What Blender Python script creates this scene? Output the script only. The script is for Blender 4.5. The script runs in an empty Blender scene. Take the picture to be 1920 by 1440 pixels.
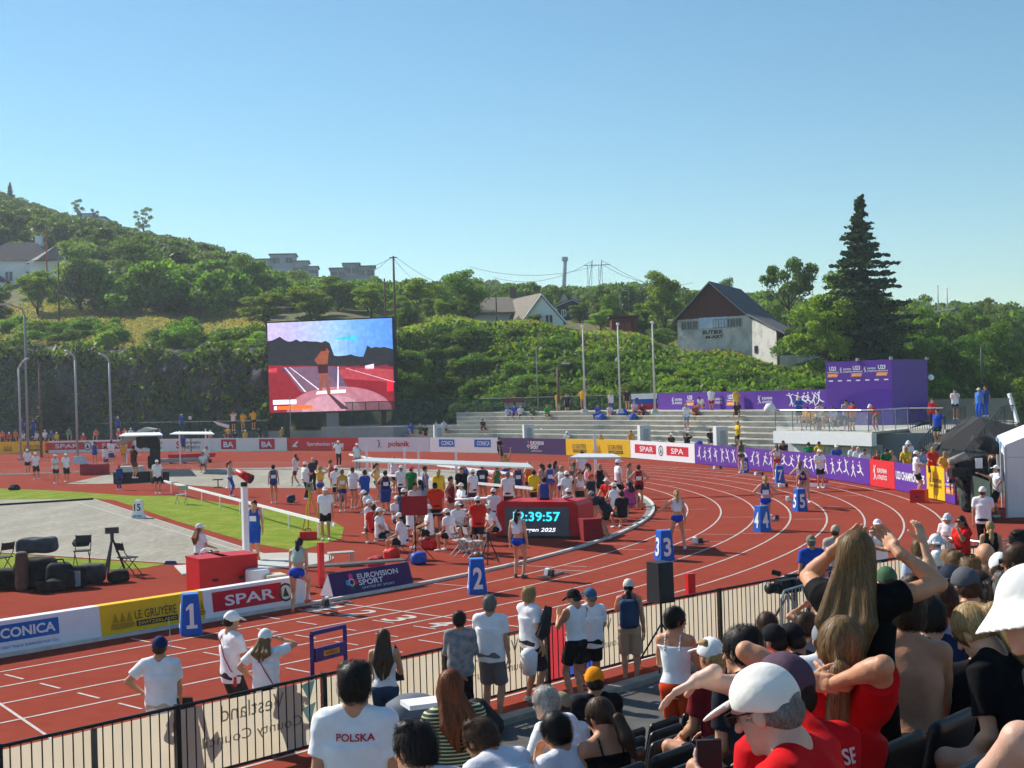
import bpy, math, random
import numpy as np
from mathutils import Matrix, Vector
S=bpy.context.scene; COL=S.collection
rnd=random.Random(7); nr=np.random.RandomState(7)
V3=lambda *a: np.array(a if len(a)>1 else a[0],float)
# ---------------------------------------------------------------- camera, sky, sun
F,EYE,PIT,ROL=2539.,4.61,.0058,-.0294          # focal length (px of a 1920 wide frame), eye height, pitch, roll
CR,SR,CP,SP=math.cos(ROL),math.sin(ROL),math.cos(PIT),math.sin(PIT)
cam=bpy.data.objects.new('camera',bpy.data.cameras.new('camera')); COL.objects.link(cam)
R_=Vector((CR,-SR*SP,SR*CP)); U_=Vector((-SR,-CR*SP,CR*CP)); F_=Vector((0,CP,SP))
cam.matrix_world=Matrix(((R_.x,U_.x,-F_.x,0),(R_.y,U_.y,-F_.y,0),(R_.z,U_.z,-F_.z,EYE),(0,0,0,1)))
cam.data.sensor_width=36; cam.data.lens=F/1920*36; cam.data.clip_end=6000; cam.data.clip_start=.05
S.camera=cam
SUN_D=V3(-.78,.625,0); SUN_D/=np.linalg.norm(SUN_D); SUN_E=math.radians(38)
w=bpy.data.worlds.new('World'); S.world=w; w.use_nodes=True
nt=w.node_tree; bg=nt.nodes['Background']; sky=nt.nodes.new('ShaderNodeTexSky'); sky.sky_type='NISHITA'
sky.sun_disc=False; sky.sun_elevation=SUN_E; sky.sun_rotation=math.atan2(SUN_D[0],SUN_D[1])
sky.altitude=50; sky.air_density=1.0; sky.dust_density=.0; sky.ozone_density=3.5
hs_=nt.nodes.new('ShaderNodeHueSaturation'); hs_.inputs['Saturation'].default_value=1.12; tn_=nt.nodes.new('ShaderNodeVectorMath'); tn_.operation='MULTIPLY'; tn_.inputs[1].default_value=(.93,1.0,.87)
nt.links.new(sky.outputs[0],hs_.inputs['Color']); nt.links.new(hs_.outputs[0],tn_.inputs[0]); nt.links.new(tn_.outputs[0],bg.inputs[0]); bg.inputs[1].default_value=.087
sun=bpy.data.objects.new('sun',bpy.data.lights.new('sun','SUN')); COL.objects.link(sun)
sun.data.energy=3.6; sun.data.angle=math.radians(.5); sun.data.color=(1,.93,.82)
sd=Vector((SUN_D[0]*math.cos(SUN_E),SUN_D[1]*math.cos(SUN_E),math.sin(SUN_E)))
sun.rotation_euler=sd.to_track_quat('Z','Y').to_euler(); sun.location=(-40,20,60)
S.view_settings.view_transform='Standard'; S.view_settings.look='None'; S.view_settings.gamma=1; S.view_settings.exposure=.76
S.view_settings.use_curve_mapping=False
# ---------------------------------------------------------------- picture <-> place
def ray(px,py):
    x=(px-960)/F; y=-(py-720)/F; x,y=CR*x-SR*y, SR*x+CR*y
    return V3(x,CP-y*SP,SP+y*CP)
def G(px,py,z=0):                      # point of the level z seen at a pixel
    d=ray(px,py); t=(z-EYE)/d[2]; return V3(d[0]*t,d[1]*t,z)
def W(px,py,Y):                        # point at depth Y
    d=ray(px,py); t=Y/d[1]; return V3(d[0]*t,Y,EYE+d[2]*t)
def hz(px): return 735-.0294*(px-960)
# track frame: t along the home straight, r outwards from the kerb
CX,CY,TH=-31.,55.36,.7487; DD=V3(math.sin(TH),math.cos(TH),0); NN=V3(math.cos(TH),-math.sin(TH),0); C0=V3(CX,CY,0); RK=36.5
def TR(t,r,z=0): return C0+DD*t+NN*(RK+r)+V3(0,0,z)          # beside the straight
def toTR(P): v=V3(P[0],P[1],0)-C0; return v@DD, v@NN-RK
# ---------------------------------------------------------------- materials
def lin(h):
    if not isinstance(h,str): return tuple(h)
    h=h.lstrip('#'); return tuple(((int(h[i:i+2],16)/255+.055)/1.055)**2.4 if int(h[i:i+2],16)>10 else int(h[i:i+2],16)/3295 for i in (0,2,4))
_M={}
def M(c,rough=.75,noise=.1,ns=6.,bump=0.,bs=None,metal=0,em=0,stretch=None,spec=.3,sss=0,c2=None,f2=(.45,.6),trans=0,alpha=1):
    key=(c,rough,noise,ns,bump,bs,metal,em,stretch,spec,sss,c2,f2,trans,alpha)
    if key in _M: return _M[key]
    m=bpy.data.materials.new('surface'); m.use_nodes=True; n=m.node_tree.nodes; L=m.node_tree.links; b=n['Principled BSDF']
    c=lin(c); b.inputs['Roughness'].default_value=rough; b.inputs['Metallic'].default_value=metal
    b.inputs['Specular IOR Level'].default_value=spec
    tc=n.new('ShaderNodeTexCoord'); mp=n.new('ShaderNodeMapping'); L.new(tc.outputs['Object'],mp.inputs[0])
    if stretch: mp.inputs['Scale'].default_value=stretch
    no=n.new('ShaderNodeTexNoise'); no.inputs['Scale'].default_value=ns; no.inputs['Detail'].default_value=4; L.new(mp.outputs[0],no.inputs[0])
    mr=n.new('ShaderNodeMapRange'); L.new(no.outputs[0],mr.inputs[0])
    if c2 is None:
        mr.inputs[1].default_value=.3; mr.inputs[2].default_value=.7; mr.inputs[3].default_value=1-noise; mr.inputs[4].default_value=1+noise
        mx=n.new('ShaderNodeVectorMath'); mx.operation='SCALE'; mx.inputs[0].default_value=c; L.new(mr.outputs[0],mx.inputs['Scale']); col=mx.outputs[0]
    else:
        mr.inputs[1].default_value=f2[0]; mr.inputs[2].default_value=f2[1]
        mx=n.new('ShaderNodeMix'); mx.data_type='RGBA'; mx.inputs[6].default_value=(*c,1); mx.inputs[7].default_value=(*lin(c2),1); L.new(mr.outputs[0],mx.inputs[0])
        n2=n.new('ShaderNodeTexNoise'); n2.inputs['Scale'].default_value=ns*7; L.new(mp.outputs[0],n2.inputs[0])
        m2=n.new('ShaderNodeMapRange'); L.new(n2.outputs[0],m2.inputs[0]); m2.inputs[1].default_value=.3; m2.inputs[2].default_value=.7; m2.inputs[3].default_value=1-noise; m2.inputs[4].default_value=1+noise
        v=n.new('ShaderNodeVectorMath'); v.operation='SCALE'; L.new(mx.outputs[2],v.inputs[0]); L.new(m2.outputs[0],v.inputs['Scale']); col=v.outputs[0]
    L.new(col,b.inputs['Base Color'])
    if em: L.new(col,b.inputs['Emission Color']); b.inputs['Emission Strength'].default_value=em
    if sss: b.inputs['Subsurface Weight'].default_value=sss; b.inputs['Subsurface Radius'].default_value=(.02,.008,.004); b.inputs['Subsurface Scale'].default_value=.6
    if trans: b.inputs['Transmission Weight'].default_value=trans
    if alpha<1: b.inputs['Alpha'].default_value=alpha
    if bump:
        bn=n.new('ShaderNodeTexNoise'); bn.inputs['Scale'].default_value=bs or ns*4; bn.inputs['Detail'].default_value=3; L.new(mp.outputs[0],bn.inputs[0])
        bu=n.new('ShaderNodeBump'); bu.inputs['Strength'].default_value=1; bu.inputs['Distance'].default_value=bump; L.new(bn.outputs[0],bu.inputs['Height']); L.new(bu.outputs[0],b.inputs['Normal'])
    _M[key]=m; return m
def leafmat(a,b_,tr=.42):
    key=('leaf',a,b_,tr)
    if key in _M: return _M[key]
    m=bpy.data.materials.new('foliage'); m.use_nodes=True; n=m.node_tree.nodes; L=m.node_tree.links; b=n['Principled BSDF']; out=n['Material Output']
    g=n.new('ShaderNodeNewGeometry'); mx=n.new('ShaderNodeMix'); mx.data_type='RGBA'; mx.inputs[6].default_value=(*a,1); mx.inputs[7].default_value=(*b_,1)
    L.new(g.outputs['Random Per Island'],mx.inputs[0]); 
    oi=n.new('ShaderNodeObjectInfo'); hs=n.new('ShaderNodeHueSaturation'); mr=n.new('ShaderNodeMapRange'); L.new(oi.outputs['Random'],mr.inputs[0]); mr.inputs[3].default_value=.75; mr.inputs[4].default_value=1.3
    L.new(mx.outputs[2],hs.inputs['Color']); L.new(mr.outputs[0],hs.inputs['Value']); mr2=n.new('ShaderNodeMapRange'); L.new(oi.outputs['Random'],mr2.inputs[0]); mr2.inputs[3].default_value=.485; mr2.inputs[4].default_value=.515; L.new(mr2.outputs[0],hs.inputs['Hue'])
    L.new(hs.outputs[0],b.inputs['Base Color']); b.inputs['Roughness'].default_value=.55; b.inputs['Specular IOR Level'].default_value=.25
    t=n.new('ShaderNodeBsdfTranslucent'); vm=n.new('ShaderNodeVectorMath'); vm.operation='MULTIPLY'; vm.inputs[1].default_value=(2.1,2.3,.8); L.new(hs.outputs[0],vm.inputs[0]); L.new(vm.outputs[0],t.inputs[0]); ms=n.new('ShaderNodeMixShader'); ms.inputs[0].default_value=tr
    L.new(b.outputs[0],ms.inputs[1]); L.new(t.outputs[0],ms.inputs[2]); L.new(ms.outputs[0],out.inputs[0]); _M[key]=m; return m
def thin(c,tr=.6):                                 # cloth the sun shines through
    key=('thin',c,tr)
    if key in _M: return _M[key]
    m=bpy.data.materials.new('thin_cloth'); m.use_nodes=True; n=m.node_tree.nodes; L=m.node_tree.links; b=n['Principled BSDF']; no=n.new('ShaderNodeTexNoise'); no.inputs['Scale'].default_value=2.5; tc=n.new('ShaderNodeTexCoord'); L.new(tc.outputs['Object'],no.inputs[0])
    mr=n.new('ShaderNodeMapRange'); mr.inputs[3].default_value=.88; mr.inputs[4].default_value=1.1; L.new(no.outputs[0],mr.inputs[0]); v=n.new('ShaderNodeVectorMath'); v.operation='SCALE'; v.inputs[0].default_value=lin(c); L.new(mr.outputs[0],v.inputs['Scale'])
    b.inputs['Roughness'].default_value=.9; L.new(v.outputs[0],b.inputs['Base Color']); t=n.new('ShaderNodeBsdfTranslucent'); L.new(v.outputs[0],t.inputs[0]); ms=n.new('ShaderNodeMixShader'); ms.inputs[0].default_value=tr
    L.new(b.outputs[0],ms.inputs[1]); L.new(t.outputs[0],ms.inputs[2]); L.new(ms.outputs[0],n['Material Output'].inputs[0]); _M[key]=m; return m
# ---------------------------------------------------------------- objects
def tag(o,label=None,cat=None,group=None,kind=None):
    if label: o['label']=label
    if cat: o['category']=cat
    if group: o['group']=group
    if kind: o['kind']=kind
    return o
def thing(name,loc,label,cat,group=None,rz=0):
    o=bpy.data.objects.new(name,None); o.empty_display_size=.3; COL.objects.link(o); o.location=Vector(loc); o.rotation_euler=(0,0,rz); return tag(o,label,cat,group)
def wloc(p):
    v=V3(0,0,0)
    while p is not None: v=v+V3(p.location); p=p.parent
    return v
def mesh(name,v,f,m,parent=None,smooth=False,local=False):
    v=np.asarray(v,float)
    if parent is not None and not local: v=v-wloc(parent)
    me=bpy.data.meshes.new(name)
    if isinstance(f,np.ndarray) and f.ndim==2:
        k=f.shape[1]; me.vertices.add(len(v)); me.vertices.foreach_set('co',v.astype(np.float32).ravel())
        me.loops.add(f.size); me.loops.foreach_set('vertex_index',f.astype(np.int32).ravel())
        me.polygons.add(len(f)); me.polygons.foreach_set('loop_start',np.arange(0,f.size,k,dtype=np.int32)); me.polygons.foreach_set('loop_total',np.full(len(f),k,np.int32)); me.update(calc_edges=True)
    else: me.from_pydata([tuple(q) for q in v],[],[tuple(q) for q in f])
    if smooth: me.polygons.foreach_set('use_smooth',np.ones(len(me.polygons),bool))
    if m is not None: me.materials.append(m)
    me.update(); o=bpy.data.objects.new(name,me); COL.objects.link(o)
    if parent is not None: o.parent=parent
    return o
def rotz(a): c,s=math.cos(a),math.sin(a); return np.array([[c,-s,0],[s,c,0],[0,0,1.]])
def rotx(a): c,s=math.cos(a),math.sin(a); return np.array([[1,0,0],[0,c,-s],[0,s,c.real]])
def roty(a): c,s=math.cos(a),math.sin(a); return np.array([[c,0,s],[0,1,0],[-s,0,c]])
def unit(v): v=V3(v); return v/max(1e-9,np.linalg.norm(v))
class MB:
    def __init__(s): s.v=[]; s.f=[]
    def add(s,v,f): n=len(s.v); s.v+=[tuple(q) for q in v]; s.f+=[tuple(i+n for i in q) for q in f]; return s
    def box(s,c,d,rz=0,top=None,R=None):           # centre, size; top=(sx,sy) scales the upper face
        R=rotz(rz) if R is None else R; tx,ty=top or (1,1); P=[]
        for z in (-1,1):
            a,b=(tx,ty) if z>0 else (1,1)
            for x,y in ((-1,-1),(1,-1),(1,1),(-1,1)): P.append(V3(c)+R@V3(x*d[0]/2*a,y*d[1]/2*b,z*d[2]/2))
        return s.add(P,[(3,2,1,0),(4,5,6,7),(0,1,5,4),(1,2,6,5),(2,3,7,6),(3,0,4,7)])
    def bar(s,a,b,wd,ht=None,up=(0,0,1)):
        a,b=V3(a),V3(b); ht=ht or wd; d=unit(b-a); x=np.cross(d,up)
        if np.linalg.norm(x)<1e-3: x=np.cross(d,(0,1,0))
        x=unit(x); y=np.cross(x,d); P=[q+x*i*wd/2+y*j*ht/2 for q in (a,b) for i,j in ((-1,-1),(1,-1),(1,1),(-1,1))]
        return s.add(P,[(3,2,1,0),(4,5,6,7),(0,1,5,4),(1,2,6,5),(2,3,7,6),(3,0,4,7)])
    def cyl(s,a,b,r0,r1=None,n=10):
        a,b=V3(a),V3(b); r1=r0 if r1 is None else r1; d=unit(b-a); x=np.cross(d,(0,0,1))
        if np.linalg.norm(x)<1e-3: x=V3(1,0,0)
        x=unit(x); y=np.cross(d,x); P=[q+(x*math.cos(k*2*math.pi/n)+y*math.sin(k*2*math.pi/n))*r for q,r in ((a,r0),(b,r1)) for k in range(n)]
        return s.add(P,[(k,(k+1)%n,n+(k+1)%n,n+k) for k in range(n)]+[tuple(range(n))[::-1],tuple(range(n,2*n))])
    def tube(s,pts,r,n=8):
        for a,b in zip(pts[:-1],pts[1:]): s.cyl(a,b,r if not isinstance(r,(list,tuple)) else r[0],None,n)
        return s
    def quad(s,*p): return s.add(p,[tuple(range(len(p)))])
    def prism(s,poly,off):                          # polygon (3D points) extruded by off
        n=len(poly); off=V3(off); P=[V3(p) for p in poly]+[V3(p)+off for p in poly]
        return s.add(P,[tuple(range(n))[::-1],tuple(range(n,2*n))]+[(k,(k+1)%n,n+(k+1)%n,n+k) for k in range(n)])
    def lathe(s,c,prof,n=16,R=None):
        R=np.eye(3) if R is None else R; P=[V3(c)+R@V3(r*math.cos(k*2*math.pi/n),r*math.sin(k*2*math.pi/n),z) for r,z in prof for k in range(n)]
        f=[(i*n+k,i*n+(k+1)%n,(i+1)*n+(k+1)%n,(i+1)*n+k) for i in range(len(prof)-1) for k in range(n)]
        return s.add(P,f)
    def build(s,name,m,parent=None,smooth=False,local=False): return mesh(name,s.v,s.f,m,parent,smooth,local)
def one(name,mb,m,label,cat,group=None,smooth=False,at=None):    # a thing that is a single mesh
    v=np.array(mb.v); c=V3(at) if at is not None else V3(v[:,0].mean(),v[:,1].mean(),v[:,2].min())
    o=mesh(name,v-c,mb.f,m,None,smooth); o.location=Vector(c); return tag(o,label,cat,group)
def struct(name,mb,m,smooth=False,kind='structure'): return tag(mb.build(name,m,None,smooth),kind=kind)
def copy_tree(o,parent=None,loc=None,rz=None,scale=None,label=None,cat=None):
    c=o.copy(); COL.objects.link(c); c.parent=parent
    if loc is not None: c.location=Vector(loc)
    if rz is not None: c.rotation_euler=(0,0,rz)
    if scale is not None: c.scale=scale if hasattr(scale,'__len__') else (scale,)*3
    if label: c['label']=label
    if cat: c['category']=cat
    for ch in list(o.children): copy_tree(ch,c)
    return c
# ---------------------------------------------------------------- lettering
_T={}
def textmesh(s,bold=0,shear=0):
    k=(s,bold,shear)
    if k not in _T:
        c=bpy.data.curves.new('lettering','FONT'); c.body=s; c.offset=bold; c.shear=shear; c.resolution_u=3; c.fill_mode='BOTH'
        o=bpy.data.objects.new('lettering',c); COL.objects.link(o); bpy.context.view_layer.update()
        me=bpy.data.meshes.new_from_object(o); v=np.array([q.co[:2] for q in me.vertices]); f=[tuple(p.vertices) for p in me.polygons]
        bpy.data.objects.remove(o); bpy.data.curves.remove(c); bpy.data.meshes.remove(me)
        mn,mx=v.min(0),v.max(0); _T[k]=((v-mn)/(mx-mn)-.5,f)
    return _T[k]
def lettering(s,fn,u,v,wd,ht,m,parent,bold=.012,shear=0,name='lettering',mirror=False):
    p,f=textmesh(s,bold,shear); q=p*[(-wd if mirror else wd),ht]+[u,v]
    return mesh(name,[fn(a,b,.012) for a,b in q],f,m,parent)
def panel(fn,u0,u1,v0,v1,m,parent,name='panel',off=.006,n=None):
    n=n or max(1,int(abs(u1-u0)/.8)); P=[fn(u0+(u1-u0)*i/n,v,off) for i in range(n+1) for v in (v0,v1)]
    return mesh(name,P,[(2*i,2*i+2,2*i+3,2*i+1) for i in range(n)],m,parent)
def poly(fn,pts,m,parent,name='emblem',off=.012): return mesh(name,[fn(a,b,off) for a,b in pts],[tuple(range(len(pts)))],m,parent)
def planefn(o,U,V):                                # (u,v,offset) on a flat face
    o,U,V=V3(o),unit(U),unit(V); N=np.cross(U,V); return lambda a,b,e=0: o+U*a+V*b+N*e
def pathfn(pts,lean=0,z0=0):                         # upright band along a polyline; outside = right-hand side of travel
    pts=[V3(p[0],p[1],0) for p in pts]; seg=[np.linalg.norm(b-a) for a,b in zip(pts[:-1],pts[1:])]; cum=np.concatenate([[0],np.cumsum(seg)])
    def fn(u,v,e=0):
        i=int(np.clip(np.searchsorted(cum,u)-1,0,len(seg)-1)); d=(pts[i+1]-pts[i])/seg[i]; n=V3(d[1],-d[0],0)
        return pts[i]+d*(u-cum[i])+n*(e-lean*v)+V3(0,0,v+z0)
    fn.L=cum[-1]; return fn
S.cycles.max_bounces=4; S.cycles.diffuse_bounces=2; S.cycles.glossy_bounces=2; S.cycles.transmission_bounces=3; S.cycles.transparent_max_bounces=8; S.cycles.caustics_reflective=False; S.cycles.caustics_refractive=False
S.cycles.use_adaptive_sampling=True; S.cycles.adaptive_threshold=.03
# ---------------------------------------------------------------- smooth solids (signed distance -> one continuous mesh)
def frame(d,up=(0,0,1)):                           # columns x,y,z with z along d
    z=unit(d); x=np.cross(up,z)
    if np.linalg.norm(x)<1e-3: x=V3(1,0,0)
    x=unit(x); return np.stack([x,np.cross(z,x),z],1)
class SD:
    def __init__(s,cell): s.c=cell; s.p=[]; s.m=cell*.58
    def cap(s,a,b,ra,rb=None,k=.02,op=1):
        a,b=V3(a),V3(b); rb=ra if rb is None else rb; ra,rb=max(ra,s.m),max(rb,s.m); r=max(ra,rb)
        s.p.append((op,k,np.minimum(a,b)-r,np.maximum(a,b)+r,'c',a,b,ra,rb)); return s
    def flat(s,a,b,ra,rb=None,k=.01,op=1,q=(1,1),R=None):   # flat ended cone, q squeezes the section
        a,b=V3(a),V3(b); rb=ra if rb is None else rb; r=max(ra,rb)*max(q)
        s.p.append((op,k,np.minimum(a,b)-r,np.maximum(a,b)+r,'f',a,b,ra,rb,q,frame(b-a) if R is None else R)); return s
    def ell(s,c,r,R=None,k=.02,op=1):
        r=np.maximum(V3(r),s.m if op>0 else 0); R=np.eye(3) if R is None else R; m=r.max()
        s.p.append((op,k,V3(c)-m,V3(c)+m,'e',V3(c),r,R)); return s
    def box(s,c,h,R=None,rd=.01,k=.01,op=1):
        h=np.maximum(V3(h),s.m if op>0 else 0); R=np.eye(3) if R is None else R; m=np.linalg.norm(h)
        s.p.append((op,k,V3(c)-m,V3(c)+m,'b',V3(c),h,R,rd)); return s
    def dist(s,X,q):
        t=q[4]
        if t=='c':
            a,b,ra,rb=q[5:]; d=b-a; L=max(d@d,1e-9); h=np.clip(((X-a)@d)/L,0,1); return np.linalg.norm(X-a-h[...,None]*d,axis=-1)-(ra+(rb-ra)*h)
        if t=='f':
            a,b,ra,rb,qq,R=q[5:]; L=np.linalg.norm(b-a); Y=(X-(a+b)/2)@R; h=np.clip(Y[...,2]/L+.5,0,1)
            return np.maximum(np.hypot(Y[...,0]/qq[0],Y[...,1]/qq[1])-(ra+(rb-ra)*h),np.abs(Y[...,2])-L/2)
        if t=='e':
            c,r,R=q[5:]; Y=(X-c)@R; a=np.linalg.norm(Y/r,axis=-1); b=np.linalg.norm(Y/r**2,axis=-1); return a*(a-1)/np.maximum(b,1e-6)
        c,h,R,rd=q[5:]; Y=np.abs((X-c)@R)-h+rd; return np.linalg.norm(np.maximum(Y,0),axis=-1)+np.minimum(Y.max(-1),0)-rd
    def field(s,X):
        V=None
        for q in s.p:
            d=s.dist(X,q); V=comb(V,d,q[0],q[1])
        return V
    def mesh(s,noise=0,nf=20,smooth=1):
        pos=[q for q in s.p if q[0]>0]; c=s.c; lo=np.min([q[2] for q in pos],0)-2*c; hi=np.max([q[3] for q in pos],0)+2*c
        n=np.ceil((hi-lo)/c).astype(int)+1; V=np.full(n,.3)
        for q in s.p:
            mg=q[1]+2*c+abs(noise); i0=np.clip(((q[2]-mg-lo)/c).astype(int),0,n); i1=np.clip(((q[3]+mg-lo)/c).astype(int)+2,0,n)
            if (i1<=i0).any(): continue
            ax=[lo[k]+c*np.arange(i0[k],i1[k]) for k in range(3)]; X=np.stack(np.meshgrid(*ax,indexing='ij'),-1)
            sl=tuple(slice(i0[k],i1[k]) for k in range(3)); V[sl]=comb(V[sl],s.dist(X,q),q[0],q[1])
        if noise:
            ax=[lo[k]+c*np.arange(n[k]) for k in range(3)]; x,y,z=np.meshgrid(*ax,indexing='ij')
            V=V+noise*(np.sin(nf*(x+.6*z)+2*np.sin(nf*.45*y+z*nf*.3))*.6+np.sin(nf*1.7*(z*.8-y*.5)+2*np.sin(nf*.6*x))*.4)
        return nets(V,lo,c)
def comb(V,d,op,k):
    if V is None: return d
    if op>0:
        if k<=0: return np.minimum(V,d)
        h=np.clip(.5+.5*(V-d)/k,0,1); return V+(d-V)*h-k*h*(1-h)
    return np.maximum(V,-d)
def nets(V,o,c):
    s=V<0; cor=[(i,j,k) for i in (0,1) for j in (0,1) for k in (0,1)]; n=np.array(V.shape)-1
    sub=lambda A,q: A[q[0]:n[0]+q[0],q[1]:n[1]+q[1],q[2]:n[2]+q[2]]
    cnt=sum(sub(s,q).astype(np.int8) for q in cor); I=np.argwhere((cnt>0)&(cnt<8))
    if not len(I): return np.zeros((0,3)),np.zeros((0,4),int)
    acc=np.zeros((len(I),3)); m=np.zeros(len(I))
    for a in cor:
        for ax in range(3):
            if a[ax]: continue
            b=list(a); b[ax]=1; va=V[tuple((I+a).T)]; vb=V[tuple((I+b).T)]; w_=(va<0)!=(vb<0); t=np.where(w_,va/np.where(w_,va-vb,1),0)
            P=np.tile(np.array(a,float),(len(I),1)); P[:,ax]+=t; acc+=P*w_[:,None]; m+=w_
    P=o+c*(I+acc/m[:,None]); idx=np.full(n,-1); idx[tuple(I.T)]=np.arange(len(I)); Q=[]
    for ax in range(3):
        b,d=(ax+1)%3,(ax+2)%3; lo_=[slice(None)]*3; hi_=[slice(None)]*3; lo_[ax]=slice(0,-1); hi_[ax]=slice(1,None)
        ch=s[tuple(lo_)]!=s[tuple(hi_)]; E_=np.argwhere(ch); E_=E_[(E_[:,b]>0)&(E_[:,d]>0)&(E_[:,b]<n[b])&(E_[:,d]<n[d])]
        e=np.eye(3,dtype=int); q=[idx[tuple((E_-x).T)] for x in (e[b]*0,e[b],e[b]+e[d],e[d])]; q=np.stack(q,1)
        fl=s[tuple(E_.T)]; q[~fl]=q[~fl][:,::-1]; Q.append(q)
    Q=np.concatenate(Q); return P,Q[(Q>=0).all(1)]
def hairmat(c):
    key=('hair',c)
    if key in _M: return _M[key]
    m=bpy.data.materials.new('hair_strands'); m.use_nodes=True; n=m.node_tree.nodes; L=m.node_tree.links; b=n['Principled BSDF']; g=n.new('ShaderNodeNewGeometry'); mx=n.new('ShaderNodeMix'); mx.data_type='RGBA'; mx.inputs[6].default_value=(*[x*.55 for x in c],1); mx.inputs[7].default_value=(*[min(1,x*1.6+.004) for x in c],1)
    L.new(g.outputs['Random Per Island'],mx.inputs[0]); L.new(mx.outputs[2],b.inputs['Base Color']); b.inputs['Roughness'].default_value=.5; b.inputs['Specular IOR Level'].default_value=.3; _M[key]=m; return m
def strands(q,V,crown,n,L,wd,rs,messy=.15,lift=.005):
    n=min(n,len(V)*6); P=V[rs.randint(0,len(V),n)]+rs.normal(size=(n,3))*q.c*.3; e=.002
    def grad(P): f0=q.field(P); g=np.stack([q.field(P+np.eye(3)[k]*e)-f0 for k in range(3)],1); return f0,g/np.maximum(np.linalg.norm(g,axis=1)[:,None],1e-6)
    jit=rs.normal(size=(n,3))*messy; pts=[]; off=.001+rs.rand(n)**2*lift; seg=(L*(.5+rs.rand(n)))[:,None]/4; sd=None
    for k in range(5):
        f0,g=grad(P); P=P-g*(f0-off)[:,None]; a=P-crown; a/=np.maximum(np.linalg.norm(a,axis=1)[:,None],1e-6); d=a*.8+V3(0,0,-.75)+jit; d=d-g*(d*g).sum(1)[:,None]; d/=np.maximum(np.linalg.norm(d,axis=1)[:,None],1e-6); s_=np.cross(d,g); w_=wd*(1-k/4.6)*.5
        pts.append(np.stack([P-s_*w_,P+s_*w_],1)); P=P+d*seg
    v=np.stack(pts,1).reshape(-1,3); i=np.arange(n)[:,None,None]*10; f=(i+np.array([[2*k,2*k+1,2*k+3,2*k+2] for k in range(4)])[None]).reshape(-1,4); return v,f
# ---------------------------------------------------------------- people
ARM={'down':((.07,.03,-.53),(.3,-1,0),(-1,0,0)),'hip':((.03,.04,-.36),(1,-.35,0),(0,-1,-1)),'fold':((-.22,.2,-.24),(.8,-.2,-1),(0,-1,0)),
 'front':((-.06,.3,-.22),(.5,-.5,-1),(0,0,-1)),'chin':((-.10,.2,.02),(.5,.1,-1),(0,-1,0)),'brow':((-.06,.2,.16),(1,.2,-.2),(0,0,-1)),
 'behind':((-.12,-.12,.17),(1,.0,.25),(0,1,0)),'lap':((-.04,.33,-.33),(.5,-.5,-1),(0,0,-1)),'rail':((.0,.44,-.16),(.5,0,-1),(0,0,-1)),
 'out':((.36,.12,-.28),(.2,-1,0),(0,0,-1)),'back':((-.1,-.16,-.42),(1,-.6,0),(0,-1,0)),'up':((.1,.06,.52),(1,-.2,0),(0,1,0)),
 'reach':((.02,.5,.02),(.3,0,-1),(0,0,-1)),'eye':((-.08,.2,.2),(1,.2,-.5),(0,-1,0)),'knee':((.02,.42,-.38),(.6,-.2,-.6),(0,0,-1)),'phone':((-.08,.32,-.1),(.5,-.2,-1),(0,-1,0)),
 'low':((.0,.22,-.5),(.5,-.6,0),(-1,0,0)),'ground':((.06,.3,-.5),(.5,-.6,0),(-1,0,0))}
LEG={'stand':(.92,((.09,0),(-.09,0)),.1),'apart':(.9,((.2,.02),(-.2,-.02)),.15),'walk':(.9,((.08,.27),(-.08,-.26)),.05),'stride':(.86,((.1,.42),(-.1,-.36)),.05),
 'sit':(.5,((.12,.42),(-.12,.42)),.3),'sitw':(.5,((.22,.36),(-.2,.42)),.6),'low':(.3,((.13,.42),(-.13,.44)),.3),'long':(.35,((.1,.72),(-.1,.66)),.2),'squat':(.3,((.15,.12),(-.15,.1)),.6),
 'step':(.88,((.12,.3,.18),(-.1,-.05)),.2),'contra':(.91,((.1,.0),(-.13,.1)),.15),'kneel':(.5,((.1,.2),(-.1,-.35)),.2),'lunge':(.78,((.12,.5),(-.12,-.35)),.1)}
SK={'a':(.70,.37,.23),'b':(.60,.29,.165),'c':(.38,.18,.11),'d':(.1,.045,.028),'e':(.68,.41,.31)}
HC={'blond':(.42,.27,.11),'dblond':(.2,.115,.045),'brown':(.07,.035,.018),'dark':(.018,.013,.011),'red':(.2,.06,.018),'grey':(.2,.19,.18),'white':(.5,.48,.45),'black':(.008,.007,.007)}
def ik(a,c,l1,l2,hint):
    d=c-a; L=np.linalg.norm(d); L2=min(L,(l1+l2)*.995); u=d/max(L,1e-6); c=a+u*L2; x=(l1*l1-l2*l2+L2*L2)/(2*L2); h=math.sqrt(max(l1*l1-x*x,0))
    p=V3(hint); p=p-u*(p@u); return a+u*x+unit(p)*h,c
def hand_pts(w_,d,n,side,curl,s,spread=1.):
    d=unit(d); n=unit(V3(n)-d*(V3(n)@d)); x=np.cross(d,n)*side; out=[]
    for i,(o,l,r) in enumerate(((-.028,.072,.0085),(-.0095,.082,.009),(.0095,.076,.0087),(.027,.06,.0078))):
        p=w_+d*.088*s+x*o*s-x*0; a=.15+curl*.25; pts=[w_+d*.05*s+x*o*.8*s,p]; dd=unit(d+x*o*2.2*spread)
        for fr in (.45,.31,.24):
            q=dd*math.cos(a)+n*math.sin(a); p=p+q*l*fr*s; pts.append(p); a+=curl*(.75+.08*i)
        out.append((pts,r*s))
    p=w_+d*.02*s-x*.025*s; pts=[p]; v=unit(d*.75-x*.65+n*.25)
    for l in (.035,.03,.025): p=p+v*l*s; pts.append(p); v=unit(v+d*.25+n*curl*.5)
    out.append((pts,.0105*s)); return out,x,n
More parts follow.
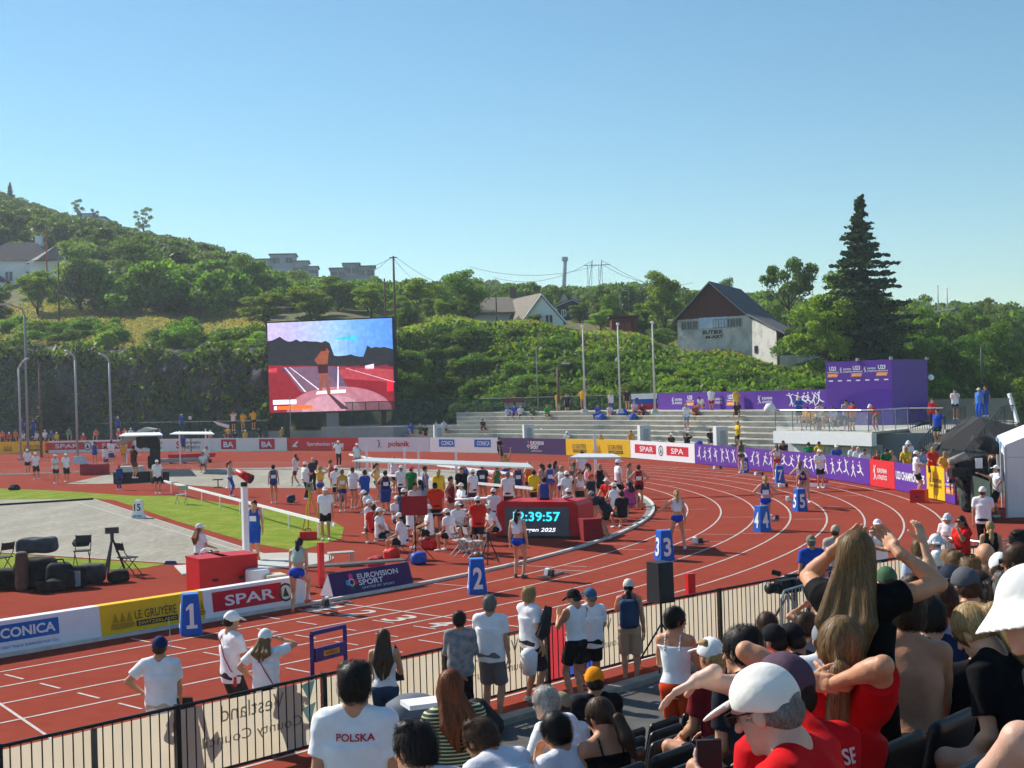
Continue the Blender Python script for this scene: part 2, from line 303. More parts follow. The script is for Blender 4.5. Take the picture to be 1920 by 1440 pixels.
def fab(c,near=0,**k): return M(c,rough=.85,noise=.06,ns=9,bump=.014 if near else .006,bs=7,spec=.15,**k)
NP=[0]
def person(label,at,face=0,h=1.75,legs='stand',L='down',R='down',lean=0,top='tee',tc='#eeeef2',bot='shorts',bc='#15151a',hat=None,hc_='#f4f4f4',hair='short',hcol='brown',
           skin='b',cell=.03,shoe='#e8e8e8',group=None,hy=0,hp=0,girth=1,bib=None,socks=None,tn=None,twist=0,lh=0,curl=.35,seat=None,roll=0,far=None,back=None,brim=1,topmat=None,extra=None,glasses=0,feet=1,strap=None,fem=0,head=None,zf=0.,sl=.7):
    """one figure: an Empty at its feet that parents the body and what is worn. face: 0 away from the camera, 90 to the right, 180 towards it"""
    NP[0]+=1; s=h/1.75; at=V3(at) if at is not None else V3(0,0,0); brg=math.degrees(math.atan2(at[0],at[1])) if head is None else math.degrees(math.atan((head[0]-960)/F)); rz=-math.radians(face+brg); near=cell<.02
    root=thing('person',at,label,'person',group,rz); Sc=lambda v: V3(v)*s
    ph,ft,kh=LEG[legs] if isinstance(legs,str) else legs
    if seat is not None: ph=seat/s+.1
    pel=Sc((0,0,ph)); lr=math.radians(lean); RT=rotz(math.radians(twist))@rotx(-lr)@roty(math.radians(roll)); T=lambda x,y,z: pel+RT@Sc((x,y,z))
    w1=.92 if fem else 1; g=girth
    sh=[T(sd*.172*w1,-.01,.487) for sd in (1,-1)]; neck=T(0,-.01,.53); hcn=T(0,.018,.672)+0; HR=RT@rotz(math.radians(-hy))@rotx(-math.radians(hp)-lr*-.5); H=lambda x,y,z: hcn+HR@Sc((x,y,z))
    if head is not None:
        tl=H(0,-.01,.135 if hat else .125); Yd=head[2] if head[2] else (EYE-zf-tl[2])*F/(head[1]-hz(head[0])); at=W(head[0],head[1],Yd)-rotz(rz)@V3(tl[0],tl[1],0)-V3(0,0,tl[2]); 
        if not head[2]: at[2]=zf
        root.location=Vector(at)
    hips=[pel+RT@Sc((sd*.085,0,-.03)) if lean<35 else pel+Sc((sd*.085,0,-.03)) for sd in (1,-1)]
    b=SD(cell*s)
    def torso(q,e,lo=True,hi=True):
        if lo: q.ell(T(0,-.01,.02),Sc((.158*g*(1.03 if fem else 1)+e,.108*g+e,.125+e)),RT,.05)
        q.ell(T(0,.0,.17),Sc((.132*g*(.93 if fem else 1)+e,.09*g+e,.16)),RT,.06); q.ell(T(0,.0,.34),Sc((.158*g*w1+e,.105*g+e,.17+e)),RT,.06)
        if hi: q.cap(T(-.125*w1,-.012,.46),T(.125*w1,-.012,.46),.06*s+e,.06*s+e,.05)
        if fem and hi: 
            for sd in (1,-1): q.ell(T(sd*.07,.075,.33),Sc((.062+e,.05+e,.06+e)),RT,.04)
    torso(b,0); b.cap(neck-RT@Sc((0,0,.06)),H(0,-.02,-.06),.066*s,.058*s,.03); [b.cap(T(sd*.03,-.02,.55),T(sd*.15,-.015,.48),.04*s,.045*s,.04) for sd in (1,-1)]
    b.ell(H(0,-.012,.025),Sc((.074,.094,.098)),HR,.02).ell(H(0,.022,-.045),Sc((.056,.066,.08)),HR,.03)
    if cell<.025: b.cap(H(0,.088,.01),H(0,.107,-.026),.009*s,.014*s,.012)
    for sd in (1,-1): b.ell(H(sd*.077,-.005,-.012),Sc((.011,.02,.031)),HR,.008)
    if near:
        for sd in (1,-1): b.ell(H(sd*.03,.098,.012),Sc((.015,.012,.011)),HR,op=-1)
        b.ell(H(0,.083,-.06),Sc((.024,.012,.006)),HR,.006); b.ell(H(0,.08,-.072),Sc((.02,.012,.007)),HR,.006); b.ell(H(0,.074,-.1),Sc((.022,.018,.018)),HR,.02); b.cap(H(-.045,.08,.03),H(.045,.08,.03),.009,None,.015)
    el=[];wr=[];hd=[]; mp=[]
    for i,(A,sd) in enumerate(((R,1),(L,-1))):
        off,hint,pn=(ARM[A] if isinstance(A,str) else A)[:3]; tgt=sh[i]+RT@Sc((off[0]*sd,off[1],off[2])); e,w_=ik(sh[i],tgt,.285*s,.255*s,RT@V3(hint[0]*sd,hint[1],hint[2])); el.append(e); wr.append(w_)
        b.cap(sh[i],e,.05*s*g**.5,.038*s,.03).cap(e,w_,.038*s,.026*s,.01)
        if near: b.cap(sh[i]*.35+e*.65,e*.5+sh[i]*.5,.042*s,.044*s,.02).cap(e*.8+w_*.2,e*.6+w_*.4,.041*s,.036*s,.02)
        d=unit(w_-e); 
        if len(ARM.get(A,()) if isinstance(A,str) else A)>3: d=unit(RT@V3((A[3][0]*sd,A[3][1],A[3][2])))
        if A in ('rail','lap','knee','brow','eye'): d=unit(d+RT@V3({'rail':(0,.3,-.3),'lap':(-sd*.4,.2,-.1),'knee':(0,.4,-.5),'brow':(-sd*1.6,.3,0),'eye':(-sd*1.2,.2,.3)}[A]))
        pn=RT@V3(pn[0]*sd,pn[1],pn[2]); F_,x,n=hand_pts(w_,d,pn,sd,curl,s); hd.append((d,x,n)); fr=np.stack([x,n,d],1)
        if near:
            hs=SD(max(.0042,cell*.45)); hs.cap(w_-d*.05*s,w_+d*.01*s,.026*s,.024*s,.02); hs.box(w_+d*.05*s,(.037*s,.013*s,.045*s),fr,.012,.02)
            for pts,r in F_:
                for a,c in zip(pts[:-1],pts[1:]): hs.cap(a,c,r,r*.93,.004)
            mp.append(hs.mesh())
        else:
            b.box(w_+d*.05*s,(.037*s,.014*s,.045*s),fr,.01,.015); q=MB()
            for pts,r in F_:
                for a,c,r2 in zip(pts[1:-1],pts[2:],(1,.9,.8)): q.cyl(a,c,r*r2*1.25,r*r2*1.05,4)
            if cell<.027: mp.append((np.array(q.v),q.f))
    kn=[];an=[]
    for i,sd in enumerate((1,-1)):
        f=ft[i] if len(ft)>i else ft[0]; a=Sc((f[0],f[1],(f[2] if len(f)>2 else 0)+.085)); k,a=ik(hips[i],a,.435*s,.425*s,(sd*kh,1,.25 if ph<.7 else 0)); kn.append(k); an.append(a)
        b.cap(hips[i]-V3(0,0,.01),k,.082*s*g**.7,.053*s,.05).cap(k,k*.6+a*.4,.05*s,.051*s,.015).cap(k*.6+a*.4,a,.05*s,.034*s,.02)
        fd=unit(V3(kn[i][0]-hips[i][0],max(.5,kn[i][1]-hips[i][1]),0)) if ph<.7 else unit(V3(sd*.25,1,0)); an[i]=a; b.cap(a-V3(0,0,.04)*s,a+fd*.14*s-V3(0,0,.055)*s,.032*s,.024*s,.02); kn[i]=(k,fd)
    v,f=b.mesh(); f=[tuple(q) for q in f]; v=list(map(tuple,v))
    for hv,hf in mp: n0=len(v); v+=list(map(tuple,hv)); f+=[tuple(int(i)+n0 for i in q) for q in hf]
    O=lambda nm,q,m,sm=True,no=0,nf=20: mesh(nm,*q.mesh(no,nf),m,root,sm,True) if isinstance(q,SD) else mesh(nm,q[0],q[1],m,root,sm,True)
    body=O('body',(np.array(v),f),M(SK[skin],rough=.5,noise=.13,ns=9,bump=.002,bs=50,spec=.35,sss=.08 if near else 0))
    # clothing
    e=.016+cell*.18; T_=None
    if top!='none':
        q=SD(cell*s); torso(q,e,lo=top not in('crop',),hi=True); [q.cap(T(sd*.05,-.02,.535),T(sd*.15,-.015,.482),.038*s+e*.6,.045*s+e,.04) for sd in (1,-1)]
        if top in('tee','jacket','shirt','polo'):
            q.flat(T(0,-.002,.36),T(0,-.004,-.11),(.112+e*.8)*s,(.121+e*.8)*s,.04,q=(1.42*g,.98*g),R=RT)
            for i in (0,1):
                q.cap(sh[i],sh[i]*.8+el[i]*.2,.066*s*g**.5,.066*s*g**.5,.02)
                if top=='jacket': q.cap(sh[i],el[i],.066*s,.054*s,.03).cap(el[i],wr[i],.054*s,.042*s,.01)
                else: q.flat(sh[i]-(el[i]-sh[i])*.05,sh[i]+(el[i]-sh[i])*sl,.066*s*g**.5,.07*s*g**.5,.03)
        if top in('tank','crop'):
            for sd in (1,-1): q.ell(T(sd*.2*w1,.0,.47),Sc((.075,.13,.14)),RT,op=-1)
            q.ell(T(0,.06,.545),Sc((.085,.1,.12)),RT,op=-1)
            if top=='crop': q.box(T(0,0,.05),Sc((.4,.4,.17)),RT,0,0,-1)
        if top=='strap':
            q.box(T(0,0,.62),Sc((.3,.3,.19)),RT,0,0,-1)
        q.box(T(0,0,-.30 if top!='tank' else -.26),Sc((.5,.5,.2)),RT,0,0,-1); q.ell(neck+RT@Sc((0,.02,.045)),Sc((.072,.08,.05)),RT,op=-1)
        T_=O('shirt' if top in('tee','polo','shirt') else {'jacket':'jacket'}.get(top,'top'),q,topmat or fab(tc,near),True,(.0055 if top!='strap' else .001) if near else 0,24)
        if top=='strap':
            for sd in (1,-1): 
                m=MB(); P=[]
                for z in np.linspace(.40,.54,6):
                    P.append(T(sd*.085,.098-.0*z-(z-.40)*.45,z))
                for z in np.linspace(.54,.38,6): P.append(T(sd*.08,-.07-(.54-z)*.28,z))
                m.tube(P,.007,6).build('shoulder_strap',fab(tc),T_,True,True)
    if bot!='none':
        q=SD(cell*s); kb=.95 if bot in('brief','tight','long') else 1; q.ell(T(0,-.01,.01),Sc(((.166*g+e)*kb,(.118*g+e)*kb,.11+e)),RT if lean<35 else None,.05)
        fr=dict(shorts=.66,tight=.3,brief=.12,pants=1,long=1.0,skirt=.6,knee=.95)[bot]
        for i in (0,1):
            k=kn[i][0]; r0,r1=(.094,.1) if bot in('shorts','knee') else (.09,.068); r0*=g**.7
            if bot=='pants': q.cap(hips[i],k,.094*s,.07*s,.03).flat(k,k+(an[i]-k)*.96,.068*s,.058*s,.02)
            elif bot=='long': q.cap(hips[i],k,.088*s,.06*s,.03).cap(k,k+(an[i]-k)*.9,.06*s,.042*s,.02)
            elif bot=='skirt': q.flat(hips[i]+V3(0,0,.05),hips[i]*.4+k*.6,.11*s,.14*s,.05)
            else: q.flat(hips[i]+(hips[i]-k)*.1,hips[i]+(k-hips[i])*fr,r0*s,(r1 if bot!='tight' else .083)*s,.02)
        q.box(T(0,0,.27),Sc((.5,.5,.15)),RT,0,0,-1)
        O({'pants':'trousers','long':'leggings','skirt':'skirt'}.get(bot,'shorts'),q,fab(bc,near),True,.004 if near else 0,18)
    if feet:
        for i in (0,1):
            q=SD(min(cell,.022)*s); a=an[i]; fd=kn[i][1]; q.cap(a-fd*.03*s-V3(0,0,.035)*s,a+fd*.155*s-V3(0,0,.052)*s,.042*s,.033*s,.02); q.cap(a,a-V3(0,0,.03),.036*s,.04*s,.02)
            q.box(V3(a[0],a[1],a[2]-.185*s),(3,3,.1*s),None,0,0,-1); so=O('shoe',q,fab(shoe))
            if socks: k=SD(max(.012,cell*.7)*s); k.flat(a-V3(0,0,.02),a+(kn[i][0]-a)*socks[0],.04*s,.052*s if socks[0]>.3 else .042*s); O('sock',k,fab(socks[1]))
    # hair and headwear
    hm=M(HC[hcol],rough=.42 if hcol!='black' else .5,noise=.4,ns=9,bump=.004,bs=14,stretch=(22,22,1.2),spec=.15)
    if hair!='bald':
        q=SD(min(cell,.022)*s); hb=0 if hat else 0; q.ell(H(0,-.02,.03),Sc((.088,.104,.106) if hair!='crew' and not hat else (.08,.098,.1)),HR,.01)
        if hair in('short','crew'): q.ell(H(0,-.06,-.02),Sc((.078,.055,.06) if hair=='short' else (.072,.048,.055)),HR,.02)
        if hair=='messy': 
            for i in range(14): a=i*2.4; q.ell(H(.055*math.cos(a),-.01+.06*math.sin(a),.085+.02*math.sin(i*5.)),Sc((.03,.03,.027)),HR,.012)
            q.ell(H(0,-.06,-.02),Sc((.08,.055,.07)),HR,.02)
        if hair in('long','mid'):
            dn=lh or (.36 if hair=='long' else .2); bk=RT@V3(0,-1,0)
            q.ell(H(0,-.05,-.03),Sc((.085,.062,.1)),HR,.02)
            for x,dz in ((-.056,.05),(-.022,.0),(.022,.02),(.056,.06)): q.cap(H(x,-.06,-.02),T(x*1.9,-.115-.03*g,.60-dn*.5),.036*s,.036*s,.02).cap(T(x*1.9,-.115-.03*g,.60-dn*.5),T(x*1.15,-.125-.03*g,.58-dn+dz),.036*s,.012*s,.02)
        if hair in('pony','tail'):
            dn=lh or .26; q.ell(H(0,-.06,.0),Sc((.074,.055,.065)),HR,.02); z=.045 if hair=='pony' else -.05
            q.cap(H(0,-.1,z),H(0,-.145,z-.02),.024*s,.036*s,.02).cap(H(0,-.145,z-.02),H(0,-.15,z-.03-dn*.5),.038*s,.05*s,.02).cap(H(0,-.15,z-.03-dn*.5),H(0.02,-.14,z-.03-dn),.05*s,.012*s,.02)
        if hair=='bun': q.ell(H(0,-.075,.09),Sc((.045,.045,.042)),HR,.02); q.ell(H(0,-.06,.0),Sc((.074,.055,.07)),HR,.02)
        q.ell(H(0,.115,-.045),Sc((.088,.115,.10)),HR,op=-1)
        if hair in('short','crew','messy','bun','pony'): q.box(H(0,0,-.16),Sc((.3,.115,.09)),HR,0,0,-1)
        for sd in (1,-1): 
            if hair!='long' and hair!='mid': q.ell(H(sd*.09,.02,-.02),Sc((.028,.04,.045)),HR,op=-1)
        hv,hf=q.mesh(.0012 if near else 0,105); ho=mesh('hair',hv,hf,hm,root,True,True)
        if cell<.0125:
            big=hair in('long','mid','tail','pony'); hv=hv[((hv-hcn)@HR)[:,2]<.0*s-.04*((hv-hcn)@HR)[:,1]*-1] if hat else hv; v_,f_=strands(q,hv,H(0,-.05,.13),5200 if big and cell<.0085 else 3600,.13 if big else .04,.0032 if cell<.0085 else .0045,np.random.RandomState(NP[0]),.13 if big else .7 if hair=='messy' else .45,.004 if big or hat else .02); mesh('hair_strands',v_,f_,hairmat(HC[hcol]),ho,True,True)
    if hat:
        q=SD(min(cell,.02)*s)
        bk=-1 if hat=='back' else 1
        if hat in('cap','back','visor'):
            if hat=='visor': q.flat(H(0,-.012,.03),H(0,-.012,.07),.1*s,.098*s,q=(.9,1.08),R=HR)
            else: q.ell(H(0,-.012,.032),Sc((.091,.109,.108)),HR,.01); q.box(H(0,.0,-.1),Sc((.3,.3,.105)),HR@rotx(.3),0,0,-1)
            if hat=='cap' and near: q.ell(H(0,-.125,.0),Sc((.042,.05,.022)),HR,op=-1)
            bm=SD(min(cell,.014)*s); bm.ell(H(0,bk*.125,.048),Sc((.078,.078,.011)),HR@rotx(-.22*bk),.0); bm.box(H(0,bk*.02,.05),Sc((.2,.07,.05)),HR,0,0,-1)
            c=O('cap' if hat!='visor' else 'visor',q,fab(hc_,near),True,.002 if near else 0,50); O('brim',bm,fab(hc_)).parent=c
        if hat=='bucket':
            q.ell(H(0,-.012,.03),Sc((.094,.11,.112)),HR,.0); q.box(H(0,0,-.065),Sc((.3,.3,.105)),HR,0,0,-1)
            q.flat(H(0,-.012,-.03),H(0,-.012,.05),.172*s*brim,.098*s,.01,q=(.95,1.08),R=HR); q.flat(H(0,-.012,-.05),H(0,-.012,.035),.172*s*brim,.09*s,0,-1,(.95,1.08),HR)
            O('hat',q,fab(hc_,near),True,.002 if near else 0,40)
        if hat=='helmet': q.ell(H(0,-.012,.03),Sc((.1,.12,.11)),HR,.0); O('hat',q,fab(hc_))
    if glasses:
        m=MB(); m.box(H(.034,.104,.012),Sc((.056,.012,.036)),R=HR); m.box(H(-.034,.104,.012),Sc((.056,.012,.036)),R=HR); m.bar(H(-.066,.1,.02),H(.066,.1,.02),.006)
        for sd in (1,-1): m.bar(H(sd*.07,.1,.02),H(sd*.082,-.01,.012),.005)
        m.build('glasses',M((.01,.01,.012),rough=.15,spec=.6),root,local=True)
    if near:
        for sd in (1,-1):
            if not glasses: MB().lathe(H(sd*.03,.088,.012),[(0,-.009),(.008,-.006),(.0105,0),(.008,.006),(0,.009)],8,HR).build('eye',M((.05,.04,.035),rough=.2),root,True,True)
    if bib:
        P=[T(x,y,z) for z in (.22,.38) for x,y in ((-.1,0),(.1,0))]; sgn=-1 if bib=='b' else 1; y=sgn*(.118*g+e+.006)
        m=MB().box(T(0,y,.28),Sc((.2,.008,.15)),R=RT); m.build('race_number',M('#f2f2f4'),T_ or root,local=True)
    if strap:                                       # lanyard from the neck down the chest
        m=MB(); [m.tube([T(sd*.06,-.06,.545),T(sd*.085,.03,.54),T(sd*.06,.125,.42),T(0,.14,.2)],.008,5) for sd in (1,-1)]; m.box(T(0,.145,.16),Sc((.07,.008,.1)),R=RT); m.build('lanyard',fab(strap),root,local=True)
    I=dict(root=root,T=T,H=H,HR=HR,RT=RT,sh=sh,el=el,wr=wr,hd=hd,kn=[k[0] for k in kn],an=an,top=T_,s=s,pel=pel,rz=rz,Wd=lambda q: at+rotz(rz)@V3(q))
    if back: # lettering over the back of the shirt
        for txt,u,z,wd,ht,col,dep in back:
            q,f=textmesh(txt,.02); q=q*[wd,ht]; P=[T(-(u+a) if dep>0 else (u+a),0,z+b_) for a,b_ in q]; fs=SD(cell*s)
            torso(fs,e+.004); fs.flat(T(0,-.002,.36),T(0,-.004,-.11),(.112+e*.8)*s,(.121+e*.8)*s,.04,q=(1.42*g,.98*g),R=RT)
            D_=RT@V3(0,1 if dep>0 else -1,0); P=np.array(P); lo=np.zeros(len(P)); hi=np.full(len(P),.4)
            for _ in range(14): md=(lo+hi)/2; ins=fs.field(P+md[:,None]*D_)<0; lo=np.where(ins,md,lo); hi=np.where(ins,hi,md)
            mesh('lettering',P+(lo+.009)[:,None]*D_,f,M(col),T_,local=True)
    return I
def pat(px,py,z=0): return G(px,py,z)
# ---------------------------------------------------------------- ground (columns of the view, each with a profile of depth and height)
PX=[-1500,-500,-100,0,250,500,700,740,850,1000,1200,1300,1450,1550,1750,1920,2100,3200]
def zz(px,py,Y): return EYE+(hz(px)-py)/F*Y
# each column: (depth base, z base), (depth top, py top), (depth shelf, py), (depth ridge, py)
PR=[(150,0,153,640,190,560,330,300),(150,0,153,640,190,560,330,320),(150,0,153,640,188,570,330,390),(150,0,153,642,186,578,330,405),(140,0,143,655,168,600,330,450),(130,0,134,650,158,604,340,515),(122,.2,128,640,156,602,350,545),
    (119,.8,127,632,156,600,350,556),(118,1.6,132,622,160,596,400,566),(112,2.6,130,626,160,600,400,568),(105,2.7,124,646,150,630,400,572),(101,2.7,119,668,140,655,400,578),(98,2.7,112,698,140,684,330,612),(98,2.6,109,712,140,695,300,622),
    (104,2.2,112,722,140,700,300,622),(112,1.8,130,724,160,695,300,618),(112,1.8,130,720,160,690,300,618),(112,1.8,130,720,160,690,300,600)]
def prof(px,Y):
    i=int(np.clip(np.searchsorted(PX,px)-1,0,len(PX)-2)); t=(px-PX[i])/(PX[i+1]-PX[i]); t=min(max(t,0),1)
    A=[]
    for j in (i,i+1):
        yb,zb,yt,pt,ys,ps,yr,pr_=PR[j]; q=PX[j]; q=min(max(q,-100),2100); A.append((yb,zb,yt,zz(q,pt,yt),ys,zz(q,ps,ys),yr,zz(q,pr_,yr)))
    a=[x*(1-t)+y*t for x,y in zip(*A)]; Ys=[0,a[0]-14,a[0]-.5,a[0],a[2],a[4],a[6],a[6]*1.5,3000]; Zs=[-.03,-.03,-.03+a[1]*.0,a[1],a[3],a[5],a[7],a[7]*.8,0]
    return float(np.interp(Y,Ys,Zs)),a
def gz(px,Y):
    z,a=prof(px,Y); 
    if Y>a[0]+2: k=min(1,(Y-a[0]-2)/20); z+=k*(.35*math.sin(Y*.11+px*.013)+.3*math.sin(px*.037+1.3+Y*.05))
    return z
def wx(px,Y): return ray(px,hz(px))[0]/ray(px,hz(px))[1]*Y
def pxof(X,Y): return 960+F*X/Y
def on(px,Y,dz=0): return V3(wx(px,Y),Y,gz(px,Y)+dz)
xs=list(range(-1500,-100,100))+list(range(-100,2101,12))+list(range(2200,3300,100)); ys=[-60,-20,0.5,20,40,60,80,90]+list(np.arange(94,170,1.5))+list(np.arange(171,420,9))+[450,520,650,900,1500,2900]
v=[];f=[]
for Y in ys:
    for px in xs: v.append((wx(px,Y) if Y>0 else (px-960)*.12,Y,gz(px,max(Y,.5))) if Y>15 else ((px-960)*.05 ,Y,-.03))
n=len(xs)
f=np.array([(j*n+i,j*n+i+1,(j+1)*n+i+1,(j+1)*n+i) for j in range(len(ys)-1) for i in range(n-1)])
tag(mesh('ground',v,f,M((.10,.115,.03),rough=.95,noise=.35,ns=.9,c2=(.20,.155,.06),f2=(.46,.62),bump=.15,bs=1.5),None,True),kind='structure')
# ---------------------------------------------------------------- track
def arcpts(r,a0=None,a1=None,s0=-90,s1=-60,n=96):        # near straight -> bend -> far straight
    P=[TR(s0,r)]
    for i in range(n+1):
        a=math.pi*i/n; P.append(C0+(NN*math.cos(a)+DD*math.sin(a))*(RK+r))
    P.append(C0-NN*(RK+r)+DD*s1); return P
def ribbon(r0,r1,z,n=96,s0=-90,s1=-60):
    A,B=arcpts(r0,s0=s0,s1=s1,n=n),arcpts(r1,s0=s0,s1=s1,n=n); m=MB(); m.v=[tuple(p+V3(0,0,z)) for p in A+B]; k=len(A); m.f=[(i,i+k,i+k+1,i+1) for i in range(k-1)]; return m
red=M((.315,.060,.037),rough=1,noise=.07,ns=.5,c2=(.275,.050,.033),f2=(.3,.75),bump=.003,bs=120,spec=0.02)
def hull(pts,z): m=MB(); m.quad(*[(p[0],p[1],z) for p in pts]); return m
P=[TR(-75,10.6),TR(-75,-20),TR(-75,-60),C0-DD*70-NN*(RK+40),C0-DD*70-NN*(RK+70),C0-NN*(RK+70)]+[C0+(NN*math.cos(a)+DD*math.sin(a))*(RK+r) for a,r in ((2.8,60),(2.5,42),(2.25,30),(1.9,22),(1.6,17),(1.35,13.5),(1.1,11.4),(.8,15),(.8001,10.9),(.5,20),(.22,20))]+[TR(9,13),TR(0,10.6)]
track=MB(); c=C0+DD*-8; track.v=[(c[0],c[1],0)]+[(p[0],p[1],0) for p in P]; track.f=[(0,(i+1)%len(P)+1,i+1) for i in range(len(P))]
struct('track',track,red)
wl=M((.62,.60,.56),rough=.7,noise=.12,ns=4)
wl=M((.55,.50,.46),rough=.7,noise=.15,ns=4)
m=MB()
for k in range(1,9): q=ribbon(1.22*k-.03,1.22*k+.03,.006); m.add(q.v,q.f)
m2=MB()
def tl(t0,r0,t1,r1,wd=.05,z=.008):                      # straight mark in track coordinates (bend: t is arc length beyond the straight)
    P=[bend(t0,r0),bend(t1,r1)]; d=unit(P[1]-P[0]); nn=V3(-d[1],d[0],0)*wd/2; m2.quad(*[q+V3(0,0,z) for q in (P[0]-nn,P[1]-nn,P[1]+nn,P[0]+nn)])
def bend(t,r,z=0):
    if t<0: return TR(t,r,z)
    a=t/RK; return C0+(NN*math.cos(a)+DD*math.sin(a))*(RK+r)+V3(0,0,z)
struct('lane_lines',m,wl)
tl(0,0,0,9.76,.06)                                      # finish line
for k in range(8):
    s=k*7.04*.93+(.0 if k else 0); r=1.22*k
    if k: tl(s*.985,r+.03,s,r+1.19)
    for o in (-1.1,-2.1,-3.1,-5.2,-8.4): tl(o-.0,r+.3,o,r+.95,.05)
    for o in (3.3,6.9,12,19,27): tl(o+s*.6,r+.1,o+s*.6+.03,r+.75 if k%2 else r+1.19,.045)
for i,(t0,t1) in enumerate(((-9,-12.5),(-15.5,-19))): tl(t0,1.2,t0-1.9,9.7,.05)
tl(-8.5,9.7,-18,1.2,.05)
for k in range(8):
    q,ff=textmesh(str(k+1),.01); U=-NN; 
    P=[bend(-.62+a[1]*.75,1.22*k+.61+a[0]*.5,.008) for a in q]; m2.add(P,ff)
struct('track_markings',m2,wl)
# kerb of the inner edge: raised white aluminium rail over a grey drain
def band(r0,r1,z0,z1,s0,s1,a0,a1,n=60):
    pts=lambda r:[TR(s0,r)]*(a0<=0)+[C0+(NN*math.cos(a)+DD*math.sin(a))*(RK+r) for a in np.linspace(a0,a1,n)]
    m=MB(); A,B=pts(r0),pts(r1); 
    for i in range(len(A)-1):
        for P in ((A[i]+V3(0,0,z1),B[i]+V3(0,0,z1),B[i+1]+V3(0,0,z1),A[i+1]+V3(0,0,z1)),(B[i]+V3(0,0,z0),B[i+1]+V3(0,0,z0),B[i+1]+V3(0,0,z1),B[i]+V3(0,0,z1)),(A[i]+V3(0,0,z1),A[i+1]+V3(0,0,z1),A[i+1]+V3(0,0,z0),A[i]+V3(0,0,z0))): m.quad(*P)
    return m
struct('kerb',band(-.1,.0,.004,.07,-60,0,0,2.6),M('#d9d4cc',noise=.15,ns=3))
struct('drain',band(-.32,-.12,.0,.018,-60,0,0,2.6),M('#8b8880',noise=.2,ns=6))
# infield: gravel sector and turf
gv=M((.31,.285,.225),rough=.95,noise=.14,ns=.8,c2=(.38,.35,.285),f2=(.4,.65),bump=.03,bs=6,stretch=(1,.35,1))
gr=M((.19,.27,.025),rough=1,noise=.2,ns=1.2,c2=(.29,.33,.05),f2=(.4,.65),bump=.03,bs=30,spec=.05)
def sheet(name,pix,z,mat,thick=None): return struct(name,hull([G(*p) for p in pix],z),mat)
sheet('gravel_sector',[(-200,935),(0,937),(176,935),(330,985),(470,1030),(560,1063),(470,1062),(330,1056),(0,1036),(-200,1030)],.004,gv)
sheet('gravel_strip',[(120,908),(210,888),(330,880),(560,876),(900,882),(880,917),(640,915),(430,915),(300,906)],.004,gv)
sheet('turf',[(-200,918),(0,916),(120,921),(250,930),(330,930),(620,975),(645,990),(640,1010),(560,1034),(470,1018),(330,977),(215,938),(176,935),(0,937),(-200,936)],.008,gr)
sheet('turf_edge',[(-200,1034),(0,1038),(150,1048),(310,1058),(270,1066),(150,1070),(0,1072),(-200,1074)],.008,gr)
m=MB()
def pl(p,q,wd=.07,z=.014):
    a,b=G(*p),G(*q); d=unit(b-a); nn=V3(-d[1],d[0],0)*wd/2; m.quad(*[x+V3(0,0,z) for x in (a-nn,b-nn,b+nn,a+nn)])
for a in (((140,941),(466,1039)),((176,936),(470,1032)),((0,1036),(330,1057)),((0,845+22),(560,868)),((470,1030),(560,1064))): pl(*a)
struct('sector_lines',m,wl)
m=MB(); a,b=G(0,948),G(175,937); m.bar(a+V3(0,0,.03),b+V3(0,0,.03),.1,.12); a0=G(-160,960); m.bar(a0+V3(0,0,.03),a+V3(0,0,.03),.1,.12)
one('landing_kerb',m,M('#2d2924'),'dark timber edge between the far turf and the gravel','kerb')
# throwing circle of pale concrete
m=MB(); c=G(500,1052); m.lathe(c,[(1.9,0.0),(1.9,.016),(0,.016)],40); struct('throwing_circle',m,M('#b9b4ab',noise=.08,ns=5),False)
m=MB(); c=G(452,1062); m.box(c+V3(0,0,.02),(3.4,2.0,.035),.35); struct('concrete_pad',m,M('#c5c2ba',noise=.08,ns=5))
# walkway beside the home straight and stand tiers
asp=M((.10,.095,.09),rough=.9,noise=.25,ns=2,bump=.006,bs=40)
m=hull([TR(-70,10.4),TR(9,11.2),TR(9,14.2),TR(-70,14.2)],.03); struct('walkway',m,asp)
m=MB(); a,b=TR(-70,10.32),TR(9,11.0); m.bar(a+V3(0,0,.03),b+V3(0,0,.03),.24,.14); struct('walkway_kerb',m,M('#a89f92',noise=.2,ns=3))
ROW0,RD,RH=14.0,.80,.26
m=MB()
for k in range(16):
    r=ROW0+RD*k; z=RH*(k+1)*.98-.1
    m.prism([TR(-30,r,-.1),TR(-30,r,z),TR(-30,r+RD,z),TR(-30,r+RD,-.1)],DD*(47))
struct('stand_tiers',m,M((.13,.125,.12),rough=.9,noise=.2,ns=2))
def tierz(r): k=max(0,int((r-ROW0)//RD)); return RH*(k+1)*.98-.1
# ---------------------------------------------------------------- trees: leaf faces in clumps on limbs
def leafmesh(P,size,rs,fold=.25,droop=0,nrm=None):
    n=len(P); a=rs.normal(size=(n,3)); a[:,2]-=droop; a/=np.linalg.norm(a,axis=1)[:,None]
    b=rs.normal(size=(n,3)); 
    if nrm is not None: b=b*.7+np.cross(nrm,a)
    b-=a*(a*b).sum(1)[:,None]; b/=np.linalg.norm(b,axis=1)[:,None]; s=(size*(.6+.8*rs.rand(n)))[:,None]
    v=np.stack([P-a*s*.5-b*s*.28,P+a*s*.0-b*s*.42,P+a*s*.62,P+b*s*.42],1).reshape(-1,3); return v,np.arange(4*n).reshape(-1,4)
def clumps(rs,n,rx,rz,z0,cr_,lop=0):
    out=[]
    for i in range(n):
        u=rs.normal(size=3); u/=np.linalg.norm(u); r=rs.rand()**.4; p=V3(u[0]*rx*r,u[1]*rx*r,z0+u[2]*rz*r); 
        if lop: p[0]+=lop*rs.normal()*rx
        out.append((p,cr_*(.55+.8*rs.rand())))
    return out
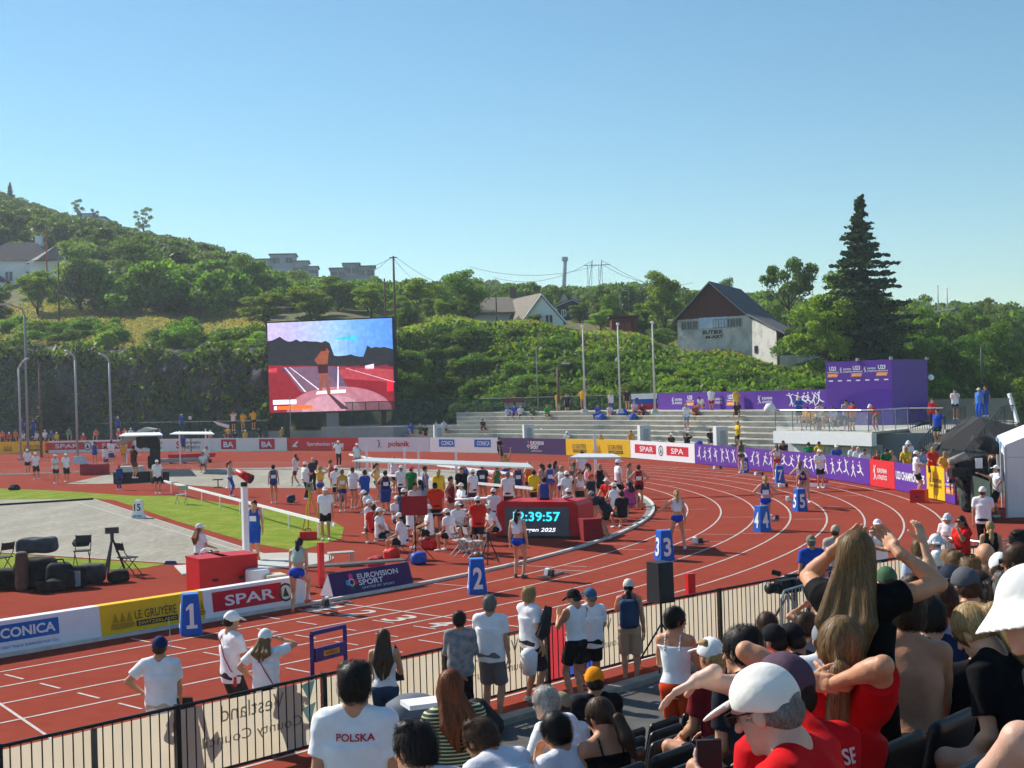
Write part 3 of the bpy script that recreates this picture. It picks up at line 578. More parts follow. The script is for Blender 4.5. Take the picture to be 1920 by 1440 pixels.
def crownpts(rs,cl,n,flat=.7):
    c=np.array([q[0] for q in cl]); r=np.array([q[1] for q in cl]); i=rs.choice(len(cl),n,p=r**2/np.sum(r**2)); u=rs.normal(size=(n,3)); u/=np.linalg.norm(u,axis=1)[:,None]
    u[:,2]=np.where(rs.rand(n)<.6,np.abs(u[:,2]),u[:,2]); k=(rs.rand(n)**.45)[:,None]; return c[i]+u*r[i][:,None]*k*V3(1,1,flat),u
LA=((.05,.10,.014),(.16,.25,.03)); LB=((.045,.085,.016),(.12,.19,.03)); LC=((.09,.15,.018),(.25,.34,.04)); LD=((.024,.05,.022),(.055,.095,.034)); LE=((.08,.115,.045),(.18,.23,.09))
bark=M((.08,.06,.045),noise=.3,ns=5,bump=.03)
def proto(kind,seed):
    rs=np.random.RandomState(seed); H=10.; root=thing({'spruce':'spruce_tree','bush':'bush'}.get(kind,'tree'),(0,0,0),'','tree'); t=MB()
    if kind=='spruce':
        t.cyl((0,0,0),(0,0,H*.97),.17,.02,7); Ps=[];N=0
        for k in range(48):
            z0_=1.0+(H-1.1)*(k/47.)**.92; z=z0_; L=(1-(z/H))*2.5*(.7+.55*rs.rand())+.12; m=rs.randint(6,9)
            for j in range(m):
                a=rs.rand()*6.28; L2=L*(.5+.65*rs.rand()); z=z0_+rs.normal()*.14; q=np.linspace(.05,1,max(4,int(L2*13)))
                for x in q:
                    w_=.20*(1-x*.7)*L2+.04; pc=V3(math.cos(a)*L2*x,math.sin(a)*L2*x,z-.28*L2*x+.16*L2*x*x)
                    for _ in range(5): s_=rs.uniform(-1,1); Ps.append(pc+V3(-math.sin(a)*s_*w_,math.cos(a)*s_*w_,-abs(s_)*w_*.35-rs.rand()*.1))
        P=np.array(Ps); v,f=leafmesh(P,.17,rs,droop=.8); mat=leafmat(*LD,.1)
    else:
        p=dict(round=(34,2.9,3.7,5.6,1.15,12000,.22,LA),tall=(30,1.75,4.0,5.5,.9,9500,.21,LA),dark=(34,3.0,3.8,5.4,1.2,12000,.21,LB),light=(32,2.3,3.8,5.4,.95,10500,.2,LC),airy=(22,2.0,3.4,6.0,.62,3200,.2,LE),willow=(36,2.9,4.0,5.3,1.1,12500,.22,LE),flat=(20,3.4,1.5,7.6,.95,6000,.23,LB),bush=(16,3.6,2.8,3.6,2.0,4200,.42,LA),bushl=(16,3.8,2.6,3.4,2.0,4200,.45,LC),bushd=(16,3.9,2.8,3.6,2.1,4200,.42,LB))[kind]
        cl=clumps(rs,p[0],p[1],p[2],p[3],p[4]); P,u=crownpts(rs,cl,p[5]); v,f=leafmesh(P,p[6],rs,droop=1.2 if kind=='willow' else .15,nrm=u if kind!='willow' else None); v[:,2]=np.maximum(v[:,2],.02)
        mat=leafmat(*p[7])
        if kind[:4]!='bush':
            hh=p[3]-p[2]*.4; t.cyl((0,0,0),(.1,.05,hh*.6),.26,.17,8); t.cyl((.1,.05,hh*.6),(0,.1,hh*1.25),.17,.07,7)
            for c,r in cl[:9]: q=V3(.05,.05,hh*(.5+.4*rs.rand())); mid=(q+c)/2+V3(0,0,-.2); t.cyl(q,mid,.085,.05,5); t.cyl(mid,c,.05,.02,5)
        else: t.cyl((0,0,0),(.1,0,2.5),.2,.08,6)
    t.build('trunk',bark,root,True,True); mesh('crown',v,f,mat,root,False,True); return root
KINDS={k:[proto(k,11+7*i+j*31) for j in range(2 if k in('round','dark','bush','light') else 1)] for i,k in enumerate(('round','tall','dark','light','airy','willow','flat','spruce','bush','bushl','bushd'))}
WD=dict(round=.72,tall=.5,dark=.76,light=.6,airy=.5,willow=.75,flat=.85,spruce=.24,bush=1.1,bushl=1.15,bushd=1.15)
def tree(kind,px,Y,top,wpx,label,group=None,dz=-.2,cat=None,base=None):
    a=KINDS[kind][rnd.randrange(len(KINDS[kind]))]; z=(gz(px,Y) if base is None else base)+dz; H=EYE+(hz(px)-top)/F*Y-z; sk_=0 if kind in('spruce','airy','flat') else .2*H; z-=sk_; H+=sk_; Wd=wpx/F*Y; P=V3(wx(px,Y),Y,z)
    o=copy_tree(a,None,P,rnd.uniform(0,6.28),(Wd/WD[kind]/10,Wd/WD[kind]/10,H/10),label,cat or ('bush' if kind[:4]=='bush' else 'tree'))
    if group: o['group']=group
    return o
TREES=[ # kind, px, depth, top py, width px, label
('spruce',1622,112,372,128,'tall dark spruce towering over the trees right of the barn'),
('round',1588,116,500,205,'broad dark broadleaf at the foot of the tall spruce'),
('light',1543,110,522,150,'bright green maple between the barn and the tall spruce'),
('round',1652,113,540,130,'leafy tree to the right below the tall spruce'),
('flat',1482,135,474,128,'spreading tree with a flat wide crown behind the barn roof'),
('round',1455,140,560,95,'green tree filling in behind the barn roof'),
('dark',1500,118,600,110,'dark tree beside the barn lean-to'),
('round',1370,190,514,62,'small round tree just above the barn ridge'),
('light',1250,150,498,88,'tall light green ash left of the barn'),
('round',1290,175,545,60,'tree partly hidden by the barn gable'),
('tall',1213,160,560,60,'narrow tree right of the red shed'),
('dark',1240,133,610,70,'dark shrubby tree at the left corner of the barn'),
('round',870,152,500,112,'large round tree left of the white house'),
('light',800,150,508,92,'yellow-green tree left of the large round tree'),
('light',1003,148,585,44,'small bright bush tree in front of the white house'),
('light',1130,150,578,62,'pale loose shrub tree between the black house and red shed'),
('willow',155,178,440,150,'big grey-green willow right of the left house'),
('round',262,186,440,130,'round crown behind the big willow'),
('dark',320,176,500,130,'dark green tree at the back of the dry grass shelf'),
('willow',395,190,465,120,'soft grey-green willow uphill of the dry grass shelf'),
('light',75,172,498,90,'light green tree below the left house'),
('dark',5,168,520,70,'dark tree cut by the left picture edge'),
('round',470,182,470,110,'rounded tree left above the video screen'),
('light',500,160,535,110,'bright bush tree just above the left corner of the screen'),
('light',585,160,522,110,'bright young trees right above the screen'),
('round',640,172,515,95,'green tree behind the middle of the screen top'),
('light',700,158,525,85,'light green tree behind the right corner of the screen'),
('willow',560,190,500,100,'pale willow crown between screen and apartment block'),
('dark',770,140,560,80,'dark tree right beside the screen top corner'),
('airy',1722,150,522,70,'airy pale birch right of the spruce'),
('round',1735,125,570,110,'broad green tree right of the spruce'),
('airy',1790,170,560,70,'thin grey-green tree in front of the far small house'),
('airy',1866,165,528,66,'tall loose ash near the right picture edge'),
('round',1830,150,575,80,'mid green tree among the right hand trees'),
('dark',1905,150,570,80,'dark crown cut by the right picture edge'),
('dark',1790,112,612,130,'dark spreading tree behind the right hand hoarding'),
('round',1870,118,598,120,'wide green tree above the white tent'),
('round',1730,108,640,90,'dark green tree directly behind the purple cube'),
('airy',155,330,360,34,'thin pine standing on the left skyline'),
('airy',188,330,380,24,'slim bare-stemmed tree on the left skyline'),
('airy',278,330,372,38,'lone birch standing up from the left skyline'),
('spruce',30,335,342,22,'small spruce tip on the left skyline'),
('spruce',92,142,700,62,'sparse conifer growing in front of the dark rock face'),
]
for q in TREES: tree(*q)
for i in range(60):
    px=rnd.uniform(745,1500); a=prof(px,1)[1]; Y=rnd.uniform(a[2]+8,a[4]+25)
    if 890<px<1120 and Y<165 or 1245<px<1480 and Y<145 or 1110<px<1215 and Y<150: continue
    tree(rnd.choice(['round','dark','light','tall','bush','willow']),px,Y,hz(px)-(gz(px,Y)+rnd.uniform(2.2,4)-EYE)*F/Y,rnd.uniform(38,60),'garden tree standing among the houses behind the bank','trees among the houses behind the bank')
# bushes along the top of the bank and the foot of it
BG='bushes growing on the bank behind the arena'
for i in range(70):
    px=rnd.uniform(-40,500); Y=prof(px,1)[1][2]+rnd.uniform(-2.5,12); tree(rnd.choice(['bush','bush','bushl','bushd']),px,Y,hz(px)-(gz(px,Y)+rnd.uniform(1.2,3.2)-EYE)*F/Y,rnd.uniform(45,95),'green bush growing along the edge above the dark rock face','bushes above the rock face')
for i in range(125):
    px=rnd.uniform(745,1545); a=prof(px,1)[1]; k=rnd.random()**1.3*.85; Y=a[0]+.5+k*(a[2]-a[0]+1); k2=rnd.random()
    if px>1240 and k>.55: continue
    tree(rnd.choice(['bushd','bushd','bush'] if px<1200 else ['bush','bushd','bushl']),px,Y,hz(px)-(gz(px,Y)+rnd.uniform(1.3,2.8)*(1.2 if px<900 else .8)-EYE)*F/Y,rnd.uniform(50,100),'dense bush on the steep bank behind the terrace',BG)
for i in range(40):
    px=rnd.uniform(1690,1960); a=prof(px,1)[1]; Y=a[0]+rnd.uniform(0,18); tree(rnd.choice(['bush','bushd']),px,Y,hz(px)-(gz(px,Y)+rnd.uniform(2,4)-EYE)*F/Y,rnd.uniform(60,110),'dark bush behind the right hand hoarding','bushes at the right end of the bank')
for i in range(16):
    px=430+i*24; Y=prof(px,1)[1][0]+rnd.uniform(2,8); tree('bushd',px,Y,hz(px)-(gz(px,Y)+3.4-EYE)*F/Y,90,'dark bush on the slope behind the video screen','bushes behind the screen')
SKY=([-60,0,60,110,170,250,330,400,470,500,600,700,760,900,1000,1100,1200,1300,1420,1700,1990],[340,352,375,392,405,425,440,455,482,500,518,522,524,522,530,535,528,540,545,560,570])
# woods on the hills: one mass of crowns
def wood(name,spots,kinds,nl,seed):
    rs=np.random.RandomState(seed); V=[];n=0
    for px,Y,h,wd in spots:
        if px<155 and Y<224: continue
        h=min(h,((hz(px)-(gz(px,Y)-EYE)*F/Y)-float(np.interp(px,SKY[0],SKY[1]))-rs.uniform(0,14))*Y/F/1.02)
        if h<1.6: continue
        wd=min(wd,h*1.5)
        cl=clumps(rs,6,wd*.33,h*.3,h*.6,wd*.2); P,u=crownpts(rs,cl,nl); V.append(leafmesh(P+on(px,Y),h*.05+wd*.03,rs,nrm=u)[0])
    v=np.concatenate(V); return tag(mesh(name,v,np.arange(len(v)).reshape(-1,4),leafmat(*kinds)),kind='stuff')
sp=[];r2=random.Random(5)
for i in range(430):
    Y=r2.uniform(200,345); px=r2.uniform(-60,480); sp.append((px,Y,r2.uniform(6,10),r2.uniform(6,10)))
for i in range(120): px=r2.uniform(-40,330); sp.append((px,330+r2.uniform(-4,8),r2.uniform(6,11),8))
wood('hill_woods',sp,LB,800,3)
sp=[(r2.uniform(-60,760),r2.uniform(168,230),r2.uniform(3.5,7),r2.uniform(5,9)) for i in range(200)]
wood('lower_woods',sp,LA,900,4)
sp=[(r2.uniform(470,1450),r2.uniform(190,400),r2.uniform(7,12),r2.uniform(8,13)) for i in range(360)]+[(r2.uniform(700,1420),r2.uniform(385,420),r2.uniform(9,15),r2.uniform(9,13)) for i in range(110)]
sp=[q for q in sp if not (480<q[0]<720 and q[1]>344)]+[(r2.uniform(490,720),r2.uniform(300,343),9,9) for i in range(60)]
wood('middle_woods',sp,LB,800,6)
sp=[(r2.uniform(1420,1990),r2.uniform(150,310),r2.uniform(5,8),r2.uniform(6,10)) for i in range(230)]
wood('right_woods',sp,LA,800,8)
# grass, bracken and ivy covering the banks
def cover(name,n,fnp,size,kinds,seed):
    rs=np.random.RandomState(seed); P=np.array([fnp(rs) for _ in range(n)]); v,f=leafmesh(P,size,rs); return tag(mesh(name,v,f,leafmat(*kinds)),kind='stuff')
def bankpt(p0,p1,k0,k1,lift):
    def g(rs):
        px=rs.uniform(p0,p1); a=prof(px,1)[1]; Y=a[0]+(k0+(k1-k0)*rs.rand())*(a[2]-a[0]); return V3(wx(px,Y),Y,gz(px,Y)+rs.rand()**2*lift)
    return g
cover('bank_undergrowth',26000,bankpt(745,2000,0,1.1,.8),.42,LB,21)
cover('bank_grass',70000,bankpt(760,1560,.72,2.0,.6),.22,((.13,.17,.03),(.27,.28,.07)),22)
cover('bracken',5000,bankpt(950,1560,1.0,1.5,.6),.34,((.16,.09,.04),(.24,.12,.07)),23)
cover('shelf_grass',46000,lambda rs:(lambda px,Y:V3(wx(px,Y),Y,gz(px,Y)+rs.rand()*.35))(rs.uniform(-60,500),rs.uniform(143,186)),.2,((.20,.17,.06),(.32,.26,.12)),24)
def cliffpt(rs):
    px=rs.uniform(-60,520); a=prof(px,1)[1]; k=rs.rand()**.6; return V3(wx(px,a[0]),a[0]-1.2-rs.rand()*1.6+k*2,k*a[3]+math.sin(px*.05)*.6)
cover('ivy',6500,lambda rs:(lambda p:p)(cliffpt(rs)),.5,LB,25)
# the proto trees stand among the left woods
for i,(k,L) in enumerate(KINDS.items()):
    for j,o in enumerate(L): px=190+i*26+j*17; Y=205+7*j+3*i; o.location=Vector(on(px,Y,-.2)); o.scale=(.6,)*3; o['label']='tree in the belt of woods above the dry grass shelf'; o['group']='trees in the belt of woods'; o['category']='tree'
# dark rock face
v=[];f=[];pxs=list(np.arange(-400,545,6)); nz=16; rs=np.random.RandomState(3)
from mathutils import noise as mn
for px in pxs:
    a=prof(px,1)[1]; fade=min(1,(545-px)/60)
    for k in range(nz):
        z=a[3]*k/(nz-1)*.98; Y=a[0]-1.4-.2*k/nz; q=Vector((wx(px,Y)*.35,z*.3,0)); d=mn.noise(q)*1.6+mn.noise(q*3.1)*.8+mn.noise(q*8)*.35
        v.append((wx(px,Y),Y+d+(3*(k/(nz-1))**6),z+mn.noise(q*4+Vector((5,5,5)))*.3-.1*(k==0)))
n=nz; f=np.array([(i*n+k,(i+1)*n+k,(i+1)*n+k+1,i*n+k+1) for i in range(len(pxs)-1) for k in range(n-1)])
tag(mesh('cliff',v,f,M((.085,.082,.09),rough=.9,noise=.4,ns=.7,c2=(.035,.037,.035),f2=(.42,.6),bump=.12,bs=2.5),None,False),kind='structure')
# ---------------------------------------------------------------- advertising boards
WH=M('#eceef4',rough=.6,noise=.03); RED=M('#c8102e',rough=.6,noise=.04); REDO=M('#d9252b',rough=.6,noise=.04); YEL=M('#f5c400',rough=.6,noise=.04); PUR=M('#5b2a9a',rough=.6,noise=.05); PUD=M('#43215f',rough=.6,noise=.05)
BLU=M('#1467c0',rough=.6,noise=.03); INK=M('#1b1b3a',rough=.6,noise=.03); GRN=M('#1c6b3a'); GOLD=M('#b98a12'); ORG=M('#f7931e'); PINK=M('#e83e8c'); CYAN=M('#4fa6e0'); GREY=M('#9a9a9c')
def board(pts,h,bg,label,draw,name='advertising_board',th=.08,lean=0,z0=0.03,cat='advertising board',world=None):
    P=[G(*p) for p in pts] if world is None else world; fn0=pathfn(P,lean,z0); c=P[len(P)//2]; root=thing(name,(c[0],c[1],0),label,cat)
    n=max(1,int(fn0.L/1.0)); u=[fn0.L*i/n for i in range(n+1)]; m=MB()
    for i in range(n):
        a,b,c_,d=fn0(u[i],0),fn0(u[i+1],0),fn0(u[i+1],h),fn0(u[i],h); A,B,C_,D=[fn0(x,y,-th) for x,y in ((u[i],0),(u[i+1],0),(u[i+1],h),(u[i],h))]
        m.quad(a,b,c_,d); m.quad(B,A,D,C_); m.quad(d,c_,C_,D)
        if i==0: m.quad(A,a,d,D)
        if i==n-1: m.quad(b,B,C_,c_)
    m.build('panel',bg,root); draw(lambda a,b,e=0: fn0(a*fn0.L,b*h,e),root,fn0.L,h); return root
def tx(fn,r,L,h,s,u,v,w_,hh,m,**k): return lettering(s,fn,u,v,w_/L,hh,m,r,**k)   # w_ in metres, v/hh in board heights
def pn(fn,r,L,h,u,v,w_,hh,m,name='colour_panel',off=.006): return panel(fn,u-w_/L/2,u+w_/L/2,v-hh/2,v+hh/2,m,r,name,off,n=max(1,int(w_/.8)))
def ring(fn,r,L,h,u,v,R,m,hole=.78,name='emblem',off=.012):
    P=[];n=20
    for k in range(n): a=k*2*math.pi/n; P+=[fn(u+R*math.cos(a)/L,v+R*math.sin(a)/h,off),fn(u+R*hole*math.cos(a)/L,v+R*hole*math.sin(a)/h,off)]
    return mesh(name,P,[(2*k,(2*k+2)%(2*n),(2*k+3)%(2*n),2*k+1) for k in range(n)],m,r)
def disc(fn,r,L,h,u,v,R,m,name='emblem',off=.012,sy=1): return poly(fn,[(u+R*math.cos(k*.3927)/L,v+R*sy*math.sin(k*.3927)/h) for k in range(16)],m,r,name,off)
def spar_tree(fn,r,L,h,u,v,R):
    ring(fn,r,L,h,u,v,R,M('#22543a')); poly(fn,[(u-R*.42/L,v-R*.45/h),(u+R*.42/L,v-R*.45/h),(u,v+R*.62/h)],M('#22543a'),r)
def gruyere(fn,r,L,h,u,s=1,em=0):
    tx(fn,r,L,h,'LE GRUYÈRE',u,.60,2.3*s,.34,INK,bold=.0); pn(fn,r,L,h,u+.05*s/L,.28,2.3*s,.18,INK); tx(fn,r,L,h,'SWITZERLAND',u+.05*s/L,.28,2.1*s,.1,YEL,off=None) if 0 else lettering('SWITZERLAND',lambda a,b,e: fn(a,b,.014),u+.05*s/L,.28,2.1*s/L,.1,YEL,r)
def gru_logo(fn,r,L,h,u,s=1):
    for k in (-.28,0,.28): poly(fn,[(u+(k-.13)*s/L,.40),(u+(k+.13)*s/L,.40),(u+k*s/L,.72)],GOLD,r)
    poly(fn,[(u-.5*s/L,.28),(u+.5*s/L,.28),(u+.42*s/L,.38),(u-.42*s/L,.38)],GOLD,r); disc(fn,r,L,h,u,.24,.5*s,GOLD,sy=.12)
def euro(fn,r,L,h,u,s=1):
    for i,(dx,dy,c) in enumerate(((0,.25,PINK),(-.13,0,CYAN),(.13,0,REDO),(0,-.2,GRN))): disc(fn,r,L,h,u-1.15*s/L+dx*s*1.2/L,.5+dy,.09*s,c)
    ring(fn,r,L,h,u-1.15*s/L,.5,.13*s,WH,.6); tx(fn,r,L,h,'EUROVISION',u,.70,1.75*s,.24,WH,bold=.02); tx(fn,r,L,h,'SPORT',u-.35*s/L,.43,1.05*s,.24,WH,bold=.02); tx(fn,r,L,h,'UNITED BY SPORT',u-.08*s/L,.2,1.4*s,.09,WH,bold=0)
def figure2d(fn,r,L,h,u,rs,m,s=.8,vc=.5):
    """small running, jumping or throwing figure cut out of tape"""
    mb=MB(); 
    def limb(a,b,w0,w1):
        d=unit(V3(b[0]-a[0],b[1]-a[1],0)); n=V3(-d[1],d[0],0)
        P=[(a[0]+n[0]*w0,a[1]+n[1]*w0),(b[0]+n[0]*w1,b[1]+n[1]*w1),(b[0]-n[0]*w1,b[1]-n[1]*w1),(a[0]-n[0]*w0,a[1]-n[1]*w0)]
        mb.quad(*[fn(u+p[0]*s/L,vc+p[1]*s/h,.012) for p in P])
    t=rs.uniform(-.5,.5); hip=(0,0); sh=(math.sin(t)*.3,math.cos(t)*.3); limb(hip,sh,.06,.075); hd=(sh[0]+math.sin(t)*.13,sh[1]+.13)
    mb.quad(*[fn(u+(hd[0]+.06*math.cos(k))*s/L,vc+(hd[1]+.065*math.sin(k))*s/h,.012) for k in np.arange(0,6.28,.8)])
    for sd in (-1,1):
        a=rs.uniform(.1,1.1)*sd; k=(math.sin(a)*.24,-math.cos(a)*.24); limb(hip,k,.055,.04); b=a-rs.uniform(0,1.2)*(1 if sd<0 else -.2); e=(k[0]+math.sin(b)*.24,k[1]-math.cos(b)*.24); limb(k,e,.04,.025)
        a=rs.uniform(.3,2.4)*sd; k=(sh[0]+math.sin(a)*.17,sh[1]-math.cos(a)*.17); limb(sh,k,.035,.028); b=a+rs.uniform(-.2,1.)*sd; limb(k,(k[0]+math.sin(b)*.17,k[1]-math.cos(b)*.17),.028,.02)
    return mb.build('athlete_emblem',m,r)
def ea_logo(fn,r,L,h,u,m,s=1,v=.5,big=True):
    rs=random.Random(4); figure2d(fn,r,L,h,u,rs,m,.75*s,v)
    tx(fn,r,L,h,'EUROPEAN',u+.85*s/L,v+.14*s/h,1.1*s,.2*s/h,m,bold=.02); tx(fn,r,L,h,'ATHLETICS',u+.85*s/L,v-.16*s/h,1.1*s,.2*s/h,m,bold=.02)
def u23(fn,r,L,h,u,s=1,v=.6):
    tx(fn,r,L,h,'U23',u,v+.2*s/h,.6*s,.3*s/h,WH,bold=.03); tx(fn,r,L,h,'CHAMPIONSHIPS',u,v-.06*s/h,1.0*s,.1*s/h,WH); poly(fn,[(u-.5*s/L,v-.42*s/h),(u+.38*s/L,v-.42*s/h),(u+.5*s/L,v-.16*s/h),(u-.42*s/L,v-.16*s/h)],ORG,r,'colour_panel',.008); lettering('BERGEN 2025',lambda a,b,e: fn(a,b,.014),u,v-.29*s/h,.7*s/L,.11*s/h,WH,r)
BH=1.15
board([(-60,852),(92,850)],BH,YEL,'yellow board left of the discus cage at the far side of the track',lambda f,r,L,h:(gruyere(f,r,L,h,.25,.9),gru_logo(f,r,L,h,.5,1.2),gruyere(f,r,L,h,.8,.9)))
board([(92.5,850),(262,847)],BH,WH,'white SPAR board behind the officials at far left',lambda f,r,L,h:(pn(f,r,L,h,.18,.55,4.2,.62,RED),lettering('SPAR',lambda a,b,e:f(a,b,.014),.2,.55,2.6/L,.34,WH,r),spar_tree(f,r,L,h,.43,.52,.42),pn(f,r,L,h,.72,.55,4,.62,RED),lettering('SPAR',lambda a,b,e:f(a,b,.014),.72,.55,2.6/L,.34,WH,r)))
board([(262.5,847),(399,846)],BH,WH,'white Norwegian Athletics board behind the camera crew',lambda f,r,L,h:[(tx(f,r,L,h,'Norwegian',u,.68,2.1,.27,INK),tx(f,r,L,h,'Athletics',u,.33,1.9,.27,INK),tx(f,r,L,h,'S',u-1.6/L,.5,.5,.6,RED,bold=.03)) for u in (.2,.72)])
board([(399.5,846),(538,846)],BH,WH,'white board with two red BA panels at the far side',lambda f,r,L,h:[(pn(f,r,L,h,u,.52,1.9,.78,RED),lettering('BA',lambda a,b,e:f(a,b,.014),u,.5,1.3/L,.44,WH,r,bold=.04)) for u in (.22,.74)])
board([(538.5,846),(672,847)],BH,REDO,'red Sparebanken Norge board under the video screen',lambda f,r,L,h:(tx(f,r,L,h,'Sparebanken Norge',.55,.5,4.6,.36,WH,bold=.02),poly(f,[(.07,.3),(.1,.5),(.15,.75),(.17,.7),(.13,.45),(.16,.3)],WH,r)))
board([(672.5,847),(806,848)],BH,WH,'white board with the polanik name in red',lambda f,r,L,h:(tx(f,r,L,h,'polanik',.58,.5,2.4,.5,RED,bold=.03),figure2d(f,r,L,h,.3,random.Random(9),INK,.8)))
board([(806.5,848),(938,850)],BH,WH,'white board with two blue CONICA panels at the far bend',lambda f,r,L,h:[(pn(f,r,L,h,u,.62,1.8,.5,BLU),lettering('CONICA',lambda a,b,e:f(a,b,.014),u+.1/L,.62,1.4/L,.3,WH,r,bold=.02)) for u in (.25,.76)])
board([(938.5,850),(1061,854)],BH,PUD,'dark purple Eurovision Sport board at the far bend',lambda f,r,L,h:euro(f,r,L,h,.58,.9))
board([(1061.5,854),(1182,859)],BH,YEL,'yellow Le Gruyère board below the terrace',lambda f,r,L,h:(gruyere(f,r,L,h,.22,.7),gru_logo(f,r,L,h,.5,1.0),gruyere(f,r,L,h,.78,.7)))
board([(1182.5,859),(1240,864),(1303,869.5)],BH,WH,'white SPAR board between yellow board and purple board',lambda f,r,L,h:(pn(f,r,L,h,.25,.55,3.2,.5,RED),lettering('SPAR',lambda a,b,e:f(a,b,.014),.27,.55,2./L,.3,WH,r),spar_tree(f,r,L,h,.5,.52,.33),pn(f,r,L,h,.75,.55,3,.5,RED),lettering('SPA',lambda a,b,e:f(a,b,.014),.75,.55,1.7/L,.3,WH,r)))
def pict(f,r,L,h):
    rs=random.Random(12); u=.7
    while u<L-.5: figure2d(f,r,L,h,u/L,rs,WH,.85,.52); u+=.80
board([(1303.5,869.5),(1400,880),(1500,892),(1560,900),(1631,911)],BH,PUR,'long purple board with a row of white athlete figures',pict)
board([(1631.5,911),(1678,919)],BH,M('#d8202c'),'red European Athletics board on the outer bend',lambda f,r,L,h:ea_logo(f,r,L,h,.22,WH,.95))
board([(1678.5,919),(1738,932.5)],BH,PUR,'purple U23 CHAMPIONSHIPS board next to the red board',lambda f,r,L,h:(tx(f,r,L,h,'U23 CHAMPIONSHIPS',.5,.55,L*.9,.3,WH,bold=.03)))
board([(1738.5,935),(1772,942)],1.25,YEL,'yellow board standing right of the U23 board',lambda f,r,L,h:(tx(f,r,L,h,'LE GRUYÈRE',.5,.58,L*.7,.14,INK),tx(f,r,L,h,'SWITZERLAND',.5,.4,L*.7,.08,INK)),z0=.05)
board([(1772.5,942),(1791,947)],1.2,PUR,'narrow purple U23 board at the end of the boards',lambda f,r,L,h:u23(f,r,L,h,.5,L*.8,.6))
# near infield boards, leaning back
def near(t0,t1): return [TR(t0,-.12),TR(t1,-.12)]
def tof(px,py): return toTR(G(px,py))[0]
nb=[('white CONICA board along the home straight kerb',-16,tof(177,1197),WH,lambda f,r,L,h:(pn(f,r,L,h,1-1.55/L,.62,1.35,.5,BLU),lettering('CONICA',lambda a,b,e:f(a,b,.014),1-1.5/L,.62,1.1/L,.3,WH,r,bold=.03),tx(f,r,L,h,'THE FIRST TRACK SURFACES FOR YOU',1-1.55/L,.2,1.3,.08,BLU,bold=0))),
('yellow Le Gruyère board by the home straight kerb',tof(177.5,1197),tof(381,1166),YEL,lambda f,r,L,h:(gruyere(f,r,L,h,.52,.42),gru_logo(f,r,L,h,.2,.55),gru_logo(f,r,L,h,.93,.4))),
('white SPAR board by the kerb in front of the red cabinets',tof(381.5,1166),tof(592,1134),WH,lambda f,r,L,h:(pn(f,r,L,h,.4,.56,1.8,.66,RED),lettering('SPAR',lambda a,b,e:f(a,b,.014),.42,.55,1.3/L,.36,WH,r,bold=.02),spar_tree(f,r,L,h,.76,.52,.2)))]
for lab,t0,t1,bg_,dr in nb: board(None,.62,bg_,lab,dr,lean=.12,world=near(t0,t1),th=.25)
r=board(None,.52,PUD,'purple Eurovision Sport A-frame board beside the inner kerb',lambda f,r,L,h:euro(f,r,L,h,.58,.72),lean=.35,world=[G(626,1122),G(776,1097)],th=.03)
a,b=G(614,1119),G(626,1122); P=[G(626,1122),G(776,1097)]; f_=pathfn(P,.35,.03)
m=MB().quad(f_(0,0,-.01),f_(0,.52,-.01),f_(0,0,-.5)).quad(f_(f_.L,0,-.01),f_(f_.L,.52,-.01),f_(f_.L,0,-.5)).quad(f_(0,.52,-.032),f_(f_.L,.52,-.032),f_(f_.L,0,-.5),f_(0,0,-.5)); m.build('side_panel',WH,r)
# ---------------------------------------------------------------- terrace
TF=[(735,111.5),(840,109),(930,106),(1060,99),(1180,93),(1290,86.5),(1400,80.5),(1560,74.5)]
def tf(px): return float(np.interp(px,[q[0] for q in TF],[q[1] for q in TF]))
conc=M((.56,.53,.47),rough=.9,noise=.12,ns=1.5,c2=(.46,.44,.39),f2=(.4,.65),bump=.01,bs=12)
m=MB(); pxs=list(range(735,1561,15)); NS=9; SR_,SDp=.33,.82
for k in range(NS):
    for a,b in zip(pxs[:-1],pxs[1:]):
        if k>=6 and a<850: continue
        y0,y1=tf(a)+k*SDp,tf(b)+k*SDp; e0,e1=((y0+SDp,y1+SDp) if k<NS-1 else (prof(a,1)[1][0]+.8,prof(b,1)[1][0]+.8)); z=SR_*(k+1); z0=SR_*k
        A,B,C_,D=V3(wx(a,y0),y0,z),V3(wx(b,y1),y1,z),V3(wx(b,e1),e1,z),V3(wx(a,e0),e0,z); m.quad(A,B,C_,D); m.quad(V3(A[0],A[1],z0),V3(B[0],B[1],z0),B,A)
        if k==5 and a<850: 
            m.quad(V3(A[0],A[1],z),V3(B[0],B[1],z),*[V3(wx(q,Y),Y,z) for q,Y in ((b,prof(b,1)[1][0]+.8),(a,prof(a,1)[1][0]+.8))])
m.quad(*[V3(wx(735,Y),Y,z) for Y,z in ((111.5,0),(121,0),(121,2),(111.5,.33))])
struct('terrace',m,conc)
m=MB()
for k in range(9):                                         # nosings along the step edges, close to the concrete in tone
    for a,b in zip(pxs[:-1],pxs[1:]):
        if k>=6 and a<850: continue
        y0,y1=tf(a)+k*SDp-.06,tf(b)+k*SDp-.06; m.box((V3(wx(a,y0),y0,0)+V3(wx(b,y1),y1,0))/2+V3(0,0,SR_*(k+1)-.03),(np.hypot(wx(b,y1)-wx(a,y0),y1-y0),.2,.07),math.atan2(y1-y0,wx(b,y1)-wx(a,y0)))
struct('terrace_edges',m,M((.58,.55,.48),noise=.1,ns=3))
def W0(px,Y,z): return V3(wx(px,Y),Y,z)
def wallthing(name,label,p0,p1,Y0,Y1,z0,z1,mat,cat,th=.2,draw=None):
    P=[W0(p0,Y0,0),W0(p1,Y1,0)]; return board(None,z1-z0,mat,label,draw or (lambda *a:None),name,th,0,z0,cat,P)
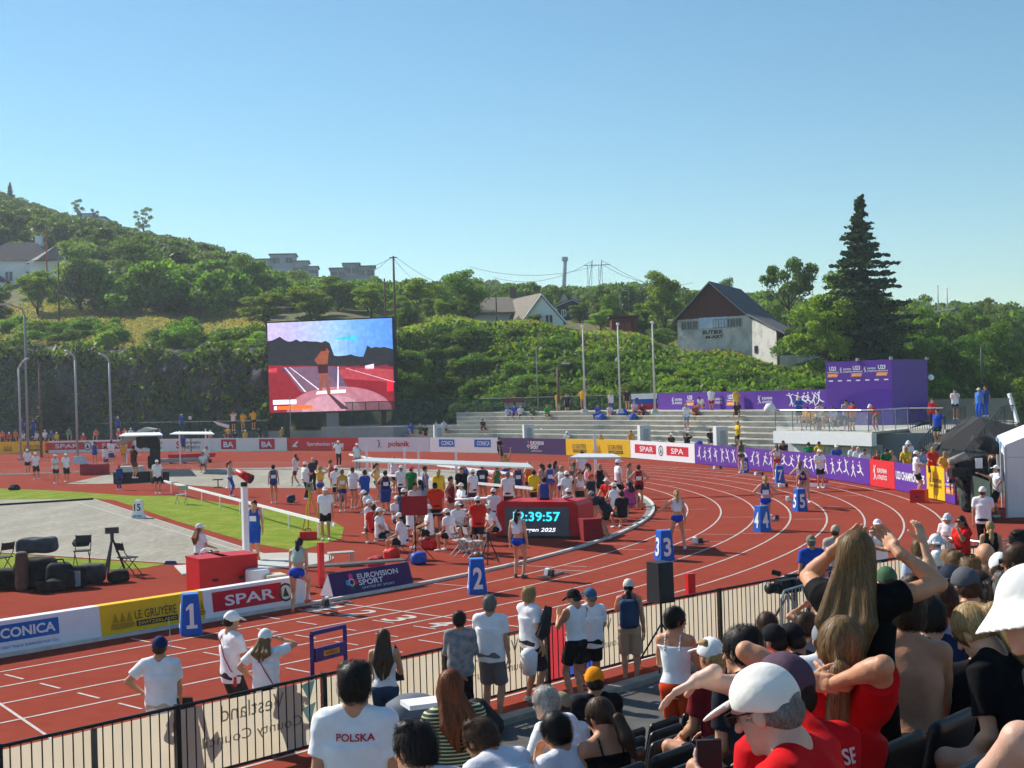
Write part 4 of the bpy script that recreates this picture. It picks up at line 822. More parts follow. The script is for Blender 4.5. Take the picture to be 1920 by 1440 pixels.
wallthing('concrete_wall','grey concrete wall below the left half of the video screen',400,655,131,121,.0,1.6,M((.30,.30,.31),noise=.12,ns=1),'wall')
wallthing('concrete_wall','stepped grey concrete wall ending the terrace left of the benches',600,735,118.5,112.5,.0,2.0,M((.27,.275,.29),noise=.12,ns=1),'wall',8)
# purple banner and flags along the top of the terrace
P=[W0(px,tf(px)+9*SDp+1.2,0) for px in (1233,1290,1340,1400,1470,1549)]
def topb(f,r,L,h):
    for u,k in ((.06,0),(.2,1),(.33,0),(.47,1),(.62,0)): (ea_logo if k==0 else u23)(f,r,L,h,u+.05,WH,.8) if k==0 else u23(f,r,L,h,u+.03,.95,.55)
    rs=random.Random(31)
    for i in range(6): figure2d(f,r,L,h,.83+i*.027,rs,WH,.95,.5)
board(None,1.2,PUR,'long purple banner on the rail at the top of the terrace',topb,'banner',.04,0,3.0,'banner',P)
def flagb(label,p0,p1,Y,z,h,cols,shield=None):
    def d(f,r,L,hh):
        for i,c in enumerate(cols): panel(f,0,1,1-(i+1)/len(cols),1-i/len(cols),M(c,noise=.04),r,'stripe',.006,6)
        if shield: poly(f,[(shield-.06,.75),(shield+.06,.75),(shield+.06,.45),(shield,.3),(shield-.06,.45)],M('#d02030') if len(label)%2 else M('#2250a0'),r)
    board(None,h,WH,label,d,'flag',.02,0,z,'flag',[W0(p0,Y,0),W0(p1,Y-.6,0)])
flagb('white, blue and red striped flag hung beside the purple banner',1183,1231,100,3.0,1.2,('#f4f4f6','#1c4fb0','#d0202c'),.22)
flagb('red, white and blue striped flag with a chequered shield on the terrace rail',944,984,113,2.9,1.2,('#d8242f','#f2f2f4','#244a9c'),.5)
# ---------------------------------------------------------------- fence behind the arena
def fence(label,pts,z,h,n):
    root=thing('mesh_fence',(pts[0][0],pts[0][1],0),label,'fence'); L=[V3(p) for p in pts]; fn=pathfn(L,0,z)
    dk=M((.015,.035,.028),rough=.6); m=MB(); m.tube([fn(fn.L*i/30,h) for i in range(31)],.035,5); m.build('top_rail',dk,root)
    for i in range(n+1): MB().cyl(fn(fn.L*i/n,0),fn(fn.L*i/n,h+.05),.035,None,6).build('post',dk,root)
    panel(fn,0,fn.L,0.02,h-.03,M((.015,.05,.04),alpha=.62,rough=.8),root,'net_panel',-.02,30)
fence('dark green mesh fence along the foot of the rock face',[W0(px,prof(px,1)[1][0]-3.2,0) for px in (-30,150,300,500)],0,2.6,22)
fence('dark green mesh fence from the screen to the flagpoles',[W0(px,prof(px,1)[1][0]-1.6,0) for px in (500,740,850,1000,1230)],2.0,2.1,26)
# ---------------------------------------------------------------- video screen
root=thing('video_screen',W0(620,122,0),'big video screen showing a shot put thrower on a red track','video screen')
a,b=W0(505,123,0),W0(739,120.5,0); fn=pathfn([a,b],0,3.35); Lw=fn.L; Hh=8.15
m=MB(); 
for e0,e1 in ((-.02,-.9),): m.prism([fn(-.12,-.12,e0),fn(Lw+.12,-.12,e0),fn(Lw+.12,Hh+.12,e0),fn(-.12,Hh+.12,e0)],fn(0,0,e1)-fn(0,0,e0))
m.build('cabinet',M((.012,.012,.014),rough=.5),root)
sf=lambda u,v,e=0: fn(u*Lw,v*Hh,e)
E=lambda c,k=1.0: M(c,em=k,noise=.16,ns=2.2,rough=.5,spec=.1)
def scr(nm,c,pts,off,k=.75): return mesh(nm,[sf(u,v,off) for u,v in pts],[tuple(range(len(pts)))],E(c,k),root)
cols=['#bcaed2','#b4acd4','#aab0d8','#a0b6de','#8cb4e2','#6a9ede','#5c92da','#548ad6']
for i in range(28):
    q=i/27*7; a_,b_=lin(cols[int(q)]),lin(cols[min(7,int(q)+1)]); k_=q-int(q); scr('picture',tuple(round(x*(1-k_)+y*k_,4) for x,y in zip(a_,b_)),[(i/28,.5),((i+1)/28,.5),((i+1)/28,1),(i/28,1)],.004)
rs=random.Random(8); top=[(1,.36),(0,.36),(0,.80)]+[(x/30,.80-.10*(x/30)+.03*rs.random()+(.05 if x==3 else 0)-(.14 if 15<x<24 else 0)-(.04 if x>=24 else 0)) for x in range(1,30)]+[(1,.66)]
scr('picture','#26282e',top,.008); scr('picture','#821c28',[(0,0),(1,0),(1,.47),(0,.53)],.012)
for i in range(9): scr('picture',rs.choice(['#c23a4a','#40305a','#d8c8d8','#702838']),[(x0:=i/9,.45),(x0+.07,.45),(x0+.07,.49+rs.random()*.02),(x0,.49)],.014)
scr('picture','#a83c46',[(.55,.36),(1,.30),(1,.44),(.55,.49)],.014); scr('picture','#705468',[(.12,.5),(.42,.5),(.62,.2),(.26,.22)],.016)
scr('picture','#5e4c64',[(.42,.5),(.55,.49),(.64,.24),(.6,.2)],.016)
def ell(c,cx,cy,a_,b_,off): scr('picture',c,[(cx+a_*math.cos(t),max(.002,cy+b_*math.sin(t))) for t in np.linspace(0,math.pi,20)],off)
ell('#b0707c',.56,.0,.42,.27,.018); ell('#c08c98',.50,.0,.24,.18,.020)
for p,q in (((.13,.5),(.29,.22)),((.17,.5),(.4,.24)),((.56,.49),(.55,.24)),((.62,.47),(1,.3))): scr('picture','#e8dce8',[(p[0],p[1]),(p[0]+.008,p[1]),(q[0]+.014,q[1]),(q[0],q[1])],.022)
scr('picture','#f0e8f0',[(.38,.19),(.62,.2),(.62,.235),(.39,.225)],.022); scr('picture','#d61c30',[(.945,.2),(.995,.2),(1,.31),(.95,.32)],.022)
sk='#8a4a34'
for P_ in ([(.405,.23),(.43,.23),(.455,.43),(.42,.43)],[(.47,.2),(.5,.2),(.475,.43),(.45,.43)],[(.40,.51),(.48,.51),(.49,.64),(.465,.665),(.43,.665),(.405,.62)],[(.47,.6),(.50,.66),(.475,.70),(.462,.64)],[(.405,.62),(.375,.57),(.40,.52),(.42,.56)]): scr('picture',sk,P_,.026)
scr('picture','#3a1822',[(.405,.42),(.48,.42),(.485,.52),(.40,.52)],.028); scr('picture','#3a1a14',[(.43,.665),(.465,.665),(.47,.71),(.45,.735),(.425,.71)],.028); scr('picture','#4c2c3c',[(.47,.2),(.48,.21),(.64,.02),(.58,.02)],.024)
scr('picture','#f4f0f4',[(.03,.09),(.22,.09),(.22,.14),(.03,.14)],.03); scr('picture','#f07028',[(.07,.03),(.35,.035),(.35,.075),(.07,.07)],.03); scr('picture','#f4f0f4',[(.0375,.03),(.062,.03),(.062,.07),(.0375,.07)],.03)
scr('picture','#45b4c8',[(.52,.795),(.72,.765),(.72,.83),(.66,.825)],.01)
for u in (.12,.5,.62,.9): MB().box(fn(u*Lw,0,-.5)+V3(0,0,-1.7),(.45 if u!=.5 else 1.2,.4,3.3)).build('support_post',M((.03,.04,.04)) if u!=.5 else M((.35,.34,.33)),root)
# ---------------------------------------------------------------- poles
def pole(name,label,px,Y,py0,py1,r0,r1,mat,cat,group=None,extra=None,lean=0):
    b=W(px,py0,Y); b[2]=gz(px,Y) if px<1000 else b[2]; t=W(px,py1,Y); t=V3(b[0]+lean,b[1],t[2]); root=thing(name,b,label,cat,group); MB().cyl(b,t,r0,r1,8).build('pole',mat,root,True)
    if extra: extra(root,b,t)
    return root
wp=M('#d6d4cf',noise=.06,rough=.4); wood=M((.16,.11,.075),noise=.25,ns=3,bump=.01)
def ball(root,b,t): MB().lathe(t,[(0,-.1),(.1,-.05),(.12,.02),(.08,.1),(0,.13)],10).build('finial',M('#e8e6e0'),root,True); MB().box(b+V3(0,0,.05),(.5,.5,.3),top=(.6,.6)).build('base_plate',wp,root)
for px,py,Yd,lab in ((1097,613,97,'leftmost of the three white flagpoles on the terrace'),(1163,608,94,'middle one of the three white flagpoles'),(1228,605,91.5,'white flagpole standing at the end of the purple banner')): pole('flagpole',lab,px,Yd,772,py,.075,.045,wp,'flagpole',extra=ball)
pole('flagpole','thin grey pole left of the wooden lamp post',1009,103,772,652,.05,.035,M('#8a8c8c'),'pole')
def lampx(root,b,t): 
    MB().tube([t,t+V3(.0,0,.3),t+V3(.35,0,.42)],.05,6).build('arm',M('#707478'),root); MB().box(t+V3(.6,0,.42),(.6,.25,.1)).build('lamp_head',M('#c8ccd0'),root)
pole('street_lamp','wooden lamp post behind the spectators in yellow',1048,102,757,692,.13,.1,wood,'lamp post',extra=lampx)
def util(root,b,t):
    MB().box(t+V3(0,0,-.15),(.7,.12,.1)).build('crossarm',wood,root)
    for q,dz,end in ((-.25,-.1,W(640,505,170)),(.0,-.1,W(560,512,190)),(.25,-.1,W(905,545,190)),(.1,-.35,W(840,548,190))):
        a=t+V3(q,0,dz); P=[a+(end-a)*k+V3(0,0,-1.2*4*k*(1-k)) for k in np.linspace(0,1,12)]; MB().tube(P,.022,4).build('wire',M((.02,.02,.02)),root)
pole('utility_pole','tall wooden utility pole beside the video screen',742,135,640,480,.14,.1,wood,'utility pole',extra=util)
pole('utility_pole','shorter pole behind the top edge of the video screen',724,150,640,522,.12,.09,wood,'utility pole')
pole('utility_pole','wooden pole standing in the bushes below the willow',112,160,614,490,.13,.1,wood,'utility pole')
pole('utility_pole','red and white striped mast beside the left house',88,195,500,420,.12,.07,M('#a05048'),'mast')
pole('utility_pole','grey pole in front of the white house',932,150,622,557,.09,.07,wood,'utility pole')
pole('street_lamp','grey lamp post near the red shed',1163,160,600,552,.07,.05,M('#888c8c'),'lamp post',extra=lampx)
pole('utility_pole','slim grey pole in the trees above the white tent',1842,100,720,650,.1,.08,M('#55585a'),'utility pole')
for i,(px,top) in enumerate(((1760,535),(1777,540))): pole('flagpole',['left one of two white masts beyond the right hand trees','right one of two white masts beyond the right hand trees'][i],px,200,600,top,.12,.09,wp,'mast')
def tall(root,b,t): MB().tube([t,t+V3(-.15,0,.5),t+V3(-1.3,0,.95)],.09,6).build('arm',M('#9aa0a4'),root); MB().box(t+V3(-1.8,0,.95),(1.2,.4,.18)).build('lamp_head',M('#b8bcc0'),root)
pole('floodlight_mast','tall grey lamp mast rising above the discus cage',52,119,815,590,.13,.09,M('#8f9498',noise=.05),'lamp mast',extra=tall)
gp=M('#a9adb0',noise=.05,rough=.45)
for px,top,dx,lab in ((37,690,.8,'leftmost curved steel post of the discus cage'),(143,675,-1.0,'middle curved steel post of the discus cage'),(207,680,-1.0,'rightmost curved steel post of the discus cage')):
    b=W0(px,116,0); t=W(px,top,116); root=thing('cage_post',b,lab,'cage post','posts of the discus cage'); MB().tube([b,V3(b[0],b[1],t[2]),t+V3(dx*.2,0,.35),t+V3(dx*.55,0,.65),t+V3(dx,0,.8)],.1,8).build('post',gp,root,True); MB().box(b+V3(0,0,.1),(.5,.5,.2)).build('base_plate',gp,root)
pole('wooden_post','weathered wooden post behind the discus cage',77,121,820,680,.12,.1,wood,'post',extra=lambda r,b,t: MB().box(t,(1.2,.1,.1)).build('crossbar',wood,r))
pole('signal_pole','thin black pole with a small white box by the rock face',357,124,790,705,.04,.04,M((.03,.03,.03)),'pole',extra=lambda r,b,t: MB().box(b+(t-b)*.45+V3(0,-.1,0),(.25,.2,.3)).build('box',WH,r))
pole('signal_pole','thin grey pole in front of the left part of the screen',546,117,838,742,.04,.04,M('#80848a'),'pole')
# ---------------------------------------------------------------- buildings
plaster=M('#e8eef4',noise=.06,ns=.6,rough=.8); tileD=M((.06,.055,.065),noise=.2,ns=2,bump=.02,bs=8); glassd=M((.03,.04,.05),rough=.15,spec=.6); whp=M('#dfe3e6',noise=.04)
def wins(root,pts,o,U,wd,ht,frame=whp,depth=.06):
    """window = frame with a pane; o: lower left of wall, U along the wall, at (u,z) each"""
    U=unit(U); N=np.cross(U,V3(0,0,1)); V=V3(0,0,1)
    for u,z in pts:
        c=V3(o)+U*u+V*z; f=MB()
        for a,b in (((-wd/2,-ht/2),(wd/2,-ht/2)),((-wd/2,ht/2),(wd/2,ht/2)),((-wd/2,-ht/2),(-wd/2,ht/2)),((wd/2,-ht/2),(wd/2,ht/2)),((0,-ht/2),(0,ht/2))): f.bar(c+U*a[0]+V*a[1]+N*.02,c+U*b[0]+V*b[1]+N*.02,.09,.09,up=N)
        w_=f.build('window',frame,root); MB().quad(*[c+U*i*wd/2+V*j*ht/2+N*.015 for i,j in ((-1,-1),(1,-1),(1,1),(-1,1))]).build('pane',glassd,w_)
def gable(name,label,A,B,dep,wallh,ridgeh,wallm,roofm,oh=.4,cat='house',gz_=None):
    """gable wall from A to B (ground points), body runs back by vector dep"""
    A,B,dep=V3(A),V3(B),V3(dep); z0=min(A[2],B[2])-1.; root=thing(name,(A+B)/2,label,cat); up=V3(0,0,1); zt=max(A[2],B[2])+wallh; M_=(A+B)/2; M_=V3(M_[0],M_[1],zt+ridgeh)
    a,b=V3(A[0],A[1],zt),V3(B[0],B[1],zt); m=MB(); m.quad(V3(A[0],A[1],z0),V3(B[0],B[1],z0),b,M_,a); m.quad(*[q+dep for q in (V3(B[0],B[1],z0),V3(A[0],A[1],z0),a,M_,b)])
    m.quad(V3(B[0],B[1],z0),V3(B[0],B[1],z0)+dep,b+dep,b); m.quad(V3(A[0],A[1],z0)+dep,V3(A[0],A[1],z0),a,a+dep); m.build('wall',wallm,root)
    d=unit(dep)*oh; r=MB(); th=.18
    for s in (a,b): 
        o=unit(s-M_)*oh; P=[M_-d,s+o-d,s+o+dep+d,M_+dep+d]; r.prism([p+up*.02 for p in P],(0,0,th))
    rf=r.build('roof',roofm,root); t=MB()
    for s in (a,b): o=unit(s-M_)*oh; t.bar(M_-d*1.05+up*.05,s+o-d*1.05+up*.05,.07,.24,up=d)
    t.build('barge_board',whp,root); return root,a,b,M_,rf
def hiproof(root,C_,w,d,z,h,mat,rz,oh=.5):
    R=rotz(rz); q=lambda x,y,zz_: V3(C_[0],C_[1],0)+R@V3(x,y,0)+V3(0,0,zz_); w,d=w/2+oh,d/2+oh; k=max(0,w-d)
    m=MB(); a,b,c,e=q(-w,-d,z),q(w,-d,z),q(w,d,z),q(-w,d,z); r0,r1=q(-k,0,z+h),q(k,0,z+h)
    m.quad(a,b,r1,r0); m.quad(b,c,r1); m.quad(c,e,r0,r1); m.quad(e,a,r0); m.quad(e,c,b,a); return m.build('roof',mat,root)
# large hipped house at the far left
b=on(60,215); b[2]=W(60,494,215)[2]-7.7; root=thing('house',b,'white house with dark hipped roofs at the left edge above the trees','house')
MB().box(b+V3(-1,0,3.2),(13,9,9),.25).build('wall',plaster,root); hiproof(root,b+V3(-1,0,0),13,9,b[2]+7.7,3.4,tileD,.25)
MB().box(b+V3(-5.5,-5.5,1.2),(8,6,6),.25).build('wall',plaster,root); hiproof(root,b+V3(-5.5,-5.5,0),8,6,b[2]+4.2,2.6,tileD,.25,.6)
R=rotz(.25); wins(root,[(u,5.3) for u in (2,5,8,10.8)],b+V3(-1,0,0)+R@V3(-6.5,-4.53,0),R@V3(1,0,0),1.1,1.5); MB().box(b+V3(1.5,1,11.2),(1.,1.,1.8)).build('chimney',plaster,root)
b2=on(112,208); b2[2]=W(112,492,208)[2]-7.4; root=thing('house',b2,'pale gabled house wing right behind the hipped roof house','house'); MB().box(b2+V3(0,0,3),(6,6,9)).build('wall',plaster,root); hiproof(root,b2,6.5,6.5,b2[2]+7.4,2.6,tileD,.6)
# apartment blocks on the ridge
def block(label,px,Y,wpx,top,tiers,col,cat='apartment block',rz=.1):
    b=on(px,Y,-.3); wd=wpx/F*Y; H=EYE+(hz(px)-top)/F*Y-b[2]; root=thing('apartment_building',b,label,cat); st=3.; R=rotz(rz); m=MB(); n=len(tiers)
    for (x0,x1,f0,f1) in tiers:
        w_=(x1-x0)*wd; c=b+R@V3(((x0+x1)/2-.5)*wd,0,0)+V3(0,0,H*(f0+f1)/2); MB().box(c,(w_,8,H*(f1-f0)),rz).build('wall',col,root)
        MB().box(c+V3(0,0,H*(f1-f0)/2+.12),(w_+.8,8.8,.24),rz).build('roof',M('#60666c'),root)
        k=max(2,int(w_/3)); rows=max(1,int(H*(f1-f0)/3.2)); wins(root,[(w_*(i+.5)/k,H*(f1-f0)*(j+.55)/rows) for i in range(k) for j in range(rows)],c+R@V3(-w_/2,-4.02,-H*(f1-f0)/2),R@V3(1,0,0),1.6,1.4,M('#8a9096'))
        MB().box(c+R@V3(0,-4.6,-H*(f1-f0)*.12),(w_*.8,1.1,.9),rz).build('balcony',M('#b9c0c6'),root)
bl=M('#a9b2bb',noise=.05,ns=.5)
block('grey apartment block with a flat roof on the ridge above the screen',545,352,115,480,[(.25,.65,0,1),(.0,.3,0,.82),(.6,.85,.0,.72),(.8,1.,0,.5)],bl)
block('lower grey flats on the ridge right of the apartment block',668,360,82,497,[(0,.35,0,.85),(.3,.65,0,1),(.6,1,0,.9)],M('#8f9aa6',noise=.05))
block('white modern house high on the left hill behind trees',188,325,44,412,[(0,1,0,1),(.1,.6,1,1.15)],M('#c9d2da'),'house')
block('small grey house half hidden by the far trees',1790,180,34,584,[(0,1,0,1)],M('#a49a8c'),'house')
block('blue grey flats among the far trees behind the white house',930,300,50,538,[(0,1,0,1)],M('#6f7f96'),'house')
# white gabled house
g0,g1=on(975,150),on(1060,146); g0[2]=g1[2]=W(1018,628,148)[2]; root,a,b,M_,rf=gable('house','white gabled house with a grey brown roof at the centre',g0,g1,V3(-2.6,7.5,0),W(1018,606,148)[2]-g0[2],W(1018,553,148)[2]-W(1018,606,148)[2],plaster,M((.22,.19,.155),noise=.15,ns=3,bump=.02),.5)
U=unit(g1-g0); wins(root,[(np.linalg.norm(g1-g0)*.42,1.6),(np.linalg.norm(g1-g0)*.7,1.6)],V3(g0[0],g0[1],a[2]-1.4),U,1.0,1.3)
c0=on(945,155); c0[2]=g0[2]
MB().box(V3(c0[0],c0[1]+2,W(945,588,153)[2]-2.2),(8.5,6,4.6),-.06).build('wall',plaster,root); zt=W(945,588,153)[2]; m=MB()
m.prism([V3(c0[0]-5,c0[1]-1.6,zt),V3(c0[0]+5.2,c0[1]-2.2,zt),V3(c0[0]+4.6,c0[1]+2.2,zt+2.0),V3(c0[0]-4.4,c0[1]+2.6,zt+2.0)],(0,0,.2)); m.prism([V3(c0[0]-5,c0[1]+6,zt),V3(c0[0]+5.2,c0[1]+6,zt),V3(c0[0]+4.6,c0[1]+2.2,zt+2.0),V3(c0[0]-4.4,c0[1]+2.6,zt+2.0)],(0,0,.2)); m.build('roof',M((.22,.19,.155),noise=.15,ns=3,bump=.02),root)
wins(root,[(2,.6),(4.5,.6)],V3(c0[0]-4.2,c0[1]-1.22,zt-1.9),V3(1,-.06,0),.9,1.2); MB().box(V3(c0[0]+1.4,c0[1]+2.4,zt+2.4),(.8,.8,1.5)).build('chimney',M('#6e5a50'),root)
# black timber house and red shed
g0,g1=on(1050,175,-.5),on(1104,178,-.5); root,a,b,M_,rf=gable('house','black timber house with pale dormers behind the white house',g0,g1,V3(.5,7,0),2.2,.8,M((.02,.022,.03),noise=.1),tileD,.3)
L=np.linalg.norm(g1-g0); wins(root,[(L*.2,1.1),(L*.5,1.1),(L*.8,1.1)],V3(g0[0],g0[1],a[2]-2),g1-g0,.7,.8)
for k in (.25,.6): MB().box(g0+(g1-g0)*k+V3(0,1.5,3.4),(1.2,1.5,.9),top=(.2,1)).build('dormer',M('#b5a9a0'),root)
g0,g1=on(1152,142,-.3),on(1199,141,-.3); root=thing('shed',g0,'small dark red wooden shed with a flat roof','shed'); c=(g0+g1)/2; wd=np.linalg.norm(g1-g0)
MB().box(c+V3(0,1.5,1.1),(wd,3,2.4)).build('wall',M((.12,.02,.018),noise=.15,ns=3,stretch=(8,8,1)),root); MB().box(c+V3(0,1.5,2.42),(wd+.5,3.6,.16)).build('roof',M('#4a3a38'),root)
for k in (-.12,.12): MB().box(c+V3(k*wd,-.05,.9),(.55,.08,1.7)).build('door',M('#8a3a35'),root)
# barn
A=W(1272,672,129); B=W(1403,672,124); A=V3(A[0],A[1],gz(1272,129)); B=V3(B[0],B[1],gz(1403,124))-0; zA=W(1272,600,129)[2]; 
st_=M((.66,.64,.6),noise=.15,ns=1.1,c2=(.46,.44,.40),f2=(.45,.66),bump=.04,bs=3); slate=M((.05,.062,.085),noise=.2,ns=2,bump=.02,bs=10); rb=M((.10,.028,.022),noise=.25,ns=2.5,stretch=(1,1,9))
root=thing('barn',(A+B)/2,'old whitewashed stone barn with a red brown timber gable','barn'); up=V3(0,0,1); Mx=(A+B)/2; zt=zA; zr=W(1337,532,126.5)[2]; dep=V3(4.6,11,0)
a,b=V3(A[0],A[1],zt),V3(B[0],B[1],zt); r_=V3(Mx[0],Mx[1],zr); zb=min(A[2],B[2])-2
MB().quad(V3(A[0],A[1],zb),V3(B[0],B[1],zb),b,a).quad(V3(B[0],B[1],zb),V3(B[0],B[1],zb)+dep,b+dep,b).quad(V3(A[0],A[1],zb)+dep,V3(A[0],A[1],zb),a,a+dep).build('stone_wall',st_,root)
gb=MB(); gb.prism([a+up*.0,b,r_],dep); gb.build('timber_gable',rb,root)
r=MB(); d=unit(dep)*.5
for s in (a,b): o=unit(s-r_)*.6; r.prism([r_-d+up*.03,s+o-d+up*.03,s+o+dep+d+up*.03,r_+dep+d+up*.03],(0,0,.2))
r.build('roof',slate,root); t=MB()
for s in (a,b): o=unit(s-r_)*.6; t.bar(r_-d*1.06+up*.1,s+o-d*1.06+up*.1,.08,.3,up=d)
t.build('barge_board',M('#9a9590'),root)
U=unit(b-a); Nn=np.cross(U,up); Lb=np.linalg.norm(b-a)
for k,nw in ((.22,3),(.76,5)):
    wins(root,[(Lb*k-nw*.3+i*.62,-.6) for i in range(nw)],V3(a[0],a[1],zt),U,.55,.75,M('#9aa0a0'))
pf=planefn(V3(a[0],a[1],zt)+Nn*.05,U,up); poly(pf,[(Lb*.33,-.95),(Lb*.73,-.95),(Lb*.73,.02),(Lb*.33,.05)],M('#bcd3ea',c2='#dfe9f2',ns=1.2),root,'sheet')
blk=M((.06,.055,.05),noise=.4,ns=8); lettering('BUTIKK',pf,Lb*.52,-1.35,2.3,.36,blk,root,bold=.03); lettering('M-ART',pf,Lb*.54,-1.8,1.9,.3,blk,root,bold=.03)
# lower annex with lean-to roof, running down to the right
P0=V3(b[0],b[1],0); P1=W(1457,672,119); P1=V3(P1[0],P1[1],0); ztr=W(1457,618,119)[2]; z1=W(1457,680,119)[2]-1.5; rt=MB(); MB().quad(V3(P0[0],P0[1],z1),V3(P1[0],P1[1],z1),V3(P1[0],P1[1],ztr),V3(P0[0],P0[1],zt-.1)).quad(V3(P1[0],P1[1],z1),V3(P1[0],P1[1],z1)+dep*.6,V3(P1[0],P1[1],ztr)+dep*.6,V3(P1[0],P1[1],ztr)).build('stone_wall',st_,root)
E1=V3(P1[0],P1[1],ztr)+unit(P1-P0)*1.6-up*.5; rt.prism([V3(P0[0],P0[1],zt)-d+up*.05,E1-d,E1+dep*.8,V3(P0[0],P0[1],zt)+dep*.8+up*.05],(0,0,.16)); rt.build('lean_to_roof',M((.12,.12,.13),noise=.2),root)
wins(root,[(1.6,-3.2)],V3(P0[0],P0[1],zt),P1-P0,.5,.6,M('#3a3a3a')); MB().box(V3(P1[0],P1[1],ztr)+V3(1.2,2.5,-1.4),(2.2,3,2.6)).build('open_bay',M((.05,.02,.02)),root)
MB().bar(E1-V3(0,0,.1),V3(E1[0],E1[1],z1),.18).build('post',wood,root)
one('stone_wall',MB().box(W(1500,672,116)-V3(0,0,.6),(3.4,.5,1.8),-.2),st_,'low pale stone wall right of the barn','wall')
# skyline tower and pylon
b=on(1059,440); t=W(1059,482,440); root=thing('tower',b,'slim pale concrete tower on the centre skyline','tower'); tw=M('#8fa0ad',noise=.04); MB().cyl(b,t-V3(0,0,1.5),.75,.65,12).build('shaft',tw,root,True); MB().cyl(t-V3(0,0,1.5),t-V3(0,0,1.1),.7,1.05,12).cyl(t-V3(0,0,1.1),t,1.05,1.05,12).build('platform',tw,root)  # distance haze is put into the tower's pale blue-grey colour
b=on(1119,430); t=W(1119,484,430); root=thing('pylon',b,'lattice power pylon on the centre skyline','pylon'); m=MB(); H=t[2]-b[2]; pm=M('#66727c')
for sx in (-1,1):
    for q in (-1,1): m.bar(b+V3(sx*1.9+q*.9,0,0),V3(t[0]+sx*1.5,t[1],t[2]-.5),.16)
    for k in range(7): z=H*k/8; w0=.9*(1-k/8); w1=.9*(1-(k+1)/8); m.bar(b+V3(sx*1.8-w0,0,z),b+V3(sx*1.75+w1,0,z+H/8),.1); m.bar(b+V3(sx*1.8+w0,0,z),b+V3(sx*1.75-w1,0,z+H/8),.1)
m.build('mast',pm,root); MB().bar(t+V3(-4.2,0,-2.2),t+V3(4.2,0,-2.2),.22).bar(t+V3(-4.2,0,-2.2),t+V3(-1.5,0,-.9),.1).bar(t+V3(4.2,0,-2.2),t+V3(1.5,0,-.9),.1).build('crossarm',pm,root)
wr=MB()
for s,e in ((-4.2,W(925,520,430)),(4.2,W(1330,545,430)),(0,W(880,500,430)*1.0),(2,W(1300,530,430))):
    a=t+V3(s,0,-2.3); wr.tube([a+(e-a)*k-V3(0,0,3*4*k*(1-k)) for k in np.linspace(0,1,12)],.06,4)
wr.build('wire',pm,root)
# ---------------------------------------------------------------- balcony, cube and stairs at the right of the terrace
fl=2.0; A,B=W0(1452,77,0),W0(1632,69.5,0); Bk=W0(1745,74,0); root=thing('balcony',(A+B)/2,'glass railed balcony with a white fascia above the long purple board','balcony')
lt=M('#c9ccd0',noise=.05,ns=1); m=MB(); m.prism([V3(*p[:2],fl-.12) for p in (A,B,W0(1700,73,0),W0(1755,83,0),W0(1560,90,0),W0(1452,86,0))],(0,0,.12)); m.build('floor_slab',conc,root)
fnb=pathfn([A,B],0,fl-.72); m=MB().prism([fnb(-.1,0,.12),fnb(fnb.L+.1,0,.12),fnb(fnb.L+.1,.66,.12),fnb(-.1,.66,.12)],fnb(0,0,-.2)-fnb(0,0,.12)); m.build('fascia',M('#e6e8ea',noise=.04),root); lettering('TORE STADION BERGEN',fnb,fnb.L*.52,.34,3.6,.2,blk,root,bold=.0)
fng=pathfn([A,B,W0(1700,73,0)],0,fl); n=8
for i in range(n+1): MB().cyl(fng(fng.L*i/n,0),fng(fng.L*i/n,1.1),.025,None,6).build('post',M('#8f9498',metal=.6,rough=.4),root)
for i in range(n): panel(fng,fng.L*i/n+.05,fng.L*(i+1)/n-.05,.08,1.02,M((.5,.62,.62),rough=.1,alpha=.28,spec=.6),root,'glass_pane',0,1)
MB().tube([fng(fng.L*i/12,1.12) for i in range(13)],.045,6).build('handrail',M('#b9bec2',metal=.5,rough=.35),root)
ball_=MB().lathe(A+V3(-.3,0,fl+1.2),[(0,-.32),(.3,-.15),(.35,.05),(.2,.3),(0,.34)],14); ball_.build('lamp_globe',M('#f0f0ee'),root,True)
ins=lambda px,Y: W0(px,Y,0); wallthing('clubhouse_wall','pale grey wall with wide windows below the balcony',1474,1640,78,71,0,fl-.74,M('#b3babf',noise=.06,ns=.7),'wall',.4,lambda f,r,L,h:[panel(f,.08+i*.18,.22+i*.18,.35,.85,M('#dfe4e8',rough=.3),r,'window',.01,1) for i in range(5)])
wallthing('clubhouse_wall','grey wall right of the balcony fascia below the stairs',1641,1752,71.5,70,0,fl-.15,M('#8d9498',noise=.07,ns=.8),'wall',.3)
# purple cube
Ft0,Ft1,Bk1=W0(1549,83,0),W0(1672,79.5,0),W0(1739,85,0); z1=fl+3.85; pm=M('#5a2a9c',noise=.06,ns=.4,rough=.55,bump=.02,bs=1.2); root=thing('backdrop_cube',(Ft0+Ft1)/2+V3(0,0,fl),'tall purple fabric cube with U23 logos on the balcony','backdrop')
Bk0=Ft0+(Bk1-Ft1); MB().prism([V3(*p[:2],fl+.02) for p in (Ft0,Ft1,Bk1,Bk0)],(0,0,z1-fl)).build('fabric_cover',pm,root)
L=np.linalg.norm(Ft1-Ft0); fc=planefn(Ft0+V3(0,0,fl),Ft1-Ft0,(0,0,1)); fC=lambda a,b,e=0: fc(a*L,b*3.85,e)
for i,u in enumerate((.11,.30,.48,.67,.86)): (u23 if i%2==0 else (lambda f,r,L,h,u,s,v: ea_logo(f,r,L,h,u-.06,WH,s*.62,v)))(fC,root,L,3.85,u,.85,.85 if i%2==0 else .86)
for i in range(7): lettering('PARTNER'[:7] if 0 else '———',fC,.08+i*.14,.70,.3/L,.02,WH,root)
